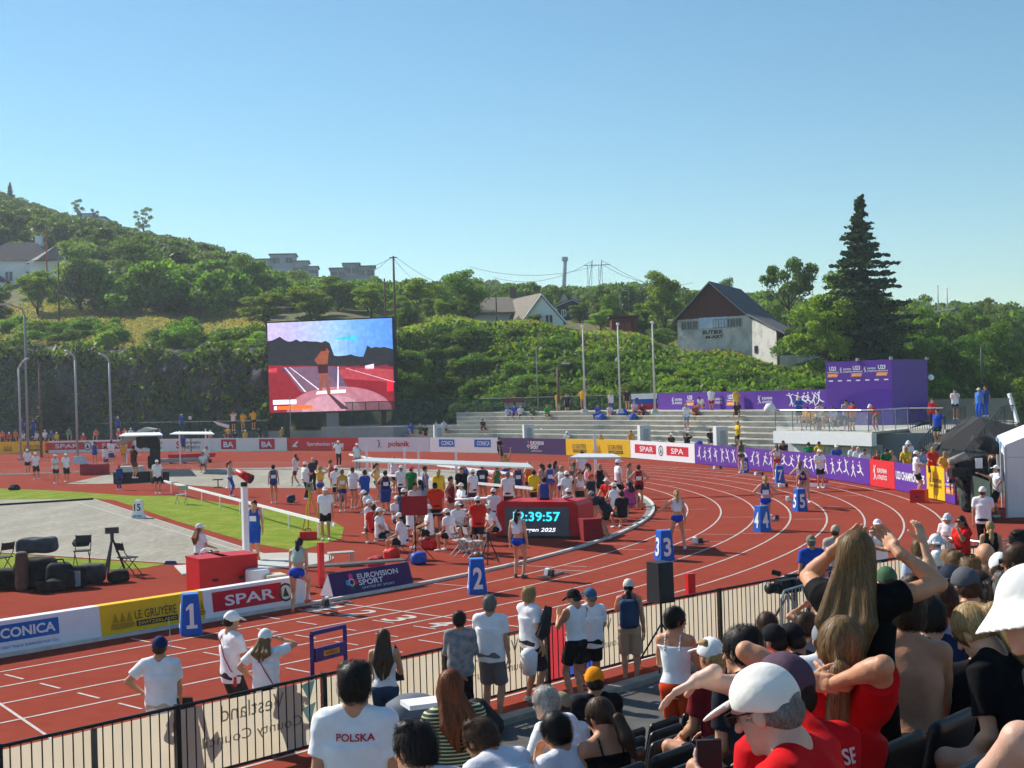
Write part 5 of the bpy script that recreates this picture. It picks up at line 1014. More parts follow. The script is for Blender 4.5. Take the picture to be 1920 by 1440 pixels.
arc=[(.2+.8*k/14,.30+.26*math.sin(math.pi*(.12+.5*k/14)) ) for k in range(15)]; poly(fC,arc+[(1,.0),(.2,.0)],M('#4a2094',noise=.05),root,'arc_panel',.01)
for q in (Ft1,Bk1,(Ft0+Ft1)/2): MB().cyl(V3(*q[:2],z1),V3(*q[:2],z1+.18),.12,.1,8).build('fitting',M('#9aa0a0'),root)
one('satellite_dish',MB().lathe(W(1746,707,82),[(0,.06),(.12,.03),(.18,-.03),(.19,-.05)],14,rotx(1.3)),WH,'small round white dish lamp right of the purple cube','lamp',smooth=True)
# hoarding, platform and stairs on the right
wallthing('hoarding','grey green hoarding behind the spectators right of the purple cube',1738,1900,86,82,fl,fl+1.35,M((.16,.19,.16),noise=.1,ns=.6),'hoarding',.1)
pf_=[V3(*W0(px,Y,0)[:2],fl-.25) for px,Y in ((1700,73),(1770,70),(1850,73),(1905,76),(1905,84),(1740,88))]; m=MB().prism(pf_,(0,0,.25)); struct('upper_platform',m,conc)
root=thing('staircase',W0(1800,66,0),'concrete stairs with a steel railing beside the purple cube','stairs'); m=MB(); s0,s1=W0(1745,63,0),W0(1830,71,0)
n=10; U=unit(s1-s0); N=V3(U[1],-U[0],0)
for i in range(n): a=s0+(s1-s0)*i/n; b=s0+(s1-s0)*(i+1)/n; z=fl*(i+1)/n; m.prism([a-N*1.2+V3(0,0,z-.25),b-N*1.2+V3(0,0,z-.25),b+N*1.2+V3(0,0,z-.25),a+N*1.2+V3(0,0,z-.25)],(0,0,.25))
m.build('steps',conc,root); rl=M('#3d4446',metal=.4,rough=.5)
for sd in (1,-1):
    o=N*1.25*sd; MB().tube([s0+o+V3(0,0,1.1),s1+o+V3(0,0,fl+1.1),s1+o+U*3+V3(0,0,fl+1.1)],.035,6).build('handrail',rl,root)
    for i in range(0,31): a=s0+(s1-s0)*min(1,i/22)+U*max(0,(i-22))*.35; z=fl*min(1,i/22); MB().cyl(a+o+V3(0,0,z),a+o+V3(0,0,z+1.08),.018 if i%6 else .035,None,5).build('baluster',rl,root)
    if sd==1: m=MB(); m.prism([s0+o*1.1+V3(0,0,-.1),s1+o*1.1+V3(0,0,fl-.3),s1+o*1.1+V3(0,0,fl+.02),s0+o*1.1+V3(0,0,.25)],U*.0+N*.08); m.build('stringer',M('#a8a49a'),root)
root=thing('guard_rail',W0(1800,72,fl),'steel guard rail along the upper platform edge','railing'); P=pathfn([W0(1700,73,0),W0(1768,70.4,0)],0,fl); MB().tube([P(0,1.1),P(P.L,1.1)],.035,6).build('handrail',rl,root)
for i in range(16): MB().cyl(P(P.L*i/15,0),P(P.L*i/15,1.08),.018,None,5).build('baluster',rl,root)
root=thing('white_panel',W(1900,790,76),'tilted white panel at the top right of the stairs','panel'); MB().bar(W(1892,738,76),W(1908,792,76),.35,.12).build('board',WH,root); MB().bar(W(1895,742,76),W(1868,790,76),.05).bar(W(1868,790,76),W(1908,792,76),.05).build('strut',rl,root)
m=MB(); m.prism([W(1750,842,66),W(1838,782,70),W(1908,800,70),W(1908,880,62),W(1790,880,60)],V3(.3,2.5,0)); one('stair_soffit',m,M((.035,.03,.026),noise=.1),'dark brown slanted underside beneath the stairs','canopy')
# white tent at the right edge
root=thing('tent',W0(1930,44,0),'white marquee tent cut by the right picture edge','tent'); tm=M('#e9ecee',noise=.04,ns=1,bump=.02,bs=2)
e0,e1,e2=G(1872,1000),W(1872,845,45),W(1925,800,49); X=V3(5,1,0)
e0=W0(1880,44.5,0); e0b=W0(1866,52,0); h1=3.1
zE=W(1872,838,44.5)[2]; m=MB().prism([V3(*e0[:2],zE),V3(*e0b[:2],zE+.0),V3(*e0b[:2],zE)+V3(4,0,1.5),V3(*e0[:2],zE)+V3(4,0,1.5)],(0,0,.05)); m.build('roof',tm,root)
m=MB().prism([V3(*e0[:2],zE-.35),V3(*e0b[:2],zE-.35),V3(*e0b[:2],zE),V3(*e0[:2],zE)],(.03,0,0)); m.build('valance',M('#2f7fc4',c2='#e8eef4',ns=.8,f2=(.52,.54)),root)
m=MB().prism([e0,V3(*e0[:2],zE-.36),V3(*e0[:2],zE-.36)+V3(4,0,0),e0+V3(4,0,0)],(0,.04,0)); m.build('front_wall',tm,root)
m=MB().prism([V3(*e0[:2],zE+.0),V3(*e0[:2],zE)+V3(4,0,1.5),V3(*e0[:2],zE)+V3(4,0,-.35),V3(*e0[:2],zE-.35)],(0,.03,0)); m.build('gable',tm,root)
for p in (e0,e0b,(e0+e0b)/2): MB().cyl(V3(*p[:2],0),V3(*p[:2],zE),.05,None,8).build('pole',M('#c8ccd0'),root)
# ---------------------------------------------------------------- track and infield equipment
bxb=M('#1560c8',rough=.45,noise=.05); wt=M('#f2f2f4',rough=.5,noise=.03); rdb=M('#c8141c',rough=.45,noise=.06); steel=M('#9ea3a8',metal=.7,rough=.35,noise=.05); blkp=M((.018,.018,.02),rough=.5,noise=.15); dkf=M((.012,.012,.014),rough=.85,noise=.3,ns=6,bump=.01)
ADV=lambda P: rotz(-math.atan2(P[0],P[1]))            # faces the camera
def pyr(num,px,py,rot=.0,sc=1):
    P=G(px,py); base=-math.atan2(P[0],P[1])+rot; R=rotz(base); root=thing('lane_box',P,{'1':'blue start box number 1 against the near white boards','2':'blue start box number 2 near the inner kerb','3':'blue start box number 3 left of the blonde athlete','4':'blue start box showing 4 on two faces','5':'blue start box showing 5 in front of the bending athlete','7':'blue start box number 7 beside the red shorts athlete','8':'blue start box number 8 against the purple board'}[num],'lane marker box')
    w0,w1,h=.42*sc,.30*sc,.78*sc
    b=MB().box(P+V3(0,0,h/2),(w0,w0,h),base,top=(w1/w0,w1/w0)); b.build('box',bxb,root); MB().box(P+V3(0,0,h+.012),(w1*1.02,w1*1.02,.024),base).build('lid',M('#3c86dc'),root)
    for q in (0,1):
        Rq=rotz(base-q*math.pi/2) if rot>=0 else rotz(base+q*math.pi/2); lo=P+Rq@V3(0,-w0/2-.006,0); hi=P+Rq@V3(0,-w1/2-.006,h); f=planefn(lo,Rq@V3(1,0,0),hi-lo); (lettering(num,f,0,h*.47,.22*sc,.5*sc,wt,root,bold=.03,name='number') if num!='1' else poly(f,[(-.1,.13),(.11,.13),(.11,.2),(.045,.2),(.045,.62),(-.02,.62),(-.1,.54),(-.1,.48),(-.035,.52),(-.035,.2),(-.1,.2)],wt,root,'number'))
pyr('1',358,1188,.1); pyr('2',895,1112,.12); pyr('3',1246,1050,.45); pyr('4',1429,996,.62); pyr('5',1500,958,.5); pyr('7',1462,905,.2); pyr('8',1397,886,.1)
def blocks(px,py,i,lab,sc=1):
    P=G(px,py); t,r=toTR(P); v=P-C0; a=math.atan2(v@NN,v@DD) if t>0 else math.pi/2; d=V3(*( -np.cross(unit(V3(v[0],v[1],0)),(0,0,1)) if t>0 else DD)); d=unit(d); x=np.cross(d,(0,0,1)); root=thing('starting_blocks',P,lab,'starting blocks','starting blocks in the lanes')
    MB().bar(P-d*.45+V3(0,0,.04),P+d*.45+V3(0,0,.04),.07,.04).bar(P-d*.4-x*.18+V3(0,0,.03),P-d*.4+x*.18+V3(0,0,.03),.06,.03).bar(P+d*.42-x*.2+V3(0,0,.03),P+d*.42+x*.2+V3(0,0,.03),.06,.03).build('rail',steel,root)
    for s,o in ((-1,.0),(1,-.2)): c=P+x*s*.12+d*o; m=MB().prism([c+V3(0,0,.04)-x*.055,c+d*-.02+V3(0,0,.2)-x*.055,c-d*.12+V3(0,0,.18)-x*.055,c-d*.16+V3(0,0,.04)-x*.055],x*.11); m.build('foot_pad',M((.03,.03,.032)) if s>0 else wt,root)
for i,(px,py,l) in enumerate(((622,1136,'silver starting blocks by the foot of the athlete on the white board'),(1037,1080,'starting blocks behind the box number 2 athlete'),(1311,1019,'starting blocks at the heels of the blonde lane three athlete'),(1451,975,'starting blocks right of box number 4'),(1482,940,'starting blocks left of box number 5'),(1466,914,'starting blocks just below box number 7'),(1420,892,'starting blocks right of box number 8'),(1342,880,'starting blocks on the track left of box number 8'))): blocks(px,py,i,l)
# clock
Pa,Pb=G(930,1008),G(1088,1010); root=thing('clock_display',(Pa+Pb)/2,'red cabinet clock reading 12:39:57 on the infield','clock'); U=unit(Pb-Pa); L=np.linalg.norm(Pb-Pa); N=np.cross(U,(0,0,1)); H=1.12; BK=-N*1.5
m=MB(); prof_=[(0,.0),(.05,H*.9),(.2,H+.0),(L-.2,H),(L-.05,H*.9),(L,0)]; m.prism([Pa+U*u+V3(0,0,z+.02) for u,z in prof_],BK); m.build('cabinet',rdb,root)
f=planefn(Pa+N*.03,U,(0,0,1)); panel(f,.34,L-.34,.07,.98,M('#2c3440',em=.35,rough=.3),root,'screen',.0,1); MB().box((Pa+Pb)/2+V3(0,0,.04)+N*.02,(L*.98,.06,.08),math.atan2(U[1],U[0])).build('plinth',blkp,root)
cy=M('#2fc4dc',em=1.); lettering('12:39:57',f,L/2,.68,L*.56,.30,cy,root,bold=.02,name='time'); lettering('Bergen 2025',f,L/2,.25,L*.45,.16,M('#e8ecf4',em=.8),root,shear=.25,bold=.02)
for o in (.15,L-.15): MB().tube([Pa+U*o+V3(0,0,H)+BK*.1,Pa+U*(o*.7+L*.15)+V3(0,0,H+.1)+BK*.1,Pa+U*(o*.7+L*.15)+V3(0,0,H+.1)+BK*.6],.03,6).build('handle',rdb,root)
def rbox(name,label,px,py,d,mat,cat,rz=.3,z=0,top=None,extra=None):
    P=G(px,py,z)+V3(0,0,0); R=-math.atan2(P[0],P[1])+rz; root=thing(name,P,label,cat); b=MB().box(P+V3(0,0,d[2]/2),d,R,top=top).build('body',mat,root); MB().box(P+V3(0,0,d[2]+.02),(d[0]*(top or (1,1))[0]*1.03,d[1]*(top or (1,1))[1]*1.03,.04),R).build('lid',mat,root)
    m=MB(); m.box(P+rotz(R)@V3(0,-d[1]/2-.01,0)+V3(0,0,d[2]*.5),(.12,.03,.06),R); m.build('handle',blkp,root); return root
rbox('equipment_box','dark red cube shaped case at the right side of the clock',1108,1012,(.62,.55,.62),M('#8e1522',noise=.08),'case')
rbox('cabinet','left part of the large bright red cabinet behind the SPAR board',392,1122,(.75,.9,.95),rdb,'cabinet',.35); rbox('cabinet','right part of the large bright red cabinet with a white sticker',440,1116,(.85,.9,.95),rdb,'cabinet',.35)
rbox('cabinet','cream machine case behind the end of the SPAR board',515,1120,(.45,.5,.5),M('#cfc8b4'),'machine',.3)
one('drum',MB().lathe(G(484,1120),[(0,0),(.28,0),(.28,.62),(.26,.66),(0,.66)],20),wt,'white round drum right of the red cabinets','drum',smooth=False)
for px,py,l in ((1533,915,'low red and white kerb block in front of the purple figures board'),(1375,877,'low red and white block left of box number 8')):
    P=G(px,py-2); root=thing('kerb_block',P,l,'block'); R=-math.atan2(P[0],P[1])-.5; MB().box(P+V3(0,0,.1),(.9,.35,.18),R).build('base',wt,root); MB().box(P+V3(0,0,.25),(.9,.35,.12),R).build('top',rdb,root)
rbox('equipment_box','bright red box under the official on the outer bend',1724,942,(.55,.5,.45),rdb,'box',-.3)
# posts
def post(label,px,py,top,w_,mat,cat='post'):
    P=G(px,py); Y=P[1]; h=EYE+(hz(px)-top)/F*Y; root=thing('marker_post',P,label,cat); R=-math.atan2(P[0],P[1])+.4; MB().box(P+V3(0,0,h/2),(w_,w_,h),R).build('post',mat,root); MB().box(P+V3(0,0,.02),(w_*1.6,w_*1.6,.04),R).build('foot',blkp,root); return root,P,h
post('red square photo-finish post beside the athlete in the green top',603,1102,1017,.13,rdb); post('red square post on the outer lane beside the black loudspeaker',1296,1150,1075,.16,rdb)
root,P,h=post('white square column carrying a red horn on the infield',462,1060,912,.15,wt,'column')
m=MB(); t=P+V3(0,0,h); m.box(t+V3(0,0,.06),(.16,.16,.12)).build('mount',blkp,root); a=t+V3(-.22,.1,.42); b=t+V3(.22,-.12,.2); MB().cyl(a,b,.08,.14,12).build('horn',rdb,root,True); MB().cyl(b,b+unit(b-a)*.01,.125,.125,12).build('horn_mouth',blkp,root)
# rails
def rail(label,pts,hgt,nleg,wd=.1,z0=0,name='barrier_rail'):
    P=[G(*p,hgt) for p in pts]; root=thing(name,(P[0][0],P[0][1],0),label,'rail'); fn=pathfn([(p[0],p[1],0) for p in P],0,0); m=MB()
    for a,b in zip(P[:-1],P[1:]): m.bar(a,b,.06,wd)
    m.build('rail',wt,root)
    for i in range(nleg): q=fn(fn.L*(i+.5)/nleg,0); MB().cyl(q,q+V3(0,0,hgt),.025,None,6).build('leg',wt,root)
rail('long white rail running from the standing official to the tripod',[(308,902),(628,984)],.55,8); rail('white rail crossing the infield behind the white shelter',[(655,852),(745,868)],.9,3); rail('white rail running behind the seated officials to the far canopy',[(655,884),(1000,916)],.95,6); rail('second white rail below the shelter roof',[(820,872),(1000,893)],.95,3)
# shelters: white posts with thin roofs
def shelter(label,c4,zt,thick=.07,posts=None,mat=wt):
    P=[G(*p,zt) for p in c4]; root=thing('shelter',(P[0][0],P[0][1],0),label,'shelter'); MB().prism(P,(0,0,thick)).build('roof',mat,root)
    for q in (posts or [(p[0],p[1]) for p in P]): MB().box(V3(q[0],q[1],zt/2),(.09,.09,zt)).build('post',wt,root)
pz=lambda px,py:(G(px,py)[0],G(px,py)[1])
shelter('long flat white roof on posts over the athletes waiting area',[(660,866),(1000,879),(990,871),(690,860)],2.35,.045,[pz(690,935),pz(761,944),pz(787,932),pz(858,955)],M('#c4cac9',rough=.5))
shelter('small flat white canopy on a single thick post behind the clock',[(1068,861),(1165,861),(1150,854),(1085,854)],2.6,.06,[pz(1118,925),pz(1119,923)],M('#c9ccd0'))
shelter('white shelter frame near the far left camera crew',[(222,819),(305,817),(300,812),(235,813)],2.5,.06,[pz(238,870),pz(290,872)])
shelter('white shelter frame over the two officials by the red bench',[(318,815),(402,815),(396,811),(330,811)],2.5,.06,[pz(338,872),pz(387,866)])
# the 15 m distance marker
P=G(258,972); root=thing('distance_marker',P,'white marker showing 15 on the gravel line','marker'); MB().prism([P+V3(x,0,z) for x,z in ((-.27,0),(.27,0),(.27,.12),(.19,.2),(.17,.62),(.1,.72),(-.1,.72),(-.17,.62),(-.19,.2),(-.27,.12))],(0,.25,0)).build('board',wt,root); f=planefn(P,(1,0,0),(0,0,1)); lettering('15',f,0,.44,.26,.28,blkp,root,bold=.02); lettering('METERS',f,0,.09,.34,.07,BLU,root)
P=G(409,914); one('stool',MB().box(P+V3(0,0,.42),(.5,.4,.05)).cyl(P,P+V3(0,0,.4),.03).box(P+V3(0,0,.02),(.4,.3,.03)),blkp,'small dark stool on the far gravel strip','stool'); P=G(408+20,914)
one('traffic_cone',MB().lathe(G(429,915),[(.2,0),(.2,.03),(.13,.04),(.04,.5),(0,.5)],12),wt,'small white cone right of the dark stool','cone')
# red sign on a stand, tripods
P=G(782,1062); P=G(780,1050); root=thing('sign_stand',P,'plain red panel on a black tripod stand','sign'); h=EYE+(hz(782)-966)/F*P[1]; hh=EYE+(hz(782)-930)/F*P[1]
MB().cyl(P+V3(0,0,.1),P+V3(0,0,hh-.1),.02).build('pole',blkp,root); MB().box(P+V3(0,-.03,(h+hh)/2),(.73,.04,hh-h),-.02).build('panel',M('#9c1c24',noise=.06),root)
for a in (0,2.1,4.2): MB().cyl(P+V3(0,0,.55),P+V3(.5*math.cos(a),.5*math.sin(a),.02),.014,None,6).build('leg',blkp,root)
def tripod(label,px,py,h,sp,mat,head=None,r=.018,name='tripod'):
    P=G(px,py); root=thing(name,P,label,'tripod'); 
    for a in (.4,2.5,4.6): MB().cyl(P+V3(0,0,h),P+V3(sp*math.cos(a),sp*math.sin(a),.02),r*.9,r,6).build('leg',mat,root)
    MB().cyl(P+V3(0,0,h-.05),P+V3(0,0,h+.12),.05,None,8).build('head',mat,root); 
    if head: head(root,P+V3(0,0,h+.12))
    return root
tripod('yellow surveying tripod with an instrument on the turf',583,1000,1.35,.42,M('#c8a01c'),lambda r,t:[MB().box(t+V3(0,0,.14),(.2,.18,.26)).build('instrument',M('#8f948c'),r),MB().cyl(t+V3(0,-.08,.16),t+V3(0,-.2,.16),.045).build('lens',blkp,r)],.028)
tripod('small black tripod between box number 2 and the clock',917,1058,.75,.3,blkp); tripod('dark grey camera tripod leaning by the folding chair at left',212,1078,1.0,.35,M((.06,.065,.07)),lambda r,t:MB().box(t+V3(0,0,.08),(.35,.16,.16),.4).build('camera_head',M((.06,.065,.07)),r),.035)
P=G(585,1003); root=thing('equipment_box',G(578,1012),'red tool case lying beside the yellow tripod','case'); MB().box(G(578,1012)+V3(0,0,.14),(.55,.35,.26),.2).build('body',rdb,root); MB().tube([G(578,1012)+V3(-.1,0,.27),G(578,1012)+V3(-.08,0,.36),G(578,1012)+V3(.08,0,.36),G(578,1012)+V3(.1,0,.27)],.012,5).build('handle',blkp,root)
def chair(label,px,py,rz,mat=blkp,frame=steel,z=0,group='folding chairs on the infield'):
    P=G(px,py,z); R=-math.atan2(P[0],P[1])+math.radians(rz); root=thing('folding_chair',P,label,'folding chair',group); Q=lambda x,y,zz_: P+rotz(R)@V3(x,y,zz_)
    MB().box(Q(0,0,.45),(.42,.40,.03),R).build('seat',mat,root); MB().prism([Q(-.2,-.22,.66),Q(.2,-.22,.66),Q(.2,-.27,.86),Q(-.2,-.27,.86)],rotz(R)@V3(0,-.02,0)).build('backrest',mat,root)
    for s in (-.21,.21): MB().tube([Q(s,.28,.0),Q(s,-.2,.6),Q(s,-.27,.88)],.013,6).build('front_frame',frame,root); MB().tube([Q(s*.9,-.28,0),Q(s*.9,.16,.45)],.013,6).build('rear_leg',frame,root)
    return root
chair('grey folding chair standing open on the turf beside the long rail',341,946,20,M('#a9aeb2')); chair('empty black folding chair right of the camera tripod',240,1076,-60,M((.03,.035,.04)),blkp); chair('black folding chair with a dark bag on it behind the bags',155,1062,170,M((.03,.035,.04)),blkp)
one('bag',MB().lathe(G(153,1056)+V3(0,0,.48),[(0,0),(.22,.02),(.27,.12),(.2,.22),(.08,.27),(0,.28)],10),dkf,'dark bag lying on the black folding chair','bag')
# pile of camera bags at left
PB='black kit bags piled beside the near turf'
def blob(name,label,px,py,parts,mat,cat,group=None,cell=.03,z=0,noise=.012,extra=None):
    P=G(px,py,z); q=SD(cell)
    for c,r,rz in parts: q.box(c,V3(r)/2,rotz(rz),min(r)*.3,.04)
    v,f=q.mesh(noise,16); v=v*(1.3 if group==PB else .85 if name=='camera_crane' else 1); o=mesh(name,v,f,mat,None,True); o.location=Vector(P); tag(o,label,cat,group)
    if extra: extra(o)
    return o
def strapx(o,x,w_,h): w_*=1.3; h*=1.3; MB().tube([V3(x-w_/2,-.02,h*.8),V3(x-w_*.3,-.05,h+.12),V3(x+w_*.3,-.05,h+.12),V3(x+w_/2,-.02,h*.8)],.02,6).build('strap',dkf,o,True,True)
blob('bag','large grey blue duffel bag on top of the bag pile',72,1092,[((0,0,.75),(.75,.45,.3),.1),((-.3,.0,.73),(.25,.4,.26),.3)],M((.045,.06,.075),noise=.2,bump=.01),'bag',PB)
blob('bag','big black rolling bag under the duffel bag',68,1102,[((0,0,.3),(.8,.5,.58),.1),((.2,-.1,.25),(.5,.4,.4),.3)],dkf,'bag',PB); blob('bag','black bag at the left end of the pile',12,1104,[((0,0,.2),(.7,.45,.38),.2)],dkf,'bag',PB)
blob('bag','black rucksack right of the rolling bag',112,1104,[((0,0,.25),(.5,.4,.5),.4),((.15,-.1,.2),(.4,.3,.34),0)],dkf,'bag',PB,extra=lambda o:strapx(o,0,.3,.48)); blob('bag','black bag with a pale blue pocket in the middle of the pile',145,1102,[((0,0,.22),(.4,.35,.42),.2)],dkf,'bag',PB,extra=lambda o: MB().box((.0,-.25,.26),(.32,.05,.38)).build('pocket',M('#7a93a0'),o,local=True))
blob('bag','dark grey box bag below the folding chair',172,1094,[((0,0,.2),(.55,.4,.38),.1)],M((.04,.045,.05)),'bag',PB); blob('bag','small black camera bag next to the tripod',222,1092,[((0,0,.13),(.4,.3,.24),.5)],dkf,'bag',PB); blob('bag','brown strapped hard case standing upright in the bag pile',42,1108,[((0,0,.38),(.22,.3,.75),.2)],M((.10,.06,.045)),'case',PB); blob('bag','black jacket heap beside the brown case',95,1110,[((0,0,.12),(.5,.3,.2),.5)],dkf,'jacket',PB,noise=.03)
chair('black chair edge cut by the left picture border',5,1075,40,M((.03,.03,.035)),blkp)
one('shoe',MB().box(G(320,1058)+V3(0,0,.05),(.35,.12,.09),-.2,top=(.8,.7)),M('#2c4a80'),'blue slipper lying on the turf edge','shoe'); one('bag',MB().lathe(G(27,919),[(0,0),(.3,.02),(.35,.14),(.2,.3),(0,.33)],9),dkf,'small dark bag on the far turf at left','bag')
# kit of the long jump and throws area
for px,py,l,c in ((705,1066,'crumpled red bag beside the sitting officials','#b01820'),(735,1050,'bright red bucket bag in front of the folding chair','#e02418'),(805,1030,'round red bag under the seated officials at the table','#c41a20'),(715,1000,'red paper clipboard bag held low by the officials','#e8321c'),(830,975,'red helmet shaped bag on the table edge','#c81a22'),(872,1030,'small white and red bag below the right folding chair','#d8d0d0'),(1140,965,'black and grey kit bag behind the clock','#181a1e'),(1170,962,'bright yellow kit bag near the kerb curve','#d8b818'),(1190,945,'black bag behind the yellow bag','#141416'),(640,960-20,'blue rucksack lying on the infield track','#1c3c78'),(560,1112,'grey plastic kit heap behind the machine case','#8a8c8e'),(785,1058,'blue and white kit bag beside the tripod stand','#2450b0'),(545,942,'navy bag beside the official with a tablet','#1d2c50')):
    blob('bag',l,px,py,[((0,0,.16),(.42,.34,.32),rnd.random()*3),((.08,.05,.2),(.25,.25,.3),rnd.random())],M(c,rough=.6,noise=.1,bump=.006),'bag',None,.03)
def table(label,px,py,w_,d,h,mat,rz=0,cat='table'):
    P=G(px,py); R=-math.atan2(P[0],P[1])+rz; root=thing('table',P,label,cat); MB().box(P+V3(0,0,h),(w_,d,.04),R).build('tabletop',mat,root)
    for x in (-1,1):
        for y in (-1,1): q=P+rotz(R)@V3(x*(w_/2-.06),y*(d/2-.06),0); MB().cyl(q,q+V3(0,0,h),.018,None,6).build('leg',steel,root)
    return root
table('grey table with papers between the seated officials',838,1000,1.5,.6,.7,M('#a8acb0'),.3); table('white table under the shelter behind the red panel',880,972,1.6,.6,.72,wt,.2); table('low grey bench behind the purple Eurovision board',665,1090,2.6,.4,.45,M((.10,.10,.10)),.25,'bench'); table('small white table beside the low grey bench',640,1060,.7,.4,.35,M('#b0aca4'),.2)
table('silver bench with a black bag right of the clock',1142,978,1.3,.4,.45,M('#b4b8ba'),.1,'bench')
for px,py,l in ((865,1042,'folding chair under the official left of the clock'),(890,1045,'empty folding chair right next to the clock'),(740,1035,'folding chair under the official with the yellow folder')): chair(l,px,py,-70,M('#b8b4b4'),steel)
P=G(360,868); root=thing('bench',P,'long red bench with a grey trolley at the far side','bench'); MB().box(P+V3(0,0,.55),(3.4,.6,.3)).build('seat',rdb,root); MB().box(P+V3(-.6,-.4,.25),(3.2,.7,.3)).build('trolley',M('#9a9c9e'),root)
for x in (-1.4,-.4,.8,1.5): MB().cyl(P+V3(x,-.7,.15),P+V3(x,-.6,.15),.15).build('wheel',blkp,root)
P=G(178,890); root=thing('bench',P,'red covered table with a pale blue screen at the far left','table'); MB().box(P+V3(0,0,.35),(1.7,.8,.7)).build('cloth',M('#9c2030'),root); MB().prism([P+V3(-1.4,0,.72),P+V3(-.5,0,.72),P+V3(-.9,0,1.25),P+V3(-1.5,0,1.2)],(0,.5,0)).build('screen_hood',M('#bcd4e6'),root)
for px,py,w_,l,c in ((247,893,1.5,'grey and white stage box under the cameraman','#b8bab8'),(250,905,2.2,'long black platform case under the stage box','#1b1c20'),(300,905,1.0,'black round kit bag beside the official with glasses','#121214')): rbox('equipment_box',l,px,py,(w_,.9,.6),M(c),'case',.05)
# camera with cover and umbrella shade
P=G(278,880); o=blob('camera','broadcast camera wrapped in a black cover at far left',278,880,[((0,0,1.9),(1.5,.6,.8),.1),((.5,0,1.2),(.7,.5,1.8),.2),((.3,0,.5),(.6,.5,.9),0)],dkf,'camera'); 
root=thing('sunshade',P,'pale folding sunshade propped above the cameraman','sunshade'); MB().prism([P+V3(-2.2,0,1.9),P+V3(-.2,0,2.9),P+V3(.5,0,2.75),P+V3(-1.9,0,1.7)],(0,1.2,0)).build('panel',M('#9ea39c'),root); MB().cyl(P+V3(-1,0,0),P+V3(-1,0,2.3),.03).build('pole',steel,root)
# lane umbrella frame (blue), loudspeaker, camera on tripod
P=G(612,1352); P=TR(-8.3,9.2); pa,pb=G(586,1278),G(652,1285); Y=P[1]
A_,B_=G(588,1335),G(650,1316); root=thing('timing_frame',A_,'dark blue metal frame with a small gold plate on the outer lane','frame'); fb=M((.03,.025,.18),rough=.4,noise=.05); hF=EYE+(hz(588)-1188)/F*A_[1]
for q in (A_,B_): MB().box(q+V3(0,0,hF/2),(.06,.06,hF),.2).build('post',fb,root)
U=unit(B_-A_); MB().bar(A_+V3(0,0,hF),B_+V3(0,0,hF),.06).build('top_bar',fb,root); MB().prism([A_+V3(0,0,hF-.42)+U*.03,B_+V3(0,0,hF-.42)-U*.03,B_+V3(0,0,hF-.22)-U*.03,A_+V3(0,0,hF-.22)+U*.03],np.cross(U,(0,0,1))*.05).build('board',fb,root)
f=planefn((A_+B_)/2+V3(0,0,hF-.32)+np.cross(U,(0,0,1))*.055,U,(0,0,1)); panel(f,-.17,.17,-.04,.04,M('#c9a23c'),root,'plate',.002,1); lettering('NORDIC',f,0,0,.28,.05,INK,root)
P=G(1243,1262); h=EYE+(hz(1243)-1128)/F*P[1]; h2=EYE+(hz(1243)-1053)/F*P[1]; R=.55; root=thing('loudspeaker',P,'black loudspeaker box on a stand at the fence','loudspeaker'); MB().box(P+V3(0,0,(h+h2)/2),(.30,.34,h2-h),R,top=(1,.9)).build('cabinet',M((.02,.021,.024),rough=.5),root)
m=MB().box(P+rotz(R)@V3(0,-.172,0)+V3(0,0,(h+h2)/2),(.27,.008,(h2-h)*.92),R); m.build('grille',M((.035,.036,.04),rough=.7,bump=.002,bs=300),root); MB().cyl(P+V3(0,0,.1),P+V3(0,0,h),.02).build('pole',blkp,root)
for a in (0.3,2.4,4.5): MB().cyl(P+V3(0,0,.8),P+V3(.55*math.cos(a),.55*math.sin(a),.03),.015,None,6).build('leg',blkp,root)
P=TR(3.4,10.6); P=G(1480,1195); root=thing('television_camera',P,'black television camera on a tripod behind the barrier','camera'); z=EYE+(hz(1480)-1098)/F*P[1]; c=V3(P[0],P[1],z); cm=M((.015,.015,.017),rough=.5,noise=.2)
MB().box(c,(.5,.2,.24),.6).build('body',cm,root); MB().cyl(c+rotz(.6)@V3(-.25,0,.0),c+rotz(.6)@V3(-.5,0,.0),.08,.1,10).build('lens',cm,root,True); MB().box(c+V3(.05,.0,.18),(.22,.08,.06),.6).box(c+rotz(.6)@V3(.1,-.15,.05),(.18,.1,.14),.6).build('viewfinder',cm,root); MB().cyl(c+V3(-.1,.1,.2),c+V3(-.25,.15,.24),.05).build('microphone',cm,root)
for a in (0.3,2.4,4.5): MB().cyl(c+V3(0,0,-.15),P+V3(.5*math.cos(a),.5*math.sin(a),.03),.025,None,6).build('leg',steel,root)
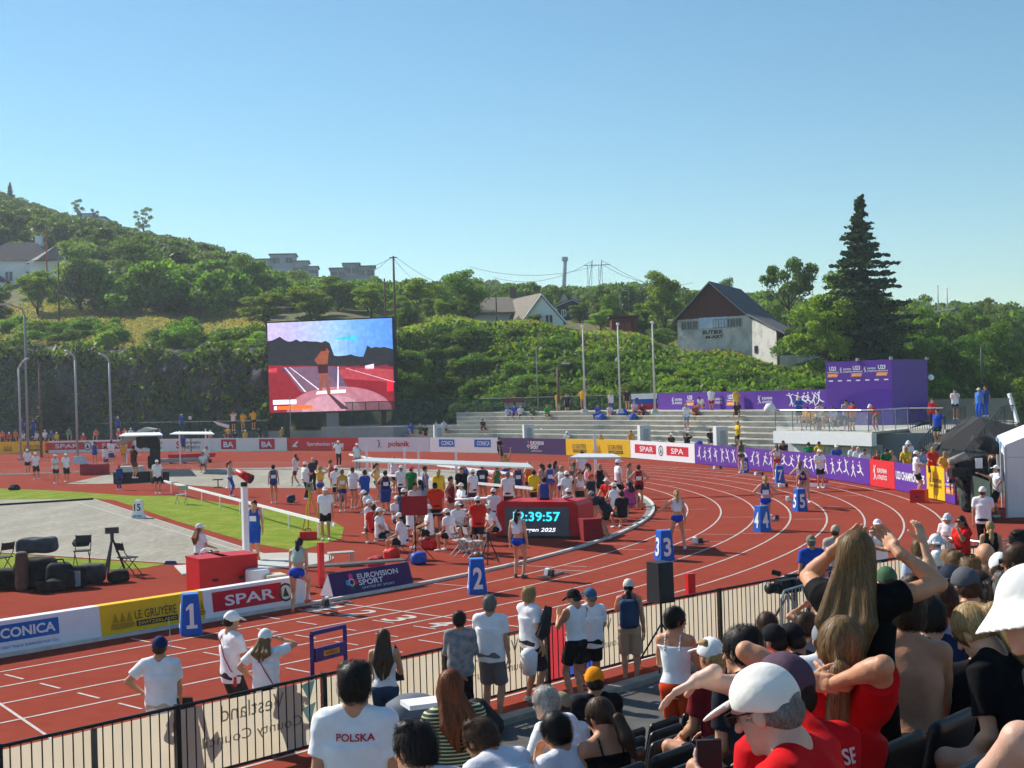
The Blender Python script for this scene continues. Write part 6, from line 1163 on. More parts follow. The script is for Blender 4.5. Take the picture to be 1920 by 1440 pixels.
# ---------------------------------------------------------------- crowd fence along the home straight
fk=M((.02,.022,.02),rough=.45,noise=.1); bann=thin((.62,.56,.43))
def fpath(): return [TR(-14.9+2.2*i,r) for i,r in enumerate((10.05,10.04,10.03,10.04,10.03,10.02,10.06,10.2,10.4,10.65,11.0,11.5))]
FP=fpath(); red_=M('#b83a3a'); FG='black bar fence sections along the home straight'
for i,(a,b) in enumerate(zip(FP[:-1],FP[1:])):
    root=thing('fence_section',a,['section of black bar fence with the lettering cut by the left corner','fence section backed by a cream sheet reading County in mirror writing','fence section below the three officials in white','fence section left of the woman with long brown hair','fence section between the long haired woman and the camouflage shirt','fence section with the red and blue sheets behind the standing men','fence section in front of the woman with the blue rucksack','fence section beside the loudspeaker stand','fence section with the bare gap left of the television camera','fence section behind the television camera','fence section at the far end near the sitting children'][i],'fence',FG)
    f=pathfn([a,b],0,.08); Ht=.93; L=f.L; MB().tube([f(0,Ht),f(L,Ht)],.022,6).build('rail',fk,root); MB().tube([f(0,.06),f(L,.06)],.02,6).build('rail',fk,root); MB().box(f(0,Ht/2,0),(.06,.06,Ht+.06),TH).build('post',fk,root)
    m=MB()
    for k in range(1,18): m.cyl(f(L*k/18,.06),f(L*k/18,Ht),.0085,None,5)
    m.build('bars',fk,root)
    if i not in (8,): 
        panel(f,.04,L-.04 if i!=5 else L*.2,.07,Ht-.05,bann if i!=5 else thin('#c03c44'),root,'sheet',-.03,1)
        if i==5: panel(f,L*.22,L*.5,.07,Ht-.05,thin('#2f55b8'),root,'sheet',-.03,1); panel(f,L*.5,L-.04,.07,Ht-.05,bann,root,'sheet',-.03,1)
        if i in (0,2,4,5) or 0:
            gg=lambda u,v,e=0: f(u,v,-.024); lt_=thin('#8f8d85'); lettering('Vestland',gg,L*.5,.72,.95,.2,lt_,root,mirror=True,bold=0); lettering('County Council',gg,L*.5,.40,1.5,.17,lt_,root,mirror=True,bold=0)
            for dx,dy,c in ((0,.0,'#6f9aa8'),(.0,-.3,'#7fa6b4')): poly(lambda u,v,e=0: f(u,v,-.025),[(L*.9+dx-.13,.85+dy),(L*.9+dx+.1,.9+dy),(L*.9+dx-.0,.62+dy)],thin(c),root,'emblem')
    else: panel(f,.04,L*.35,.07,Ht-.05,bann,root,'sheet',-.03,1)
    if i in (1,3): MB().box(f(L*.5,.55,.02),(.07,.02,.7),TH).build('handle_slot',M((.16,.14,.11)),root)
# grey crowd barriers further right
def barrier(label,a,b,mat=steel,n=14,h=1.05):
    f=pathfn([a,b],0,.0); L=f.L; root=thing('crowd_barrier',a,label,'barrier'); MB().tube([f(0,.1),f(0,h-.12),f(.12,h),f(L-.12,h),f(L,h-.12),f(L,.1)],.022,6).tube([f(0,.18),f(L,.18)],.015,5).build('frame',mat,root)
    m=MB(); [m.cyl(f(L*k/n,.18),f(L*k/n,h),.008,None,5) for k in range(1,n)]; m.build('bars',mat,root); MB().box(f(.3,.03),(.06,.6,.04),TH).build('foot',mat,root); MB().box(f(L-.3,.03),(.06,.6,.04),TH).build('foot',mat,root)
barrier('grey steel crowd barrier below the television camera',G(1468,1225),G(1560,1190)); barrier('grey steel barrier in front of the woman in the red shirt',G(1775,1095),G(1860,1110)); barrier('grey steel barrier behind the sunburnt bald man',G(1862,1108),G(1925,1095))
# outer green gate and red case near the crane
wallthing('green_fence','dark green slatted fence right of the last board',1791,1850,48.8,43,0,1.3,M((.03,.06,.045)),'fence',.05)
o=blob('camera_crane','broadcast camera under black covers on the outer bend',1820,960,[((0,0,1.4),(1.0,.8,.9),.3),((-.3,0,1.9),(.7,.4,.4),.5),((.3,.1,2.0),(.6,.4,.5),.1),((0,0,.6),(.6,.6,1.2),0),((.5,.2,1.7),(.5,.6,1.2),.2)],dkf,'camera',None,.04,0,.04)
c=V3(o.location); MB().cyl(V3(-.75,-.2,1.75),V3(-.15,-.1,1.95),.13,.15,12).build('microphone_shield',M('#a39a90',noise=.2),o,True,True); MB().box((-.5,-.3,1.4),(.6,.3,.3),.2).build('lens',blkp,o,local=True); MB().box((.2,-.4,1.7),(.25,.03,.35),.1).build('tag',wt,o,local=True)
P=G(1845,935); root=thing('umbrella',P,'open black umbrella above the camera crew','umbrella'); R=rotx(.5)@roty(.3); c=W(1852,826,50); MB().lathe(c,[(.62,-.22),(.55,-.09),(.4,.03),(.2,.1),(0,.13)],8,R).build('canopy',M((.01,.01,.011),rough=.7),root); MB().cyl(c,c+R@V3(0,0,-1.2),.015).build('shaft',blkp,root)
# ---------------------------------------------------------------- people on the track, the infield, the terrace and behind the boards
def autocell(D): return .02 if D<24 else .024 if D<45 else .03 if D<70 else .036
OFF=dict(tc='#f3f3f8',bot='shorts',bc='#15161c',hat='cap',hc_='#f6f6f4')
def pp(label,px,tp,D=None,**k):
    h=k.get('h',1.75); Dd=D or (EYE-k.get('zf',0)-h)*F/(tp-hz(px)); k.setdefault('cell',autocell(Dd)); return person(label,None,head=(px,tp,D),**k)
BK=dict(top='crop',fem=1,hair='pony',skin='a',cell=.019); bl_='#1746c0'
pp('athlete in blue briefs and green white top stepping over the near white board',561,1008,29.6,face=15,legs='step',L='low',R='low',tc='#b8cfc0',bot='brief',bc=bl_,shoe='#f0603a',lean=22,hcol='dark',**BK)
pp('athlete with white headband walking in the lane in front of the clock',970,954,None,face=20,legs='contra',L='down',R='down',tc='#e4e2e6',bot='brief',bc=bl_,shoe='#555a60',hcol='dark',hat='visor',bib='b',zf=0,**BK)
pp('blonde athlete with arms held out beside start box 3',1268,919,None,face=-8,legs='apart',L='out',R='down',tc='#e6e6ec',bot='brief',bc=bl_,shoe='#f0f0f0',hcol='blond',bib='b',**BK)
BK['cell']=.022
pp('athlete with hands on hips behind start box 4',1434,892,None,face=-5,legs='stand',L='hip',R='hip',tc='#3c4a90',bot='brief',bc=bl_,hcol='blond',bib='b',**BK)
pp('athlete in blue bending down behind start box 5',1505,885,49.5,face=180,legs='apart',L='ground',R='ground',tc='#2048b8',bot='brief',bc=bl_,hcol='dark',lean=72,**BK)
pp('athlete in a pale top standing behind the bending athlete',1500,864,None,face=10,legs='stand',L='hip',R='hip',tc='#e0c8cc',bot='brief',bc='#2a3a9a',hcol='dblond',**BK)
pp('athlete in red shorts beside start box 7',1456,833,None,face=-12,legs='contra',L='hip',R='hip',tc='#e8dcd8',bot='brief',bc='#c8202c',hcol='brown',**BK)
pp('athlete in a green top standing against the purple board by box 8',1389,826,None,face=-15,legs='stand',L='down',R='front',tc='#3c7a50',bot='brief',bc='#2c6a44',hcol='brown',**BK)
O=lambda l,px,tp,D=None,**k: pp(l,px,tp,D,**{**OFF,**k})
O('official in white cap and black shorts in front of the purple figures board',1536,842,face=160,L='front',R='front',skin='b'); O('official standing on the red box by the U23 board',1718,845,52,face=75,L='front',R='front',cell=.028)
O('official in white polo and sunglasses at the end of the long white rail',294,862,face=175,L='down',R='down',glasses=1); O('official standing on the turf beside the yellow tripod',609,913,face=-170,hcol='dark',hair='short')
O('official in white with black trousers at the far side of the track left',634,826,face=170,bot='pants',L='hip',R='hip'); O('second official at the far side of the track facing the field',669,831,face=160,tc='#dfe3ea',bot='pants',bc='#8a8c90',L='chin')
O('official stooping with a white bag in front of the rail end',680,919,None,h=1.7,face=-60,legs='stride',lean=35,L='low',R='front'); O('official in black trousers holding a tablet at the gravel strip',572,866,face=60,bot='pants',L='front',R='front',girth=1.15)
O('tall official in white cap walking right of the small canopy post',1159,861,h=1.88,face=70,legs='contra'); O('white capped official half hidden behind the athlete in yellow',630,873,face=10); O('official with white cap looking down left of the small canopy',1062,883,face=-30,R='eye'); O('official in a white top beside the red round paddle',952,884,face=10,hat=None,hcol='grey')
O('official in white leaning against the board below the terrace',1015,803,None,face=-20,L='hip',R='rail',lean=8); O('official under the shelter roof with a white cap',752,872,face=20,bot='pants')
for px,top,l,k in ((51,842,'leftmost white shirted official by the far left red table',dict(face=180)),(66,848,'official in white walking in black knee shorts at far left',dict(face=165,legs='contra',bot='knee')),(103,852,'official with arms folded left of the red covered table',dict(face=150,L='fold',R='fold',fem=1,tc='#dfe4dc')),(123,850,'official in a white cap nearest to the red covered table',dict(face=160,fem=1,bot='knee'))): O(l,px,top,**k)
A=lambda l,px,tp,D=None,**k: pp(l,px,tp,D,**k)
A('discus athlete in blue behind the white column',476,938,face=-160,top='tank',tc='#2454b0',bot='knee',bc='#2454b0',L='down',R='down',shoe='#f06030',hcol='dark',skin='b',bib='f')
A('athlete in blue leggings standing left of the red horn',431,864,face=95,top='tank',tc='#c9c4d0',bot='long',bc='#2a4fb0',fem=1,hair='pony',hcol='red',skin='b',L='front',R='front'); A('athlete in navy standing on the infield seen from behind',512,871,face=0,top='tank',tc='#2a3a88',bot='brief',bc='#2a3a88',fem=1,hair='bun',hcol='dark',bib='b',hat='cap',hc_='#1c2030')
A('woman in a pale pink shirt walking with a white bag',553,851,face=-60,tc='#ecd4de',bot='shorts',bc='#6a2238',fem=1,hcol='red',hair='mid',legs='walk',L='fold'); A('grey haired man in a dark jacket behind the tablet official',586,858,face=-20,top='jacket',tc='#3a3440',bot='pants',bc='#202024',hcol='white',R='eye')
A('athlete in a yellow top shading her eyes with both hands',600,874,face=20,top='crop',tc='#f0c040',bot='brief',bc='#2a50b8',fem=1,hair='bun',hcol='blond',L='eye',R='eye'); A('athlete in a yellow top and blue shorts seen from behind',641,880,face=0,top='tank',tc='#e0b038',bot='tight',bc='#2440a0',fem=1,hair='bun',hcol='dblond',bib='b')
A('athlete in white and blue picking up kit near the rail',661,876,face=30,tc='#e8e8f2',bot='tight',bc='#24409a',fem=1,hcol='brown',hair='bun',L='front',R='front'); A('athlete in a blue top handling a red bag',683,881,face=-30,tc='#2a58b8',bot='tight',bc='#2a58b8',fem=1,hcol='dark',L='front',R='front')
A('broad athlete in navy top and blue shorts with back to camera',722,882,face=-5,top='tank',tc='#232a5c',bot='knee',bc='#1c4aa8',girth=1.25,hcol='dark',hair='bun',fem=1,L='hip',R='hip',bib='b')
A('woman in a pale pink shirt under the shelter roof',738,857,face=40,tc='#eadbe4',bot='shorts',bc='#15151a',fem=1,hcol='dblond',hair='pony',L='eye',R='eye'); A('person in a green shirt and pink cap under the shelter',771,874,face=30,tc='#1f7a3c',bot='shorts',bc='#1f6a3c',hat='cap',hc_='#d84a7a')
A('athlete with a white and blue top under the shelter',797,874,face=80,top='tank',tc='#5a86c8',bot='tight',bc='#1a1a22',fem=1,hcol='dark',hair='bun'); A('woman in a yellow shirt under the shelter roof',822,880,face=10,tc='#f2cf2a',bot='shorts',bc='#2a4aa8',fem=1,hcol='blond',hair='pony')
A('man in a bright orange red shirt bending behind the red panel',815,905,face=-10,tc='#f03a20',bot='shorts',bc='#16161c',hcol='dark',lean=12,L='front',R='front',girth=1.1); A('man in a plain black shirt standing behind the tables',865,876,face=175,tc='#121216',bot='shorts',bc='#121216',hcol='brown',skin='b',girth=1.15)
A('person with a red and white top left of the black shirt man',778,905,face=160,tc='#e8d8d8',bot='shorts',bc='#20202a',hcol='dark',fem=1); A('athlete in navy with long bare legs behind the clock corner',904,870,face=5,top='shirt',tc='#28304c',bot='brief',bc='#28304c',fem=1,hcol='red',hair='bun',bib='b'); A('woman in white leaning back left of the navy athlete',885,879,face=-40,tc='#f0f0f4',bot='shorts',bc='#3a3a44',fem=1,hat='cap')
A('athlete in yellow with both arms raised near the red paddle',947,851,face=10,top='crop',tc='#e2b040',bot='brief',bc='#2a4aa0',fem=1,hcol='blond',hair='bun',L='up',R='up')
A('athlete in a navy race suit standing left behind the clock',971,870,face=0,top='tank',tc='#26386e',bot='brief',bc='#26386e',fem=1,hcol='dblond',hair='bun',bib='b'); A('volunteer in a bright yellow shirt behind the clock',1001,881,face=5,tc='#f6cf12',bot='shorts',bc='#24242a',hcol='dark',fem=1,h=1.65); A('volunteer in a blue bib sitting behind the clock',1020,894,None,zf=.3,h=1.6,face=0,top='tank',tc='#2c52b0',bot='shorts',bc='#202028',hcol='dark')
A('athlete in a blue and white top right of the blue bib volunteer',1030,869,face=-10,top='tank',tc='#3a5ab8',bot='brief',bc='#b04a58',fem=1,hcol='dark',hair='bun',bib='b'); A('athlete in grey blue with arms down behind the clock',1041,864,face=20,top='tank',tc='#8c9ab8',bot='brief',bc='#3a4670',fem=1,hcol='dark',hair='pony'); A('athlete in a red and white top behind the yellow volunteer',1014,869,face=-60,top='tank',tc='#d8b8bc',bot='brief',bc='#a83040',fem=1,hcol='brown',hair='pony')
A('long haired athlete reaching out beside the small canopy',1076,866,face=40,top='crop',tc='#b8bcc8',bot='brief',bc='#30303a',fem=1,hcol='dblond',hair='long',R='reach',L='up'); A('athlete in a white crop top and black shorts by the canopy post',1086,883,face=150,top='crop',tc='#efdfe6',bot='tight',bc='#1c1a20',fem=1,hcol='red',hair='pony',L='hip')
A('man in dark clothes bending over the dark red case',1106,921,None,h=1.75,face=-70,tc='#23263c',bot='shorts',bc='#14141a',lean=48,L='low',R='low',hat='cap',hc_='#9a9aa0'); A('person in a red shirt and white cap crouching right of the canopy',1137,896,None,zf=.0,h=1.7,face=-150,legs='sit',tc='#e2281e',bot='shorts',bc='#16161c',hat='cap',L='knee',R='knee')
A('athlete in a red and black suit with back turned on the kerb side',1197,871,face=0,top='tank',tc='#a81e28',bot='tight',bc='#16141a',fem=1,hcol='brown',hair='bun',shoe='#f0502a',bib='b',L='hip',R='hip'); A('person in a pink shirt and blue vest sitting by the yellow bag',1180,903,face=-30,legs='sit',tc='#c84a90',bot='shorts',bc='#24408c',hcol='dark',hair='mid',L='lap',R='lap')
A('person in white behind the small canopy roof',1091,846,face=170,tc='#eceaf0',bot='shorts',bc='#181820',hat='cap',hc_='#23232a'); A('person in a red cap beside the canopy post',1108,888,face=120,tc='#2a2c3a',bot='shorts',bc='#20202a',hat='cap',hc_='#d02424')
S=dict(legs='sit',L='lap',R='lap')
for px,top,f,l,k in ((744,929,150,'official sitting behind in a white cap under the shelter',{}),(711,951,110,'official sitting sideways with a red clipboard bag',dict(hair='mid',hcol='red',fem=1)),(748,961,-70,'official seated on the folding chair holding a yellow folder',dict(hair='pony',hcol='dark',fem=1,lean=8)),(864,905,-120,'official in a red lanyard seated under the shelter',{}),(836,953,-50,'white capped official seated at the table seen from behind',dict(lean=18)),(883,955,-60,'white capped official leaning on the table beside the clock',dict(lean=25))): O(l,px,top,None,face=f,**{**S,**k})
O('long haired official in white cap sitting by the throwing circle',374,981,None,h=1.78,face=60,hair='long',hcol='red',**S); O('official in a white cap sitting low behind the red cabinet',383,1028,None,h=1.55,face=110,legs='low',L='down',R='lap')
O('official with a dark ponytail sitting in the bag corner',683,0+953+400,10,face=0) if 0 else None
for px,tp,l,k in ((770,938,'official in a white cap writing at the table left of the red panel',dict(face=60)),(803,946,'official with crossed legs right behind the red panel',dict(face=-100)),(858,940,'white capped official with a grey clipboard facing the table',dict(face=150)),(912,946,'official bent over papers at the left corner of the clock',dict(face=-120,lean=25)),(692,936,'official in a white cap seated beyond the stooping official',dict(face=120)),(1065,915,'white capped official resting on the bench behind the clock corner',dict(face=-30)),(925,915,'seated official with a white cap left of the navy athlete',dict(face=20)),(1150,905,'official in a white cap crouched beside the canopy post',dict(face=-60))): O(l,px,tp,None,**{**S,**k})
for px,tp,l,k in ((845,893,'tall athlete in a maroon vest talking at the white table',dict(tc='#7c1c34',bc='#7c1c34')),(706,868,'athlete in a pale yellow vest under the left end of the shelter',dict(tc='#e8d27c',bc='#2a4a9c')),(788,900,'athlete in a light blue vest right of the pink cap',dict(tc='#8cb8e0',bc='#24428a')),(1053,873,'athlete in a white vest with blue shorts behind the blue group',dict(tc='#f0f0f4',bc='#2848a8')),(990,866,'athlete in an orange vest behind the yellow volunteer',dict(tc='#e8742c',bc='#2a2a34')),(930,871,'athlete in a green vest left of the navy race suit',dict(tc='#2c7c4c',bc='#1c1c24')),(1125,870,'athlete in a black race suit reaching for kit at the canopy',dict(tc='#1c1c22',bc='#1c1c22')),(620,862,'athlete in a red vest walking behind the hand shading athlete',dict(tc='#c8303c',bc='#f0f0f0')),(1100,868,'athlete with a pale pink vest near the red cap',dict(tc='#e8b8c8',bc='#3c3c4c')),(870,866,'athlete in a blue striped vest behind the black shirt man',dict(tc='#3c64b4',bc='#f0f0f4')),(1180,868,'athlete in a grey vest at the inner edge of the bend',dict(tc='#9a9ca4',bc='#22222a'))): A(l,px,tp,None,top='tank',bot='tight',fem=rnd.random()<.7,hcol=rnd.choice(['dark','brown','blond','dblond']),hair=rnd.choice(['bun','pony','short']),face=rnd.uniform(-160,160),L=rnd.choice(['down','hip','front']),R=rnd.choice(['down','hip','front']),**k)
for px,tp,l,k in ((700,945,'person in a red bib sitting on the ground by the white rail',dict(tc='#d82c2c')),(1165,920,'person in black sitting between the kit bags',dict(tc='#16161c')),(895,930,'person in a bright red shirt between clock and table',dict(tc='#e03024')),(757,915,'person in a navy coat carrying a white towel',dict(tc='#24305c'))): A(l,px,tp,None,h=1.7,face=rnd.uniform(-90,90),legs='sit' if 'sitting' in l else 'stand',bot='shorts',bc='#1c1c26',L='lap',R='front',hcol='dark',hat=rnd.choice(['cap',None]),**k)
# athletes and crew at far left
for px,top,l,k in ((86,825,'person in an orange shirt in front of the far left board',dict(tc='#e8502a',bot='shorts',bc='#22242a',face=90)),(177,828,'tall athlete in a blue race suit at far left',dict(top='tank',tc='#2c52a8',bot='tight',bc='#2c52a8',face=0,h=1.85)),(197,836,'person in white handling kit at far left',dict(tc='#e8e8ee',bot='shorts',bc='#3a62b0',face=30,L='front',R='front')),(208,826,'broad person in white and blue seen from behind',dict(tc='#eceef2',bot='knee',bc='#2c56b0',face=0,girth=1.2,h=1.85)),(231,829,'person in a yellow shirt beside the cameraman',dict(tc='#dba81c',bot='tight',bc='#2a4aa0',face=0)),(380,848,'official sitting on the red bench',dict(tc='#eceef2',bot='shorts',bc='#22242a',face=180,legs='sit',L='lap',R='lap'))): A(l,px,top,None,cell=.03,**k)
A('cameraman in a maroon shirt standing on the stage box',250,835,None,zf=.6,face=50,tc='#4a1c24',bot='shorts',bc='#4c4836',L='front',R='front',h=1.8); A('person in white and red on the right end of the red bench',387,837,None,zf=.1,face=200,legs='sit',tc='#eceef2',bot='shorts',bc='#22242a',L='lap',R='lap',cell=.03)
A('person in a purple blue top under the far shelter frame',343,815,face=10,tc='#33489a',bot='shorts',bc='#5a4a60',cell=.03); A('child in a blue coat and red cap left of the stage box',223,872,None,h=1.35,face=-30,top='jacket',tc='#23488e',bot='pants',bc='#1f3c78',hat='cap',hc_='#d83030')
for px,top,D,l,k in ((340,776,125,'man in a blue polo standing on the bank below the rock face',dict(tc='#2a6ac8',bot='pants',bc='#3a4a5a',hat='cap')),(221,781,128,'person in a blue shirt standing near the lamp mast',dict(tc='#2858b0',bot='shorts',bc='#1c3c88',hat='cap')),(437,772,122,'person in white holding a big white sheet',dict(tc='#e8e0e0',bot='shorts',bc='#22222a',L='eye',R='eye')),(455,773,122,'left person in a yellow shirt beside the white sheet',dict(tc='#f4b010',bot='shorts',bc='#8a8468',L='hip')),(475,769,121,'right person in a yellow shirt with hand on hip',dict(tc='#f6b80e',bot='shorts',bc='#222226',R='hip')),(41,783,125,'left man in a blue shirt by the cage post',dict(tc='#2a58b4',bot='pants',bc='#2a4a9a')),(62,785,125,'right man in a blue shirt by the cage post',dict(tc='#2450a8',bot='pants',bc='#22408c'))): A(l,px,top,D,face=180+rnd.uniform(-30,30),**k)
cols=['#e87050','#e8e8ee','#2a62b8','#d8452a','#e06a4a','#eceef0','#3a9a58','#c84030','#e0e0e8','#f0b828']
G1='spectators sitting behind the far left boards'
for i,px in enumerate((4,17,29,43,68,84,96,106,129,156,180,222,234,245,251,261,300,394,421,428,441,460,485,529)):
    top=(806,810,806,808,808,806,807,810,802,812,803,804,802,802,806,806,803,806,804,799,808,806,790+11,801)[i]; D=134-px*.02; pp('spectator sitting behind the boards at the far left end',px,top,D,legs='sit',L='lap',R='lap',face=180+rnd.uniform(-40,40),tc=cols[(i*7)%10] if px<400 else '#f0b014' if i%2 else '#2a2c3c',bot='shorts',bc='#2a2c34',hat='cap' if i%2 else None,hc_='#eef0f2' if i%4 else '#2a5ab0',hcol=rnd.choice(['dark','brown','blond']),group=G1,cell=.04,feet=0,skin=rnd.choice('ab'))
# terrace
def ter(l,px,tp,k_=9,**kw): D=tf(px)+k_*SDp-.35+(.9 if k_==9 and kw.get('legs') is None else 0); return pp(l,px,tp,D,**{'cell':.035,**kw})
SI=dict(legs='sit',L='lap',R='lap')
for px,top,l,k in ((1046,735,'man in a yellow shirt standing left of the navy one on the terrace top',dict(tc='#f0c81c',bot='knee',bc='#b8ab8c',L='front',R='front')),(1063,738,'person in navy standing between the two yellow shirts',dict(tc='#232848',bot='shorts',bc='#1c1c26')),(1092,728,'person in a yellow shirt at the foot of the first flagpole',dict(tc='#f4b414',bot='tight',bc='#282830',L='hip',R='hip')),(1145,734,'woman in a white and blue outfit standing between flagpoles',dict(tc='#e8dede',bot='pants',bc='#2c56a8',hair='long',hcol='blond',fem=1)),(1175,729,'person in dark clothes standing right of the middle flagpole',dict(tc='#2c2224',bot='tight',bc='#22222c')),(1333,727,'man in a white shirt and red shorts in front of the banner',dict(tc='#f0f0f2',bot='shorts',bc='#c42c34')),(1380,729,'spectator in yellow standing in front of the banner',dict(tc='#f4c812',bot='shorts',bc='#5a6470',L='front',R='front'))): ter(l,px,top,face=180+rnd.uniform(-25,25),**k)
for px,top,r,l,k in ((952,762,8,'sitting spectator in white and blue below the chequered flag',dict(tc='#cfd4ea',bc='#2450b0')),(964,758,8,'sitting spectator in blue right below the chequered flag',dict(tc='#2a56c0',bc='#2450b0')),(976,760,8,'sitting spectator in white beside the thin grey pole',dict(tc='#e6e2ec',bc='#3a4a8c')),(998,763,8,'sitting spectator in red and green right of the flag group',dict(tc='#4a7a4a',bc='#b03038')),(1025,759,7,'sitting spectator in a bright green shirt on the terrace',dict(tc='#2a9a3c',bc='#5a6a3a')),
  (1121,757,8,'sitting spectator in a blue tracksuit with legs stretched',dict(tc='#2c58c0',bot='pants',bc='#2450b4')),(1143,758,8,'sitting spectator in a pink white top between the flagpoles',dict(tc='#ecd8d8',bc='#9a3a3a')),(1189,751,8,'sitting spectator in white and red under the striped flag',dict(tc='#ecd4d8',bc='#a83038')),(1204,755,8,'sitting spectator in maroon under the striped flag',dict(tc='#7a2838',bc='#3a3040')),(1310,744,9,'spectator in white bending over in front of the banner',dict(tc='#eef0f2',bc='#c8303c',lean=45)),(1303,757,8,'sitting spectator in orange and brown below the banner',dict(tc='#b8502c',bc='#3c2c22')),(1382,752,7,'sitting spectator in a black top below the yellow one',dict(tc='#2c2628',bc='#3a3036')),
  (770,792,2,'sitting spectator in blue at the left end of the terrace',dict(tc='#2a66b8',bc='#2a5aa8')),(787,794,2,'sitting spectator in green at the left end of the terrace',dict(tc='#3c7a44',bc='#2c3c30')),(797,796,2,'sitting spectator in a dark top near the left end of the terrace',dict(tc='#32262a',bc='#22222a')),(832,787,4,'sitting spectator in a pale shirt by the white box',dict(tc='#cfcdda',bc='#5a5a68')),(818,789,4,'sitting spectator half hidden by the pale shirt one',dict(tc='#9a96a8',bc='#4a4a58')),(905,785,3,'lone sitting spectator in dark clothes on the steps',dict(tc='#4a3236',bc='#1c1c22')),
  (1332,804,2,'sitting spectator in a black top beside the grey loudspeaker',dict(tc='#24242a',bc='#2c3c5c')),(1258,812,1,'sitting spectator in maroon with a white cap behind the SPAR board',dict(tc='#4c2228',bc='#3a2228',hat='cap'))): ter(l,px,top,r,face=180+rnd.uniform(-35,35),**{**SI,'bot':'shorts',**k,'hcol':rnd.choice(['dark','brown','blond'])})
ter('woman in a white top and denim shorts standing on the steps',1286,757,4,face=175,tc='#eef0f4',bot='shorts',bc='#7a98b8',hair='long',hcol='blond',fem=1,legs='stand'); ter('photographer in a yellow vest with a long black lens on the steps',1383,789,2,face=-120,tc='#f4c40e',bot='shorts',bc='#202026',L='front',R='front',hat='cap',hc_='#caa030',legs='stand')
A('photographer in black with raised arms in front of the SPAR board',1288,812,face=20,tc='#2c2a2a',bot='knee',bc='#1c1c20',L='eye',R='eye',fem=1,hcol='brown',cell=.03); A('photographer in black walking in front of the purple Eurovision board',936,820,face=120,tc='#1c1c20',bot='knee',bc='#16161a',L='front',R='front',hcol='dark',cell=.032)
RL=dict(L='rail',R='rail',legs='stand',lean=14)
for px,top,D,l,k in ((1063,808,101,'person in a white cap leaning behind the yellow board',dict(tc='#eceef2',hat='cap')),(1127,815,97,'person in a yellow shirt low behind the yellow board',dict(tc='#f0b41c',h=1.3)),(1183,807,93,'person in a yellow top leaning over the yellow board end',dict(tc='#dca43c',fem=1)),
  (1468,826,72,'person in a dark brown hoodie behind the purple figures board',dict(tc='#3c2628',top='jacket')),(1516,829,70,'person in a green shirt seen from behind at the clubhouse wall',dict(tc='#1c8a44',face=10)),(1535,828,70,'person in a yellow shirt next to the green shirt at the wall',dict(tc='#e8c428')),(1568,833,65,'man in a blue shirt and white cap leaning on the purple board',dict(tc='#2c62c0',hat='cap',skin='b')),(1600,835,63.5,'left man in white of the three leaning on the board',dict(tc='#eef0f2',hcol='white')),(1609,838,62.5,'middle man in white of the three leaning on the board',dict(tc='#e8e8ee',hcol='white')),(1621,842,62,'right person in white of the three leaning on the board',dict(tc='#eceef4',hcol='dark')),
  (1646,845,60.5,'spectator in red leaning over the red board at its left end',dict(tc='#e03428',hcol='red')),(1662,842,60,'dark haired spectator in green reaching over the red board',dict(tc='#1c7c48',hcol='dark',hair='long',fem=1,lean=35)),(1671,845,61,'blonde spectator in red and white behind the red board',dict(tc='#e8b0a8',hcol='blond',fem=1)),(1698,838,60,'person in a yellow jacket behind the U23 board',dict(tc='#f2c62c',hcol='blond')),(1703,826,62,'person in a white hooded top at the foot of the stairs',dict(tc='#e6e8ec',hat='bucket',top='jacket')),(1730,842,56,'person in pale blue behind the official on the red box',dict(tc='#8cb0dc',hcol='dark')),
  (1749,838,52,'boy in a red shirt behind the standing yellow board',dict(tc='#d82c24',hcol='blond',h=1.6)),(1771,847,51,'boy in a yellow shirt behind the narrow purple board',dict(tc='#f0b02c',hcol='blond',h=1.55)),(1783,868,49,'child in red leaning at the end of the boards',dict(tc='#e03024',hcol='dark',h=1.2))): pp(l,px,top,D,**{**RL,'face':180+rnd.uniform(-25,25),'bot':'shorts','bc':'#2a2a34','cell':.03,'feet':0,**k})
for px,top,l,k in ((1497,742,'man in a blue shirt standing at the balcony rail',dict(tc='#2c64c0',hat='cap',hc_='#d8c8c0')),(1513,763,'left seated spectator in yellow on the balcony',dict(tc='#e8a828',legs='sit')),(1524,765,'second seated spectator in yellow on the balcony',dict(tc='#f0b41c',legs='sit')),(1537,755,'spectator in a white top bending forward on the balcony',dict(tc='#e4dce0',lean=20)),(1547,763,'seated spectator in dark trousers on the balcony',dict(tc='#c8a890',legs='sit')),(1561,762,'dark haired spectator in white on the balcony',dict(tc='#dcd8e4',legs='sit',hair='long',hcol='dark')),(1586,749,'spectator in a dark cap at the middle of the balcony',dict(tc='#b8a8b8',hat='cap',hc_='#20202a')),(1598,753,'spectator in a red striped vest on the balcony',dict(tc='#c84840')),(1630,758,'spectator in a red shirt and white cap leaning on the balcony rail',dict(tc='#e01c1c',hat='cap',lean=50,L='rail',R='rail',bc='#8a7048'))):
    D=float(np.interp(px,(1452,1632),(77,69.5)))+1.1; pp(l,px,top,D,**{'face':180+rnd.uniform(-40,40),'bot':'shorts','bc':'#22242c','cell':.028,'L':'front','R':'front','skin':'b','hcol':rnd.choice(['dark','brown']),**k})
